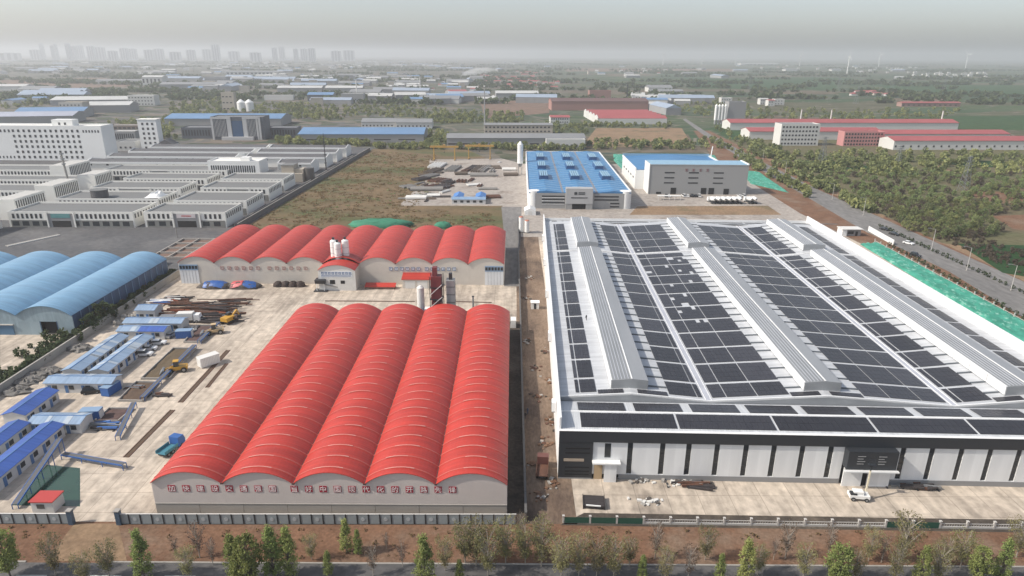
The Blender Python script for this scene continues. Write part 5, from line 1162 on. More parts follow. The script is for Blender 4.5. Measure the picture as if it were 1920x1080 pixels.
LB = [(990, 640), (1024, 660), (1002, 690), (1030, 712), (1008, 745), (1035, 790), (1022, 835), (998, 872), (1040, 905), (1012, 930), (985, 560), (995, 520)]
for i, (px, py) in enumerate(LB):
    p = at(px, py); t = thing('lane_spoil', f'low earth and rubble pile in the mud lane, {ORD[sorted(q[1] for q in LB).index(py)]} from the far end', 'spoil pile', (p.x, p.y, .05), group='spoil piles in the mud lane'); rr = random.Random(90 + i)
    for q in range(22):
        a, d = rr.uniform(0, 6.28), abs(rr.gauss(0, .9)); s = rr.uniform(.12, .42); bx('clod', rr.choice([MATS['brown_soil'], MATS['dark_soil'], MATS['brown_soil'], concrete, rust]), t, d * math.cos(a) - s, d * math.cos(a) + s, d * 1.4 * math.sin(a) - s, d * 1.4 * math.sin(a) + s, 0, s * rr.uniform(.4, 1.0), rz=rr.uniform(0, 3))
# lane: small truck, kiosk, white crates
truck('muddy red dump truck in the lane beside the factory corner', gp(1017, 885), R(85), M('dull_red_cab', (.13, .05, .04), .6, scale=1), rust, 6.2, False)
p = at(1003, 578); t = thing('site_kiosk', 'white kiosk with grey roof in the mud lane', 'kiosk', (p.x, p.y, 0)); bx('wall', offwhite, t, -1.3, 1.3, -1, 1, 0, 2.3); bx('roof', white, t, -1.5, 1.5, -1.2, 1.2, 2.3, 2.45); bx('door', glass, t, -.4, .4, -1.05, -.99, .1, 2.0)
p = at(966, 612); t = thing('white_tank', 'white square tank against the lane wall', 'tank', (p.x - .6, p.y, 0)); bx('shell', white, t, -.8, .8, -1.6, 1.6, .2, 2.6); bx('foot', concrete, t, -.9, .9, -1.7, 1.7, 0, .2)
for i, (px, py, hh) in enumerate(((977, 436, 7.5), (988, 437, 6))):
    p = at(px, py); t = thing('lane_silo', ['taller of two white tanks at the end of the mud lane', 'shorter of two white tanks at the end of the mud lane'][i], 'silo', (p.x, p.y, 0)); MB().cyl(0, 0, .6, hh, 1.1, n=16).build('shell', white, t); MB().cyl(0, 0, hh, hh + .4, 1.12, .7, n=16).build('lid', M('lid_red', (.45, .16, .10), .6, scale=1), t); MB().cyl(0, 0, 0, .6, .8, n=12).build('base', concrete, t)
p = at(994, 404); t = thing('site_tent', 'white sheeted tent behind the factory corner', 'tent', (p.x, p.y, 0)); MB().prism_y([(-3, 0), (3, 0), (3, 2.4), (0, 3.8), (-3, 2.4)], 0, 9).build('sheet', white, t); MB().prism_y([(-1, 0.02), (1, 0.02), (1, 2.2), (-1, 2.2)], -.06, -.005).build('flap', offwhite, t)
for i in range(5):                                                    # scaffold brackets on the left wall
    w = 14 + i * 33; p = Vector((FO.x + w * math.sin(-FYAW) - .25, FO.y + w * math.cos(FYAW), 0)); t = thing('wall_unit', f'white ventilation unit on the left factory wall, {ORD[i]} from the front', 'ventilator', (p.x - .5, p.y, 9.5 if i else 7.5), FYAW, group='units on the factory side wall'); bx('casing', white, t, -.4, .35, -.9, .9, 0, 2.2); bx('louvre', midgrey, t, -.45, -.4, -.7, .7, .3, 1.9); bx('bracket', greysteel, t, -.3, .35, -.9, .9, -.2, -.01)
# gatehouse near the far right corner of the factory
p = at(1578, 443); t = thing('gatehouse', 'small white flat roofed gatehouse behind the factory right corner', 'gatehouse', (p.x, p.y, 0)); bx('wall', white, t, 0, 2.2, 0, 5, 0, 3.2); bx('office_wall', midgrey, t, 2.21, 9, .5, 4.5, 0, 2.8); bx('roof', offwhite, t, -.3, 9.6, -.4, 5.4, 3.2, 3.5); bx('window', glass, t, 3, 5.6, .42, .5, 1, 2.3); bx('door', glass, t, 6.5, 7.6, .42, .5, .05, 2.2)
# people
def person(label, loc, rz, shirt):
    V = [(0, 0, .95), (0, 0, 1.2), (0, 0, 1.42), (0, 0, 1.52), (0, .02, 1.66), (.1, 0, .9), (.12, .05, .5), (.12, -.02, .05), (-.1, 0, .9), (-.12, -.1, .5), (-.12, -.15, .05), (.2, 0, 1.38), (.27, .02, 1.1), (.28, .12, .88), (-.2, 0, 1.38), (-.27, .02, 1.1), (-.28, .12, .88), (.13, .12, .03), (-.11, -.02, .03)]
    Eg = [(0, 1), (1, 2), (2, 3), (3, 4), (0, 5), (5, 6), (6, 7), (0, 8), (8, 9), (9, 10), (2, 11), (11, 12), (12, 13), (2, 14), (14, 15), (15, 16), (7, 17), (10, 18)]
    rad = [.15, .15, .15, .06, .105, .1, .075, .05, .1, .075, .05, .07, .05, .04, .07, .05, .04, .045, .045]
    if 'me' not in PERS:
        me = bpy.data.meshes.new('person'); me.from_pydata(V, Eg, []); o = bpy.data.objects.new('person', me); COL.objects.link(o)
        sk = o.modifiers.new('skin', 'SKIN'); o.modifiers.new('smooth', 'SUBSURF').levels = 1
        for i, v in enumerate(me.skin_vertices[0].data): v.radius = (rad[i], rad[i]); v.use_root = (i == 0)
        dg = bpy.context.evaluated_depsgraph_get(); dg.update(); m2 = bpy.data.meshes.new_from_object(o.evaluated_get(dg)); bpy.data.objects.remove(o); PERS['me'] = m2
    m2 = PERS['me'].copy(); m2.materials.clear(); m2.materials.append(shirt); o = link('person', m2, None, loc, rz); tag(o, label, 'person'); return o
PERS = {}
drk = M('dark_clothing', (.02, .02, .025), .9, scale=3)
w_ = at(1099, 601, 12.0); person('person in dark clothes standing on the white roof by the left monitor', (w_.x, w_.y, 12.0), R(40), drk)
person('person in dark clothes walking in the mud lane, left of a pair', gp(985, 786), R(0), drk)
person('person in dark clothes walking in the mud lane, right of a pair', gp(989, 777), R(20), M('navy_clothing', (.03, .04, .07), .9, scale=3))
# ------------------------------------------------------------------ laydown yard: gantry cranes, stacks, blue hut
gy = M('gantry_yellow', (.46, .27, .05), .55, col2=(.38, .22, .05), scale=.4)
def gantry(label, xa, xb, y, h=10.5):
    t = thing('gantry_crane', label, 'gantry crane', (xa, y, 0), group='yellow gantry cranes'); L = xb - xa
    for s in (-.9, .9): MB().box(-3, L + 3, s - .35, s + .35, h - .6, h + .7).build('girder', gy, t)
    for x in (0, L):
        for s in (-1, 1): MB().bar((x, s * 2.6, .8), (x, s * .9, h - .6), .5).build('leg', gy, t)
        MB().box(x - .4, x + .4, -3.4, 3.4, .3, .9).build('end_carriage', gy, t)
        for s in (-2.8, 2.8): MB().tube((x - .25, s, .32), (x + .25, s, .32), .3, .3, 10).build('wheel', charcoal, t)
    MB().box(L * .5 - 1, L * .5 + 1, -1.3, 1.3, h + .7, h + 1.6).build('trolley', gy, t); MB().tube((L * .5, 0, h - .6), (L * .5, 0, h - 4), .06).build('hoist_rope', charcoal, t); MB().box(L * .5 - .3, L * .5 + .3, -.3, .3, h - 4.6, h - 4).build('hook_block', charcoal, t)
gantry('left of two yellow gantry cranes over the storage yard', at(814, 300).x, at(853, 300).x, at(814, 300).y)
gantry('right of two yellow gantry cranes over the storage yard', at(879, 298).x, at(919, 298).x, at(879, 298).y)
def pipe_row(label, px, py, L, n, r, mat, rz, group='stored sections'):
    p = at(px, py); t = thing('stored_sections', label, 'stored sections', (p.x, p.y, 0), rz, group=group)
    for i in range(n): MB().tube((-L / 2, i * r * 2.3, r), (L / 2, i * r * 2.3, r), r, r, 7).build('section', mat, t)
brown = M('brown_timber', (.11, .085, .065), .9, scale=.6); greyc = M('grey_precast', (.23, .22, .205), .9, scale=.5)
items = [(905, 318, 26, 4, .8, 80), (913, 318, 26, 3, .8, 80), (888, 316, 20, 3, .7, 78), (880, 320, 16, 3, .7, 75), (857, 318, 22, 4, .9, 80), (830, 312, 22, 5, .9, 82), (820, 322, 20, 4, .8, 70), (812, 332, 14, 4, .8, 60),
         (795, 338, 12, 4, .8, 50), (826, 340, 12, 4, .8, 60), (800, 358, 20, 3, 1.0, 3), (780, 374, 12, 3, .9, 2), (865, 328, 9, 3, .9, 10), (906, 331, 18, 4, .9, 3), (848, 344, 8, 4, .8, 70), (872, 342, 5, 3, 1.0, 80), (925, 322, 10, 2, .8, 85), (955, 320, 10, 3, .9, 5), (958, 330, 10, 3, .9, 5), (768, 352, 9, 4, .7, 40), (840, 352, 9, 4, .7, 80), (925, 372, 9, 4, .7, 10), (915, 356, 12, 3, .6, 3)]
ir = random.Random(15)
while len(items) < 55:
    px, py = ir.uniform(750, 945), ir.uniform(304, 380)
    if px > 842 and py > 352: continue
    if px < 752 + (380 - py) * .75: continue
    dens = px < 845
    if not dens and ir.random() < .5: continue
    items.append((px, py, ir.uniform(4, 12), ir.randint(2, 5), ir.uniform(.35, .8), ir.choice((80, 75, 5, 60, 20))))
for i, (px, py, L, n, r, a) in enumerate(items): pipe_row(f'row of stored sections in the gantry yard, {nth(i)} of the rows', px, py, L, n, r, [brown, greyc, darksteel, rust, greyc, offwhite][i % 6], R(a))
q = at(847, 383); t = thing('site_office', 'U shaped hut with two bright blue roof wings in the storage yard', 'hut', (q.x, q.y, 0))
bb = M('bright_blue_sheet', (.06, .20, .50), .5, scale=.6)
bx('front_wing_wall', pf_wall, t, 0, 19, 0, 5, 0, 2.8); MB().prism_x([(-.3, 2.8), (5.3, 2.8), (2.5, 3.9)], -.2, 19.2).build('front_roof', lightblue, t)
for x0 in (0.4, 13.2): bx('wing_wall', pf_wall, t, x0, x0 + 5.4, 5.01, 17, 0, 2.8); MB().prism_y([(x0 - .3, 2.8), (x0 + 5.7, 2.8), (x0 + 2.7, 4.1)], 5.3, 17.2).build('wing_roof', bb, t)
for i in range(5): bx('window', glass, t, 1.2 + i * 3.6, 3.0 + i * 3.6, -.06, .01, 1, 2.2)
# mixer trucks in a row and cars by the grey plant
def mixer(label, px, py):
    t = thing('mixer_truck', label, 'mixer truck', gp(px, py), R(97), group='white mixer trucks in a row'); bx('chassis', charcoal, t, -4.2, 4.2, -.5, .5, .7, 1.0)
    MB().prism_y([(2.2, .6), (4.2, .6), (4.2, 1.9), (3.9, 2.9), (2.2, 2.9)], -1.2, 1.2).build('cab', white, t); MB().box(4.12, 4.24, -.95, .95, 1.8, 2.5).build('windscreen', glass, t)
    m = MB(); ps = [(-4.0, .45), (-3.2, 1.0), (-1.2, 1.3), (.6, 1.15), (1.6, .6)]
    for (a, ra), (b, rb) in zip(ps, ps[1:]): m.tube((a, 0, 2.5 - a * .1), (b, 0, 2.5 - b * .1), ra, rb, 14)
    m.build('drum', white, t); MB().prism_x([(-.6, 3.2), (.6, 3.2), (.35, 2.6), (-.35, 2.6)], -4.3, -3.5).build('hopper', greysteel, t)
    for x in (-3, -1.8, 3.0):
        for y in (-1, 1): wheel(t, x, y, .52, .4)
for i, px in enumerate((1334, 1344, 1354, 1364, 1374, 1383, 1403, 1411)): mixer(f'white concrete mixer truck in the row before the grey plant, {ORD[i]} from the left', px, 380.5)
for i, (px, cm, nm) in enumerate(((1249, cbk, 'black'), (1253.5, cw, 'white'), (1282, cw, 'white'), (1289, cw, 'white'), (1297, cbk, 'black'), (1304, cbk, 'black'), (1311, cw, 'white'), (1386, cw, 'white'), (1394, cw, 'white'))): car(f'{nm} car parked along the grey plant front, {ORD[i]} from the left', gp(px, 369), R(90 + 8 * ((i * 7) % 3 - 1)), cm, i % 2 == 0, 'cars before the grey plant')
p = at(1233, 375.5); t = thing('bus_shelter', 'long low white canopy left of the mixer trucks', 'canopy', (p.x, p.y, 0)); bx('roof', white, t, 0, 13.5, 0, 2.4, 2.4, 2.65); [bx('post', white, t, .3 + i * 3.2, .45 + i * 3.2, .1, .25, 0, 2.4) for i in range(5)]
# cars and plants on the side road
car('dark car driving on the side road right of the factory', gp(1716, 481), R(-66), cbk, True, 'cars on the side road')
car('first of two dark cars parked on the far verge of the side road', gp(1658, 432), R(-62), cbk, False, 'cars on the side road')
car('second of two dark cars parked on the far verge of the side road', gp(1676, 441), R(-62), cbk, False, 'cars on the side road')
car('white car by the side road verge', gp(1703, 458), R(-62), cw, False, 'cars on the side road')
# lamp posts along the side road
def lamp(label, px, py, h=9.5, rz=0):
    t = thing('street_lamp', label, 'street lamp', gp(px, py), R(rz), group='lamps along the side road'); MB().cyl(0, 0, 0, h, .14, .08, n=8).build('pole', wp, t); MB().bar((0, 0, h), (-2.6, 0, h + .5), .1).build('arm', wp, t); MB().box(-3.3, -2.4, -.18, .18, h + .38, h + .55).build('lamp_head', greysteel, t); MB().cyl(0, 0, 0, .35, .3, n=8).build('base', concrete, t)
for i, (px, py) in enumerate(((1895, 545), (1812, 508), (1746, 470), (1618, 405), (1560, 375), (1472, 327), (1430, 303))): lamp(f'pale street lamp on the side road verge, {ORD[i]} from the right', px, py)

# ------------------------------------------------------------------ far buildings
pinkroof = M('faded_red_roof', (.34, .085, .085), .6, col2=(.28, .07, .07), scale=.05); paleroof = M('pale_roof', (.50, .50, .48), .6, scale=.05); greyroof = M('grey_roof_far', (.22, .225, .23), .7, scale=.05); blueroof = M('far_blue_roof', (.13, .24, .40), .5, scale=.05)
fw = M('far_white_wall', (.62, .61, .58), .8, scale=.1); fg = M('far_grey_wall', (.30, .30, .30), .8, scale=.1); fb = M('far_beige_wall', (.46, .41, .34), .8, scale=.1); fr = M('far_brick_wall', (.34, .18, .15), .8, scale=.1); fdk = M('far_dark_wall', (.10, .11, .13), .6, scale=.1)
def far(label, x0, x1, yb, h, d, wall, roof, kind='gable', rows=0, cat='building', name='far_building', rz=0.0, ww=1.6, pit=4.2, group=None, wh=1.6):
    a = at(x0, yb); b = at(x1, yb); w = (b - a).length; t = thing(name, label, cat, a, math.atan2(b.y - a.y, b.x - a.x) + rz, group=group)
    bx('wall', wall, t, 0, w, 0, d, 0, h)
    if kind == 'gable':
        r_ = min(d * .12, 4); MB().prism_x([(-.6, h), (d / 2, h + r_), (d + .6, h), (d + .6, h + .3), (d / 2, h + r_ + .3), (-.6, h + .3)], -.4, w + .4).build('roof', roof, t)
        for x in (0, w): MB().prism_x([(0, h), (d, h), (d / 2, h + r_)], x - .05, x + .05).build('gable_wall', wall, t)
    elif kind == 'multi':
        n = max(2, int(d / 22)); s = d / n
        for i in range(n): MB().prism_x([(i * s - .05, h), (i * s + s / 2, h + 3), ((i + 1) * s - .05, h), ((i + 1) * s - .05, h - .2), (i * s - .05, h - .2)], -.3, w + .3).build('roof_bay', roof, t)
        for i in range(n): MB().prism_x([(i * s, 0), ((i + 1) * s, 0), ((i + 1) * s, h + .6), (i * s + s / 2, h + 3.6), (i * s, h + .6)], -1.2, -.35).build('gable_wall', fw, t)
    else:
        bx('roof', roof, t, .4, w - .4, .4, d - .4, h, h + .15)
        for q in ((0, w, 0, .4), (0, w, d - .4, d), (0, .4, .41, d - .41), (w - .4, w, .41, d - .41)): bx('parapet', wall, t, *q, h + .01, h + .9)
    if rows:
        n = max(2, int((w - 2) / pit)); fl = h / rows
        for r_ in range(rows):
            for i in range(n): bx('window', slat_m, t, 1.2 + i * (w - 2) / n, 1.2 + ww + i * (w - 2) / n, -.12, .02, r_ * fl + fl * .3, r_ * fl + fl * .3 + min(wh, fl * .55))
    return t
far('long faded red roofed factory hall furthest back on the right', 1368, 1795, 244, 8, 26, fw, pinkroof, rows=0, cat='factory')
far('red roofed hall behind the grey five storey office on the right', 1404, 1650, 262, 8, 24, fw, pinkroof, rows=0, cat='factory')
far('upper of two red roofed halls at the right edge', 1640, 1890, 267, 8, 24, fw, pinkroof, cat='factory')
far('lower of two red roofed halls at the right edge', 1674, 1990, 281, 8, 24, fw, pinkroof, rows=1, cat='factory', pit=7)
far('grey five storey office with window grid among the red roofed halls', 1461, 1533, 273, 19, 16, fw, greyroof, 'flat', 5, 'office', ww=1.7, pit=3.1)
far('red and white banded dormitory right of the grey office', 1580, 1655, 274, 12.5, 12, M('banded_red_wall', (.52, .24, .23), .7, scale=.1), pinkroof, 'flat', 4, 'dormitory', ww=1.6, pit=2.8)
far('dark grey batching tower behind the four white silos', 1363, 1395, 233, 26, 14, fg, greyroof, 'flat', 0, 'tower')
for i in range(4):
    p = at(1340 + 5.8 * i, 233); t = thing('far_silo', f'tall white silo beside the far batching tower, {ORD[i]} from the left', 'silo', p, group='four far white silos'); MB().cyl(0, 0, 5, 22, 1.7, n=14).cyl(0, 0, 22, 24, 1.7, .4, n=14).build('shell', white, t); MB().cyl(0, 0, 0, 5, 1.3, n=10).build('skirt', fg, t)
for i, (px, py, h) in enumerate(((1499, 238, 20), (1555, 239, 20), (1762, 241, 20))):
    p = at(px, py); t = thing('chimney', f'thin pale chimney over the long red roof, {ORD[i]} from the left', 'chimney', p, group='chimneys over the red roof'); MB().cyl(0, 0, 0, h, .9, .7, n=10).build('shaft', fw, t); MB().cyl(0, 0, h, h + .4, .95, n=10).build('rim', fg, t)
far('pink roofed works with five ridges and a white gable side in the middle distance', 1122, 1250, 233, 7, 110, fw, pinkroof, 'multi', 0, 'factory')
far('dark red brick works behind the pink roofed works', 1034, 1215, 207, 13, 40, fr, M('brick_dark_roof', (.13, .075, .07), .8, scale=.05), 'gable', 0, 'factory')
far('brick chimney house at the back of the red works', 1105, 1145, 187, 16, 16, fr, pinkroof, 'flat', 0, 'building')
far('small white house with steep red roof left of the pink works', 1032, 1068, 232, 7.5, 16, fw, pinkroof, 'gable', 2, 'house', ww=1.2, pit=2.6)
far('two storey beige workshop with a row of windows behind the gantry yard', 908, 1036, 250, 8.5, 14, fb, greyroof, 'gable', 2, 'workshop', pit=4, ww=2)
far('long grey shed behind the gantry yard', 838, 1097, 276, 8, 24, fg, greyroof, 'gable', 1, 'shed', pit=12, ww=8, wh=1.2)
far('white annexe at the right end of the long grey shed', 1024, 1097, 279, 7.5, 8, fw, paleroof, 'flat', 1, 'building', pit=4, ww=2)
far('long shed with bright blue roof behind the park', 560, 795, 267, 7.5, 48, fg, blueroof, 'gable', 1, 'shed', pit=20, ww=16, wh=1.0)
far('left grey roofed hall with white ridge light', 678, 742, 240, 6.5, 26, fw, greyroof, 'gable', 1, 'hall', pit=4, ww=1.6)
far('right grey roofed hall with white ridge light', 743, 810, 241, 6.5, 26, fw, greyroof, 'gable', 1, 'hall', pit=4, ww=1.6)
so = far('dark office tower with pale frames and a blue glass centre beyond the park', 400, 498, 262, 21, 20, fdk, greyroof, 'flat', 0, 'office')
sw = (at(498, 262) - at(400, 262)).length; spale = M('pale_frame', (.50, .50, .50), .6, scale=.1)
for x0_, x1_ in ((0, 2), (sw * .30, sw * .38), (sw * .60, sw * .68), (sw - 5, sw - 3), (sw * .86, sw * .89)): bx('frame_pier', spale, so, x0_, x1_, -.7, -.01, 0, 21.5)
bx('frame_head', spale, so, 0, sw * .38, -.8, -.01, 19.8, 21.6); bx('frame_head', spale, so, sw * .60, sw * .9, -.8, -.01, 19.8, 21.6)
bx('blue_glazing', M('blue_glass', (.05, .10, .19), .2, scale=.2), so, sw * .39, sw * .59, -.4, -.01, 3, 18)
for i in range(9):
    for o_ in (2.6, sw * .69): bx('fin', spale, so, o_ + i * sw * .019 * 1.4, o_ + i * sw * .019 * 1.4 + .35, -.5, -.01, 3, 19.7)
bx('podium', spale, so, sw * .2, sw * .8, -5, -.9, 0, 3)
far('left glass wing of the striped office', 342, 399, 260, 10, 18, fdk, greyroof, 'flat', 1, 'office', pit=2.6, ww=1.4, wh=8)
far('right low wing of the striped office', 503, 558, 258, 9, 18, fdk, greyroof, 'flat', 1, 'office', pit=2.6, ww=1.4, wh=7)
far('wide blue grey shed behind the striped office', 310, 528, 236, 8, 46, fg, blueroof, 'gable', 0, 'shed')
far('beige block beside the two round silos', 418, 441, 208, 25, 12, fb, greyroof, 'flat', 3, 'block', ww=3, pit=5)
for i, px in enumerate((454, 469)):
    p = at(px, 209); t = thing('far_silo', ['left one of two fat white silos beyond the striped office', 'right one of two fat white silos beyond the striped office'][i], 'silo', p); MB().cyl(0, 0, 0, 13, 6, n=18).cyl(0, 0, 13, 17, 6, 1, n=18).build('shell', white, t); MB().cyl(0, 0, 0, .8, 6.3, n=18).build('plinth', fg, t)
far('low brick terrace right of the big white block', 205, 268, 251, 8, 12, M('brown_terrace', (.24, .19, .16), .8, scale=.1), fw, 'flat', 2, 'terrace', ww=3, pit=4.5)
far('finned grey hall below the brick terrace', 208, 256, 266, 9, 14, fg, fw, 'flat', 1, 'hall', ww=1.0, pit=1.9, wh=6)
far('white warehouse wing between the white block and the white tower', 214, 255, 283, 7, 22, fw, unit_roof, 'flat', 1, 'warehouse', ww=1.6, pit=4)
far('long pale shed at the left edge beyond the white block', -60, 125, 233, 8, 40, fg, M('lavender_roof', (.36, .38, .45), .6, scale=.05), 'gable', 0, 'shed', rz=R(9))
far('pale blue shed behind the long pale shed on the left', 30, 150, 222, 8, 36, fg, blueroof, 'gable', 0, 'shed', rz=R(10))
far('beige office with columns on the left avenue', 114, 158, 216, 16, 18, fb, fb, 'flat', 3, 'office', ww=2, pit=4.4)
far('white factory office further along the left avenue', 242, 291, 198, 15, 20, fw, fw, 'flat', 3, 'office', ww=2.2, pit=4.6)
far('long flat shed on the left avenue in front of the white office', 150, 240, 212, 10, 40, fg, paleroof, 'gable', 0, 'shed', rz=R(8))
far('very long pale roof climbing beside the left avenue', 95, 240, 198, 8, 60, fg, paleroof, 'gable', 0, 'shed', rz=R(10))
far('dark grey sheds at the far end of the left avenue', 300, 420, 168, 11, 70, fg, greyroof, 'gable', 0, 'shed', rz=R(9))
far('stepped office block at the far end of the left avenue', 385, 425, 160, 20, 40, fg, greyroof, 'flat', 2, 'office')
far('long hall with a row of arched windows in the left distance', 425, 530, 141, 12, 60, fw, greyroof, 'gable', 1, 'hall', pit=14, ww=8, wh=6)
far('white columned hall in the left distance', 268, 306, 160, 20, 40, fw, paleroof, 'gable', 1, 'hall', pit=9, ww=4, wh=10)
far('low white terrace left of the columned hall', 180, 268, 158, 9, 30, fw, greyroof, 'gable', 1, 'terrace', pit=12, ww=5)
far('white roofed hall at the left edge', -20, 48, 170, 9, 40, fw, paleroof, 'gable', 0, 'hall')
far('left long white roofed shed beyond the silos', 520, 604, 173, 9, 36, fg, paleroof, 'gable', 0, 'shed')
far('right long white roofed shed beyond the silos', 610, 680, 173, 9, 36, fg, paleroof, 'gable', 0, 'shed')
far('white box row below the white roofed sheds', 496, 550, 188, 8, 12, fw, paleroof, 'flat', 0, 'building')
far('light blue shed right of the white box row', 577, 625, 190, 11, 30, fdk, blueroof, 'gable', 0, 'shed')
far('grey plant with slim tower right of the blue shed', 640, 682, 192, 14, 24, fg, paleroof, 'flat', 1, 'plant')
p = at(670, 190); t = thing('chimney', 'slim white stack of the grey plant in the middle distance', 'chimney', p); MB().cyl(0, 0, 0, 36, 1.2, .9, n=10).build('shaft', fw, t); MB().cyl(0, 0, 36, 36.5, 1.3, n=10).build('rim', fg, t)
for i, (x0, x1, yb, rf) in enumerate(((690, 735, 190, paleroof), (742, 800, 188, paleroof), (750, 790, 178, paleroof), (800, 846, 196, greyroof), (845, 880, 182, pinkroof), (870, 920, 190, greyroof), (930, 1010, 184, paleroof), (700, 760, 176, greyroof), (820, 870, 192, blueroof))):
    far(['white roofed works', 'pale sloping works', 'small pale shed', 'grey shed group', 'red brown kiln shed', 'lavender grey shed', 'long pale shed by the spoil ground', 'flat grey shed', 'small blue shed'][i] + ' in the hazy middle distance', x0, x1, yb, 9, 36, fg, rf, 'gable', 0, 'shed', rz=R((-4, 10, 6, 14, 18, 14, 0, 2, 8)[i]))
p = at(909, 243); t = thing('lattice_chimney', 'thin tall stack on the road behind the gantry yard', 'chimney', p); MB().tube((0, 0, 0), (0, 0, 47), .9, .45, 8).build('shaft', fg, t); MB().cyl(0, 0, 46, 47.6, .9, n=8).build('cap', fw, t)
p = at(788, 174); t = thing('chimney', 'white stack with a small house at its foot in the hazy distance', 'chimney', p); MB().cyl(0, 0, 0, 32, 1.2, .8, n=10).build('shaft', fw, t); MB().box(-7, 7, -6, 6, 0, 8).build('boiler_house', fw, t)
p = at(1175, 190); t = thing('chimney', 'dark stack above the brick works', 'chimney', p); MB().cyl(0, 0, 0, 28, 1.0, .7, n=10).build('shaft', charcoal, t); MB().cyl(0, 0, 28, 28.5, 1.0, n=10).build('rim', charcoal, t)
for i, (x0, x1, yb) in enumerate(((1425, 1440, 196), (1440, 1452, 199), (1452, 1470, 197), (1352, 1372, 194))): far(['white house at the left of a far cluster among the fields', 'white gabled house in the middle of the far cluster', 'white windowed block of the far cluster among the fields', 'pair of pale huts left of the far cluster'][i], x0, x1, yb, 9, 12, fw, pinkroof if i == 1 else paleroof, 'gable' if i < 2 else 'flat', 2, 'house', ww=1.6, pit=4)
far('far white hall strip on the right horizon', 1390, 1460, 122, 12, 60, fw, paleroof, 'gable', 0, 'hall')
far('far pink village rank among the right hand fields', 1690, 1800, 200, 6, 14, M('pink_village_wall', (.33, .20, .17), .8, scale=.1), pinkroof, 'gable', 1, 'terrace', pit=9, ww=4)

# villages: small houses nobody can tell apart
house_meshes = []
for i in range(5):
    wl_, rf_ = [(fw, pinkroof), (fb, pinkroof), (fw, greyroof), (fg, paleroof), (fw, paleroof)][i]
    W, D, Hh = [(14, 9, 4), (18, 9, 4.5), (12, 9, 6), (26, 14, 6), (16, 10, 8)][i]
    house_meshes.append((MB().box(-W / 2, W / 2, -D / 2, D / 2, 0, Hh).mesh('wall', wl_), MB().prism_x([(-D / 2 - .4, Hh), (0, Hh + D * .22), (D / 2 + .4, Hh)], -W / 2 - .3, W / 2 + .3).mesh('roof', rf_)))
vr = random.Random(5); FARH = []
clusters = [(960, 145, 60, 10, 42, (0, 1)), (800, 160, 90, 10, 30, (0, 1, 3)), (560, 150, 60, 8, 22, (2, 3, 4)), (470, 122, 70, 5, 26, (3, 4)), (640, 128, 60, 6, 18, (3, 4)), (1000, 160, 50, 6, 16, (1, 0)), (1660, 132, 60, 5, 20, (2, 4)), (1780, 142, 70, 5, 26, (2, 4)), (1640, 178, 40, 4, 14, (0, 1)), (1180, 135, 80, 5, 14, (0, 4)), (880, 120, 90, 6, 20, (3, 4)), (1240, 190, 50, 10, 16, (2, 3)), (730, 122, 30, 4, 12, (4, 3)), (300, 135, 60, 8, 14, (3, 4)), (1480, 128, 60, 4, 8, (0, 4))]
for ci, (cx, cy, sx, sy, n, kinds) in enumerate(clusters):
    for k in range(n):
        p = at(cx + vr.uniform(-sx, sx), cy + vr.uniform(-sy, sy)); i = vr.choice(kinds)
        t = thing('village_house', ['red roofed white', 'red roofed beige', 'grey roofed white', 'pale roofed grey', 'pale roofed white'][i], 'house', (p.x, p.y, 0), vr.choice((0, 0, .1, -.1, 1.57)), group='small far houses in the haze')
        link('wall', house_meshes[i][0], t); link('roof', house_meshes[i][1], t); FARH.append((p.x / p.y, t, ci))
place_ = ['behind the gantry yard', 'left of the village centre', 'among the left avenue works', 'below the city skyline', 'right of the city skyline', 'beside the brick works', 'on the far right fields', 'at the far right', 'near the pink rank', 'on the middle horizon', 'on the centre horizon', 'above the road bend', 'on the left centre horizon', 'near the left columned hall', 'under the turbines']
for ci in range(len(clusters)):
    for kd in sorted({t['label'] for _, t, c in FARH if c == ci}):
        for k, (_, t) in enumerate(sorted([(a, t) for a, t, c in FARH if c == ci and t['label'] == kd], key=lambda q: q[0])): t['label'] = f'{kd} far house {place_[ci]}, {nth(k)} from left'
# low sheds and blocks of the far industrial belt
shed_meshes = []; FARS = []
for i in range(6):
    W, D, Hh = [(60, 26, 8), (90, 30, 9), (45, 20, 7), (30, 16, 14), (70, 40, 9), (120, 36, 9)][i]
    wl_, rf_ = [(fg, paleroof), (fg, greyroof), (fw, blueroof), (fb, greyroof), (fw, greyroof), (fg, M('far_pale_blue_roof', (.30, .36, .44), .5, scale=.05))][i]
    shed_meshes.append((MB().box(-W / 2, W / 2, -D / 2, D / 2, 0, Hh).mesh('wall', wl_), (MB().prism_x([(-D / 2 - .5, Hh), (0, Hh + D * .13), (D / 2 + .5, Hh)], -W / 2 - .5, W / 2 + .5) if i != 3 else MB().box(-W / 2 + .5, W / 2 - .5, -D / 2 + .5, D / 2 - .5, Hh, Hh + .6)).mesh('roof', rf_)))
zones = [(0, 700, 112, 140, 80), (300, 900, 138, 170, 64), (560, 1010, 165, 200, 14), (430, 520, 150, 175, 8), (1010, 1260, 125, 180, 8), (1280, 1900, 116, 150, 12), (600, 1000, 114, 135, 26), (1180, 1300, 190, 215, 6), (0, 200, 170, 195, 6)]
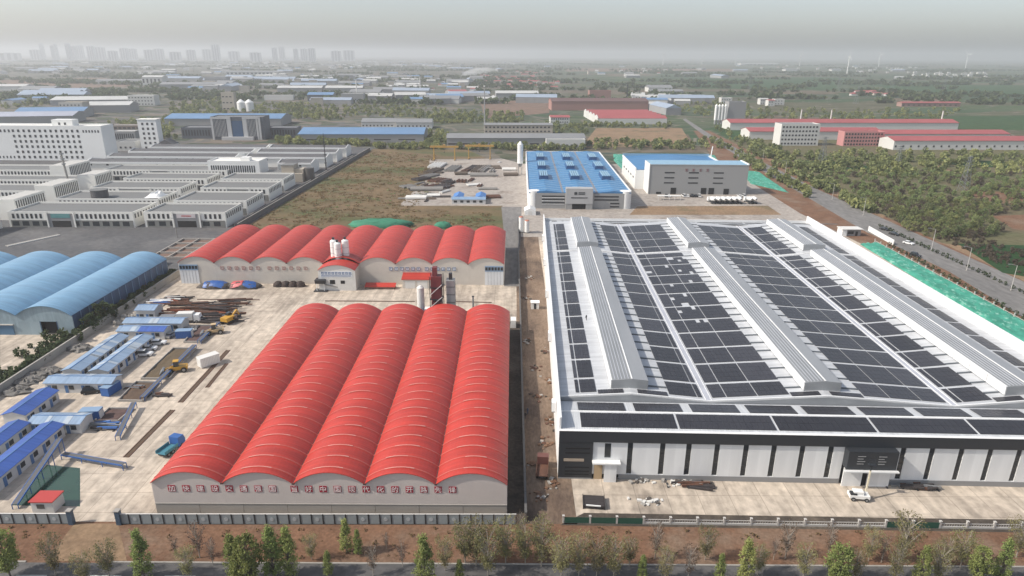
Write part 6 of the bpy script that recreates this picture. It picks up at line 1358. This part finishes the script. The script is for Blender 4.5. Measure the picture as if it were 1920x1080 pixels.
for zx0, zx1, zy0, zy1, n in zones:
    for k in range(n):
        p = at(vr.uniform(zx0, zx1), vr.uniform(zy0, zy1)); i = vr.randrange(6)
        t = thing('far_shed', ['pale roofed', 'grey roofed', 'blue roofed', 'flat topped beige', 'white walled grey roofed', 'long pale blue roofed'][i], 'shed', (p.x, p.y, 0), vr.choice((.15, .1, 0, 1.7, -.05)), group='low far sheds in the haze'); sc_ = vr.uniform(.5, 1.0); t.scale = (sc_, sc_, vr.uniform(.8, 1.1))
        link('wall', shed_meshes[i][0], t); link('roof', shed_meshes[i][1], t); FARS.append((p.x / p.y, t))
for kd in sorted({t['label'] for _, t in FARS}):
    for k, (_, t) in enumerate(sorted([q for q in FARS if q[1]['label'] == kd], key=lambda q: q[0])): t['label'] = f'{kd} far hazy shed, {nth(k)} of these from left'
# city on the left horizon
tw = M('tower_block_wall', (.42, .43, .45), .8, scale=.02); tband = M('tower_glass_band', (.10, .11, .13), .5, scale=.05)
towers = [(0, 40, 96), (80, 87, 78), (100, 106, 82), (107, 112, 79), (128, 136, 78), (138, 146, 83), (148, 160, 82), (167, 180, 83), (182, 200, 85), (228, 243, 87), (245, 259, 88), (273, 290, 90), (292, 309, 88), (352, 368, 90), (382, 399, 89), (400, 414, 80), (430, 450, 93), (512, 521, 86), (525, 535, 84), (552, 560, 88), (565, 578, 88), (580, 592, 87), (622, 640, 92), (645, 665, 91), (60, 78, 90), (205, 222, 92), (320, 340, 94), (470, 490, 95)]
for i, (x0, x1, yt) in enumerate(sorted(towers)):
    D = 6800 + 1500 * ((i * 37) % 5) / 5; a = at((x0 + x1) / 2, 120); sc = D / a.y; X = a.x * sc
    zt = CAMH - (CAMH) * 0 ; 
    ya = (yt + 3.5 - 540) / F; vv = ya; uu = ((x0 + x1) / 2 - 960) / F; v2 = -uu * math.sin(ROLL) + vv * math.cos(ROLL); dy = math.cos(TH) - v2 * math.sin(TH); dz = -math.sin(TH) - v2 * math.cos(TH)
    h = CAMH + D * dz / dy; w = (x1 - x0) / F * D * .98
    t = thing('tower_block', f'hazy tower block on the left city skyline, {nth(i)} from the left', 'tower block', (X, D, 0), group='city towers on the left horizon')
    bx('wall', tw, t, -w / 2, w / 2, 0, 22, 0, h)
    bx('roof_house', tw, t, -w * .2, w * .2, 6, 16, h, h + 4)
    for q in range(3): bx('window_band', tband, t, -w / 2 + w * (.12 + .3 * q), -w / 2 + w * (.28 + .3 * q), -.6, .02, 4, h - 3)
# wind turbines
def turbine(label, px, py, htip, yaw, a0):
    p = at(px, py); hub = htip * .62; t = thing('wind_turbine', label, 'wind turbine', (p.x, p.y, 0), yaw, group='wind turbines on the right horizon'); bl = htip - hub
    MB().cyl(0, 0, 0, hub, 2.6, 1.6, n=12).build('tower', white, t); MB().box(-2, 2, -2, 7, hub - 2, hub + 2).build('nacelle', white, t); MB().tube((0, -4.5, hub), (0, -2, hub), .8, 1.9, 10).build('hub', white, t)
    for k in range(3):
        a = a0 + k * 2 * math.pi / 3; d = Vector((math.sin(a), 0, math.cos(a))); c = Vector((0, -3.5, hub)); e = d.cross(Vector((0, 1, 0)))
        m = MB(); pts = []
        for f, w in ((0, 1.0), (.2, 2.0), (1, .4)):
            o = c + d * (bl * f); pts += [o - e * w * .5 + Vector((0, .35, 0)), o + e * w + Vector((0, .35, 0)), o + e * w - Vector((0, .35, 0)), o - e * w * .5 - Vector((0, .35, 0))]
        m.add(pts, [(0, 1, 5, 4), (1, 2, 6, 5), (2, 3, 7, 6), (3, 0, 4, 7), (4, 5, 9, 8), (5, 6, 10, 9), (6, 7, 11, 10), (7, 4, 8, 11), (3, 2, 1, 0), (8, 9, 10, 11)]).build('blade', white, t)
turbine('nearest and brightest wind turbine on the right horizon', 1588, 138, 128, R(75), R(5))
for i, (px, py) in enumerate(((1243, 122), (1316, 121), (1378, 121), (1499, 124), (1647, 125), (1810, 128))): turbine(f'faint wind turbine on the horizon, {ORD[i]} of the faint ones from the left', px, py, 150, R(60 + 8 * i), R(10 * i))
# power pylons
def pylon(label, px, py, h, rz=0.3):
    p = at(px, py); t = thing('power_pylon', label, 'pylon', (p.x, p.y, 0), rz, group='lattice pylons over the fields'); b = h * .11; m = MB(); w = .17
    for sx in (-1, 1):
        for sy in (-1, 1): MB().bar((sx * b, sy * b, 0), (sx * b * .18, sy * b * .18, h), w).build('leg', greysteel, t)
    z = 0
    while z < h * .92:
        f = 1 - .82 * z / h; z2 = z + h * .11; f2 = 1 - .82 * z2 / h
        for s in (-1, 1): m.bar((-b * f, s * b * f, z), (b * f2, s * b * f2, z2), w * .6).bar((b * f, s * b * f, z), (-b * f2, s * b * f2, z2), w * .6).bar((s * b * f, -b * f, z), (s * b * f2, b * f2, z2), w * .6)
        z = z2
    m.build('lattice', greysteel, t)
    for z, L in ((h * .74, 6), (h * .85, 5), (h * .95, 4)): MB().bar((-L * .7, 0, z), (L * .7, 0, z), .25, .25).build('cross_arm', greysteel, t)
for i, (px, py, h) in enumerate(((1540, 310, 22), (1806, 358, 22), (1404, 175, 34), (1571, 172, 36), (1672, 166, 34), (1770, 168, 34), (1605, 195, 30), (1683, 312, 16))): pylon(['lattice pylon in the scrub left of the wood', 'nearest lattice pylon among the trees on the right', 'far pylon left of the red roofed halls', 'far pylon right of the nearest turbine foot', 'far pylon on the right fields', 'far pylon furthest right', 'pylon just above the long red roof', 'pylon in the middle of the wood'][i], px, py, h)
# steam plume from a far stack
p = at(864, 158); t = thing('smoke_plume', 'white smoke drifting right from a far stack', 'smoke', (p.x, p.y, 0))
sm = bpy.data.materials.new('smoke'); sm.use_nodes = True; sn = sm.node_tree.nodes; sn.remove(sn['Principled BSDF']); pvn = sn.new('ShaderNodeVolumePrincipled'); pvn.inputs['Color'].default_value = (.95, .95, .95, 1); pvn.inputs['Density'].default_value = .045; sm.node_tree.links.new(pvn.outputs[0], sn['Material Output'].inputs['Volume'])
m = MB(); ps = [(0, 22, 2), (8, 27, 5), (22, 31, 8), (44, 35, 10), (75, 38, 8), (100, 40, 2)]
for k, ((x, z, r1), (x2, z2, r2)) in enumerate(zip(ps, ps[1:])):
    n = 10; m2 = [(x, r1 * math.cos(2 * math.pi * i / n), z + r1 * math.sin(2 * math.pi * i / n)) for i in range(n)]; m.v += m2
m.v += [(100, 2 * math.cos(2 * math.pi * i / 10), 40 + 2 * math.sin(2 * math.pi * i / 10)) for i in range(10)]
m.f = [(k * 10 + i, k * 10 + (i + 1) % 10, (k + 1) * 10 + (i + 1) % 10, (k + 1) * 10 + i) for k in range(5) for i in range(10)] + [tuple(range(9, -1, -1)), tuple(range(50, 60))]
m.build('plume', sm, t)
t2 = thing('chimney', 'far stack giving off white smoke', 'chimney', (p.x, p.y, 0)); MB().cyl(0, 0, 0, 21, 1.2, .9, n=10).build('shaft', fg, t2); MB().cyl(0, 0, 20.5, 21.2, 1.2, n=10).build('rim', fg, t2)
# ------------------------------------------------------------------ trees
def leaf_material(name, c1, c2, rand=.25):
    m = bpy.data.materials.new(name); m.use_nodes = True; n, l = m.node_tree.nodes, m.node_tree.links; b = n['Principled BSDF']
    b.inputs['Roughness'].default_value = .75; b.inputs['Specular IOR Level'].default_value = .2
    g = n.new('ShaderNodeNewGeometry'); oi = n.new('ShaderNodeObjectInfo')
    nz = n.new('ShaderNodeTexNoise'); nz.inputs['Scale'].default_value = .9; nz.inputs['Detail'].default_value = 3; l.new(g.outputs['Position'], nz.inputs['Vector'])
    rp = n.new('ShaderNodeValToRGB'); rp.color_ramp.elements[0].position = .35; rp.color_ramp.elements[1].position = .65; rp.color_ramp.elements[0].color = (*c2, 1); rp.color_ramp.elements[1].color = (*c1, 1); l.new(nz.outputs['Fac'], rp.inputs[0])
    hs = n.new('ShaderNodeHueSaturation'); mr = n.new('ShaderNodeMapRange'); mr.inputs['To Min'].default_value = 1 - rand; mr.inputs['To Max'].default_value = 1 + rand; l.new(oi.outputs['Random'], mr.inputs[0]); l.new(mr.outputs[0], hs.inputs['Value'])
    m3 = n.new('ShaderNodeMapRange'); m3.inputs['To Min'].default_value = .48; m3.inputs['To Max'].default_value = .515
    ml = n.new('ShaderNodeMath'); ml.operation = 'FRACT'; mu = n.new('ShaderNodeMath'); mu.operation = 'MULTIPLY'; mu.inputs[1].default_value = 7.31; l.new(oi.outputs['Random'], mu.inputs[0]); l.new(mu.outputs[0], ml.inputs[0]); l.new(ml.outputs[0], m3.inputs[0]); l.new(m3.outputs[0], hs.inputs['Hue'])
    l.new(rp.outputs[0], hs.inputs['Color']); l.new(hs.outputs[0], b.inputs['Base Color'])
    tr = n.new('ShaderNodeBsdfTranslucent'); l.new(hs.outputs[0], tr.inputs['Color']); mx = n.new('ShaderNodeMixShader'); mx.inputs[0].default_value = .35
    l.new(b.outputs[0], mx.inputs[1]); l.new(tr.outputs[0], mx.inputs[2]); l.new(mx.outputs[0], n['Material Output'].inputs['Surface'])
    return m
leaf_g = leaf_material('poplar_leaf', (.30, .335, .115), (.21, .25, .085))
leaf_p = leaf_material('budding_leaf', (.27, .255, .115), (.18, .17, .08))
leaf_b = leaf_material('bare_twig_haze', (.17, .115, .085), (.12, .08, .06))
leaf_w = leaf_material('wood_leaf', (.20, .235, .095), (.135, .17, .072), .3)
leaf_d = leaf_material('dark_leaf', (.075, .105, .045), (.05, .075, .035), .3)
bark = M('bark', (.17, .145, .115), .95, col2=(.10, .085, .07), scale=2); bark_p = M('pale_bark', (.36, .32, .27), .95, col2=(.24, .21, .18), scale=2)
def quads(rs, pts, size, flat=.3):
    n = len(pts); a = rs.normal(size=(n, 3)); a /= np.linalg.norm(a, axis=1)[:, None] + 1e-9
    b = np.cross(a, rs.normal(size=(n, 3))); b /= np.linalg.norm(b, axis=1)[:, None] + 1e-9
    s = size * rs.uniform(.6, 1.4, (n, 1)); a = a * s; b = b * s * .7
    return np.stack([pts - a - b, pts + a - b, pts + a + b, pts - a + b], 1).reshape(-1, 3)
def mesh_np(name, v, mat):
    n = len(v) // 4; me = bpy.data.meshes.new(name); me.vertices.add(len(v)); me.vertices.foreach_set('co', v.astype(np.float32).ravel()); me.loops.add(n * 4); me.polygons.add(n)
    me.loops.foreach_set('vertex_index', np.arange(n * 4, dtype=np.int32)); me.polygons.foreach_set('loop_start', np.arange(0, n * 4, 4, dtype=np.int32)); me.polygons.foreach_set('loop_total', np.full(n, 4, dtype=np.int32)); me.update(calc_edges=True); me.materials.append(mat); return me
def tree_meshes(seed, h, rad, z0, nclump, nleaf, size, lmat, bmat, shape='oval', twig=True, tr=.13):
    rs = np.random.RandomState(seed); pts = []; trunk = MB(); top = h * .96
    trunk.tube((0, 0, 0), (rs.normal() * .08 * h * .1, rs.normal() * .05, h * .5), tr, tr * .6, 7); trunk.tube((0, 0, h * .48), (0, 0, top), tr * .6, tr * .15, 6)
    cs = []
    for k in range(nclump):
        f = rs.uniform(0, 1); z = z0 + (h - z0) * f
        if shape == 'poplar': r_ = rad * math.sin(math.pi * min(1, .15 + .85 * f)) ** .6 * (1 - .5 * f)
        elif shape == 'vase': r_ = rad * (.25 + .9 * f) * (1 - max(0, f - .8) * 2.5)
        else: r_ = rad * math.sqrt(max(.05, 1 - (2 * f - 1) ** 2))
        a = rs.uniform(0, 2 * math.pi); d = r_ * math.sqrt(rs.uniform(.15, 1)); cs.append((d * math.cos(a), d * math.sin(a), z))
    for c in cs:
        cr = rad * rs.uniform(.16, .34); m = max(3, int(nleaf / nclump * rs.uniform(.5, 1.5)))
        pts.append(rs.normal(size=(m, 3)) * cr * .55 + np.array(c))
        if twig: trunk.tube((0, 0, max(h * .12, c[2] - math.hypot(c[0], c[1]) * 1.3 - .25 * h * rs.uniform(0, .4))), c, tr * .28, .012 * h * .3, 4)
    return trunk.mesh('trunk', bmat), mesh_np('crown', quads(rs, np.concatenate(pts), size), lmat)
FT = {'green': [tree_meshes(s, 8, 1.45, .9, 120, 3600, .08, leaf_g, bark, 'poplar') for s in (1, 2, 3)],
      'round': [tree_meshes(s, 7, 1.7, 1.3, 90, 4200, .09, leaf_g, bark, 'oval') for s in (11, 12)],
      'pale': [tree_meshes(s, 8, 2.3, 1.6, 90, 2200, .075, leaf_p, bark_p, 'vase', tr=.10) for s in (4, 5, 6)],
      'bare': [tree_meshes(s, 8, 1.8, 2.0, 60, 700, .08, leaf_b, bark_p, 'vase', tr=.10) for s in (7, 8)]}
LK = {'green': 'slim bright green poplar', 'round': 'full bright green tree', 'pale': 'pale budding tree', 'bare': 'nearly bare pale trunked tree'}
ft = [(20, 1082, 8.5, 'round'), (105, 1078, 7.5, 'pale'), (205, 1080, 7, 'pale'), (272, 1085, 9.2, 'green'), (375, 1046, 7.5, 'bare'), (443, 1092, 9, 'green'), (470, 1100, 9.5, 'round'), (515, 1085, 9.8, 'green'), (545, 1082, 9.5, 'green'), (617, 1082, 5, 'green'), (650, 1036, 6.6, 'green'), (672, 1040, 5, 'green'), (797, 1104, 10, 'green'),
      (862, 1098, 5, 'green'), (872, 1055, 8, 'pale'), (893, 1060, 9.5, 'pale'), (915, 1080, 9, 'pale'), (948, 1056, 8.5, 'pale'), (975, 1016, 6, 'bare'), (985, 1058, 8, 'pale'), (1015, 1062, 9, 'pale'), (1052, 1085, 8.5, 'pale'), (1085, 1080, 8, 'pale'), (1118, 1082, 8, 'pale'), (1150, 1085, 8, 'pale'), (1203, 1090, 5, 'green'), (1228, 1048, 7.5, 'bare'),
      (1322, 1050, 6.5, 'pale'), (1348, 1092, 5.5, 'green'), (1394, 1095, 8.5, 'green'), (1450, 1050, 4.5, 'bare'), (1472, 1048, 7.5, 'bare'), (1553, 1040, 6, 'bare'), (1566, 1100, 8, 'round'), (1628, 1052, 6.5, 'pale'), (1652, 1055, 5.5, 'bare'), (1690, 1052, 9, 'pale'), (1722, 1098, 7.5, 'green'), (1770, 1062, 6, 'pale'), (1800, 1064, 7.5, 'pale'), (1830, 1090, 6.5, 'round'), (1872, 1090, 8, 'green'), (1905, 1045, 8, 'pale'), (725, 1030, 3.5, 'bare'), (330, 1040, 3.5, 'bare'), (1260, 1062, 3, 'bare'), (160, 1095, 6, 'pale'), (1245, 1088, 6, 'pale'), (1290, 1086, 6.5, 'bare'), (1420, 1078, 6, 'pale'), (1505, 1085, 6.5, 'pale'), (1600, 1088, 6, 'pale'), (1675, 1090, 7, 'pale'), (1755, 1092, 7, 'pale'), (700, 1080, 6, 'bare'), (585, 1050, 5, 'pale'), (355, 1085, 6, 'pale'), (400, 1060, 5.5, 'bare'), (755, 1062, 5, 'bare'), (835, 1070, 6.5, 'pale'), (1180, 1062, 6, 'pale')]
tr_ = random.Random(3)
for i, (px, py, h, k) in enumerate(sorted(ft)):
    p = at(px, py); tm, cm = tr_.choice(FT[k]); s = h / (7 if k == 'round' else 8)
    t = thing('roadside_tree', f'{LK[k]} on the front soil strip, {nth(i)} from the left', 'tree', (p.x, p.y, .03), tr_.uniform(0, 6.28), group='trees along the front road'); t.scale = (s, s, s)
    link('trunk', tm, t); link('crown', cm, t)
# wood on the right: individuals in front, the rest as one mass
leaf_br = leaf_material('brown_bud_leaf', (.14, .115, .08), (.10, .08, .06), .3)
leaf_y = leaf_material('yellow_green_leaf', (.26, .28, .11), (.185, .205, .085), .3)
WT = [tree_meshes(30 + s, 6.0, 2.4, .8, 30, 700, .17, [leaf_w, leaf_y, leaf_w, leaf_br, leaf_w, leaf_y][s], bark, 'oval', tr=.14) for s in range(6)]
wr = random.Random(9)
def inpoly(x, y, P_):
    c = False; j = len(P_) - 1
    for i in range(len(P_)):
        if (P_[i][1] > y) != (P_[j][1] > y) and x < (P_[j][0] - P_[i][0]) * (y - P_[i][1]) / (P_[j][1] - P_[i][1] + 1e-9) + P_[i][0]: c = not c
        j = i
    return c
woods = [[(1480, 296), (1560, 300), (1650, 325), (1760, 322), (1930, 330), (1930, 392), (1850, 408), (1885, 440), (1770, 452), (1705, 436), (1660, 402), (1580, 350)]]
gaps = [[(1485, 300), (1610, 303), (1660, 322), (1560, 324)], [(1700, 300), (1930, 305), (1930, 322), (1760, 318)], [(1740, 340), (1800, 352), (1830, 366), (1790, 366)], [(1770, 368), (1930, 375), (1930, 382), (1770, 374)], [(1590, 330), (1640, 345), (1635, 352), (1585, 338)]]
pts = []
tries = 0
while len(pts) < 760 and tries < 40000:
    tries += 1; px = wr.uniform(1420, 1935); py = 285 + 175 * wr.random() ** .8
    if any(inpoly(px, py, w) for w in woods) and not any(inpoly(px, py, g) for g in gaps):
        p = at(px, py)
        if wr.random() < min(1, (p.y / 420) ** 2): pts.append((p.y, p.x))
pts.sort()
for i, (y, x) in enumerate(pts[:290]):
    wi = wr.randrange(len(WT)); tm, cm = WT[wi]; t = thing('wood_tree', ['young green', 'yellow green', 'young green', 'brown budding', 'young green', 'yellow green'][wi] + ' tree ' + ('at the near edge of' if i < 100 else 'inside') + ' the wood beyond the side road', 'tree', (x, y, .02), wr.uniform(0, 6.28), group='trees of the wood on the right'); s = wr.uniform(.4, .85); t.scale = (s * wr.uniform(.9, 1.2), s, s); link('trunk', tm, t); link('crown', cm, t)
def scatter_stuff(name, label, positions, base, lmat, smin, smax, seed):
    rs = np.random.RandomState(seed); out = []
    for (x, y) in positions:
        s = rs.uniform(smin, smax); b = base[rs.randint(len(base))]; a = rs.uniform(0, 6.28); c, sn_ = math.cos(a), math.sin(a)
        q = b * s; out.append(np.stack([q[:, 0] * c - q[:, 1] * sn_ + x, q[:, 0] * sn_ + q[:, 1] * c + y, q[:, 2]], 1))
    o = link(name, mesh_np(name, np.concatenate(out), lmat)); o['kind'] = 'stuff'; o['label'] = label; o['category'] = 'trees'; return o
def base_clumps(n, nl, h, rad, size, seed):
    out = []
    for s in range(n):
        rs = np.random.RandomState(seed + s); d = rs.normal(size=(nl, 3)); d /= np.linalg.norm(d, axis=1)[:, None]; d *= rs.uniform(.55, 1, (nl, 1)); p_ = d * np.array([rad, rad, h * .5]) + np.array([0, 0, h * .52]); out.append(quads(rs, p_, size))
    return out
NB_ = base_clumps(4, 170, 5, 2.4, .34, 100); FB_ = base_clumps(4, 60, 6.5, 3.2, .85, 200); FFB = base_clumps(3, 22, 8, 7, 2.6, 300)
rest = [(x, y) for y, x in pts[290:]]
scatter_stuff('woodland', 'young green wood spreading beyond the nearest trees on the right', rest[0::2], NB_, leaf_w, .45, .85, 1)
scatter_stuff('woodland', 'yellow green trees mixed into the wood on the right', rest[1::4], NB_, leaf_y, .45, .85, 4)
scatter_stuff('woodland', 'brown budding trees mixed into the wood on the right', rest[3::4], NB_, leaf_br, .45, .8, 5)
# belts further off, listed as pixel polygons: (polygon, count)
belts = [([(1370, 250), (1420, 262), (1480, 290), (1700, 284), (1930, 290), (1930, 330), (1500, 330), (1430, 290)], 330), ([(1345, 238), (1440, 285), (1580, 362), (1640, 400), (1620, 400), (1545, 362), (1400, 285), (1330, 240)], 110), ([(1315, 262), (1345, 262), (1420, 308), (1530, 372), (1520, 376), (1400, 312)], 70), ([(1100, 266), (1330, 270), (1330, 282), (1100, 280)], 90),
         ([(700, 272), (840, 278), (1100, 277), (1100, 283), (700, 280)], 150), ([(520, 262), (690, 268), (690, 276), (520, 270)], 120), ([(800, 206), (980, 214), (980, 232), (800, 232)], 220), ([(470, 195), (630, 195), (640, 225), (560, 225), (470, 212)], 260), ([(320, 195), (430, 180), (470, 212), (320, 225)], 260), ([(0, 178), (240, 172), (240, 190), (0, 205)], 240), ([(640, 196), (800, 200), (800, 222), (640, 220)], 140),
         ([(1090, 232), (1260, 236), (1260, 242), (1090, 238)], 60), ([(200, 230), (320, 222), (330, 262), (260, 262)], 110), ([(1260, 176), (1400, 190), (1420, 230), (1260, 212)], 200), ([(1400, 205), (1800, 205), (1780, 226), (1420, 226)], 160), ([(795, 250), (840, 250), (840, 276), (795, 276)], 50), ([(930, 236), (1100, 234), (1100, 252), (1040, 250)], 50)]
bp_ = []
for P_, n in belts:
    xs_ = [q[0] for q in P_]; ys_ = [q[1] for q in P_]; k = 0; g = 0
    while k < n and g < n * 40:
        g += 1; px, py = wr.uniform(min(xs_), max(xs_)), wr.uniform(min(ys_), max(ys_))
        if inpoly(px, py, P_): p = at(px, py); bp_.append((p.x, p.y)); k += 1
scatter_stuff('far_tree_belts', 'dusty tree belts between the far sheds and fields', bp_[0::3] + bp_[1::3], FB_, leaf_w, .4, 1.0, 2)
scatter_stuff('far_tree_belts', 'yellow green trees among the dusty tree belts', bp_[2::3], FB_, leaf_y, .4, .9, 21)
# horizon farmland trees: hedges and copses in lines
hp = []
for i in range(330):
    px, py = wr.uniform(-40, 1960), 112 + 85 * wr.random() ** 1.6; p = at(px, py)
    if p.y > 9000: continue
    a = wr.choice((0, 0, .06, -.05)); L = wr.uniform(40, 260) * p.y / 2000; n = int(L / 14) + 2
    for k in range(min(n, 26)): hp.append((p.x + (k / n - .5) * L + wr.uniform(-6, 6), p.y + a * (k / n - .5) * L + wr.uniform(-8, 8)))
scatter_stuff('horizon_hedges', 'faint hedges and copses across the far plain', hp, FFB, leaf_d, .6, 1.3, 3)
# dark shrubs in the strip between the blue sheds and the wall, and the rows along roads
sh = [(at(px, py), s) for px, py, s in ((185, 612, 1.5), (200, 602, 1.4), (172, 622, 1.2), (215, 596, 1.0), (230, 584, .8), (250, 572, .8), (268, 560, .7), (285, 548, .7), (150, 640, .8))]
DT = [tree_meshes(60 + q, 6, 2.2, .5, 30, 900, .2, leaf_d, bark, 'oval') for q in range(2)]
for i, (p, s) in enumerate(sh):
    tm, cm = DT[i % 2]
    t = thing('shrub', f'dark green bush in the shade right of the blue sheds, {ORD[i]} of the row', 'bush', (max(p.x, -130.0) if i < 8 else p.x, p.y, .03), i * 1.3, group='bushes beside the blue sheds'); t.scale = (.6 * s, s, .75 * s); link('trunk', tm, t); link('crown', cm, t)
# dark hedge growth filling the shaded strip, weeds on the waste field
hd = []
for i in range(260):
    f = wr.random(); hd.append((wr.uniform(-130.2, -127.6), 150 + 92 * f))
for i in range(160): hd.append((wr.uniform(-140, -127.8), wr.uniform(112, 182)) if wr.random() < .55 else (wr.uniform(-130, -127.8), wr.uniform(110, 182)))
HB = base_clumps(4, 60, 1.8, .9, .22, 400)
scatter_stuff('hedge', 'dark tangled growth in the strip along the boundary wall', hd, HB, leaf_d, .6, 1.6, 6)
leaf_s = leaf_material('straw_weed', (.25, .17, .085), (.16, .115, .06), .2)
WB = base_clumps(4, 16, .3, 1.6, .2, 500); wd = []
wfp = [(-129, 298), (-7, 295), (-8, 352), (-55, 356), (-48, 440), (-62, 560), (-122, 585)]
while len(wd) < 1500:
    x, y = wr.uniform(-130, -5), wr.uniform(284, 590)
    if inpoly(x, y, wfp): wd.append((x, y))
scatter_stuff('weeds', 'dry straw weeds over the brown waste field', wd[:1300], WB, leaf_s, .5, 1.6, 7)
scatter_stuff('weeds', 'low green weeds over the brown waste field', wd[1300:], WB, leaf_w, .5, 1.5, 8)
vd = []
for i in range(900):
    x = wr.uniform(-100, 140); vd.append((x, wr.uniform(90, 98.3)))
VB = base_clumps(3, 10, .35, .35, .1, 600)
scatter_stuff('weeds', 'short dry weeds on the front soil strip', [v for v in vd if not -83 < v[0] < -65][:220], VB, leaf_s, .5, 1.5, 9)

# round planted bushes dotted along both edges of the side road
BM = [tree_meshes(80 + q, 1.6, .9, .2, 14, 220, .12, leaf_d, bark, 'oval', tr=.06) for q in range(3)]; bi = 0
for side, pa_, pb_, n in (('far', at(1648, 425), at(1960, 570), 34), ('near', at(1668, 462), at(1960, 622), 28)):
    for k in range(n):
        p = pa_.lerp(pb_, (k + wr.uniform(-.15, .15)) / n); tm, cm = BM[bi % 3]; bi += 1
        t = thing('kerb_bush', f'small round bush on the {side} edge of the side road, {nth(k)} from the top', 'bush', (p.x, p.y, .09), wr.uniform(0, 6), group='bushes planted along the side road'); s = wr.uniform(.7, 1.2); t.scale = (s, s, s); link('trunk', tm, t); link('crown', cm, t)
# dry scrub on the verge between the road and the wood
sc_p = []
for i in range(420):
    f = wr.random(); a = at(1600 + 330 * f, 385 + 140 * f); sc_p.append((a.x + wr.uniform(2, 26), a.y + wr.uniform(-6, 10)))
scatter_stuff('verge_scrub', 'dry brown scrub on the verge between the side road and the wood', sc_p, HB, leaf_br, .4, 1.1, 12)
# ------------------------------------------------------------------ haze: one closed box of even pale air
hz = MB().box(-GX - 50, GX + 50, -650, 22050, -1.0, 170.0).mesh('haze', None)
hm = bpy.data.materials.new('haze_air'); hm.use_nodes = True; hn = hm.node_tree.nodes; hn.remove(hn['Principled BSDF'])
pv_ = hn.new('ShaderNodeVolumePrincipled'); pv_.inputs['Color'].default_value = (.78, .80, .815, 1); pv_.inputs['Density'].default_value = 0.00018; pv_.inputs['Anisotropy'].default_value = 0.25
hm.node_tree.links.new(pv_.outputs[0], hn['Material Output'].inputs['Volume'])
hz.materials.append(hm); ho = link('haze', hz); ho['kind'] = 'stuff'; ho['label'] = 'pale dusty haze over the whole plain'
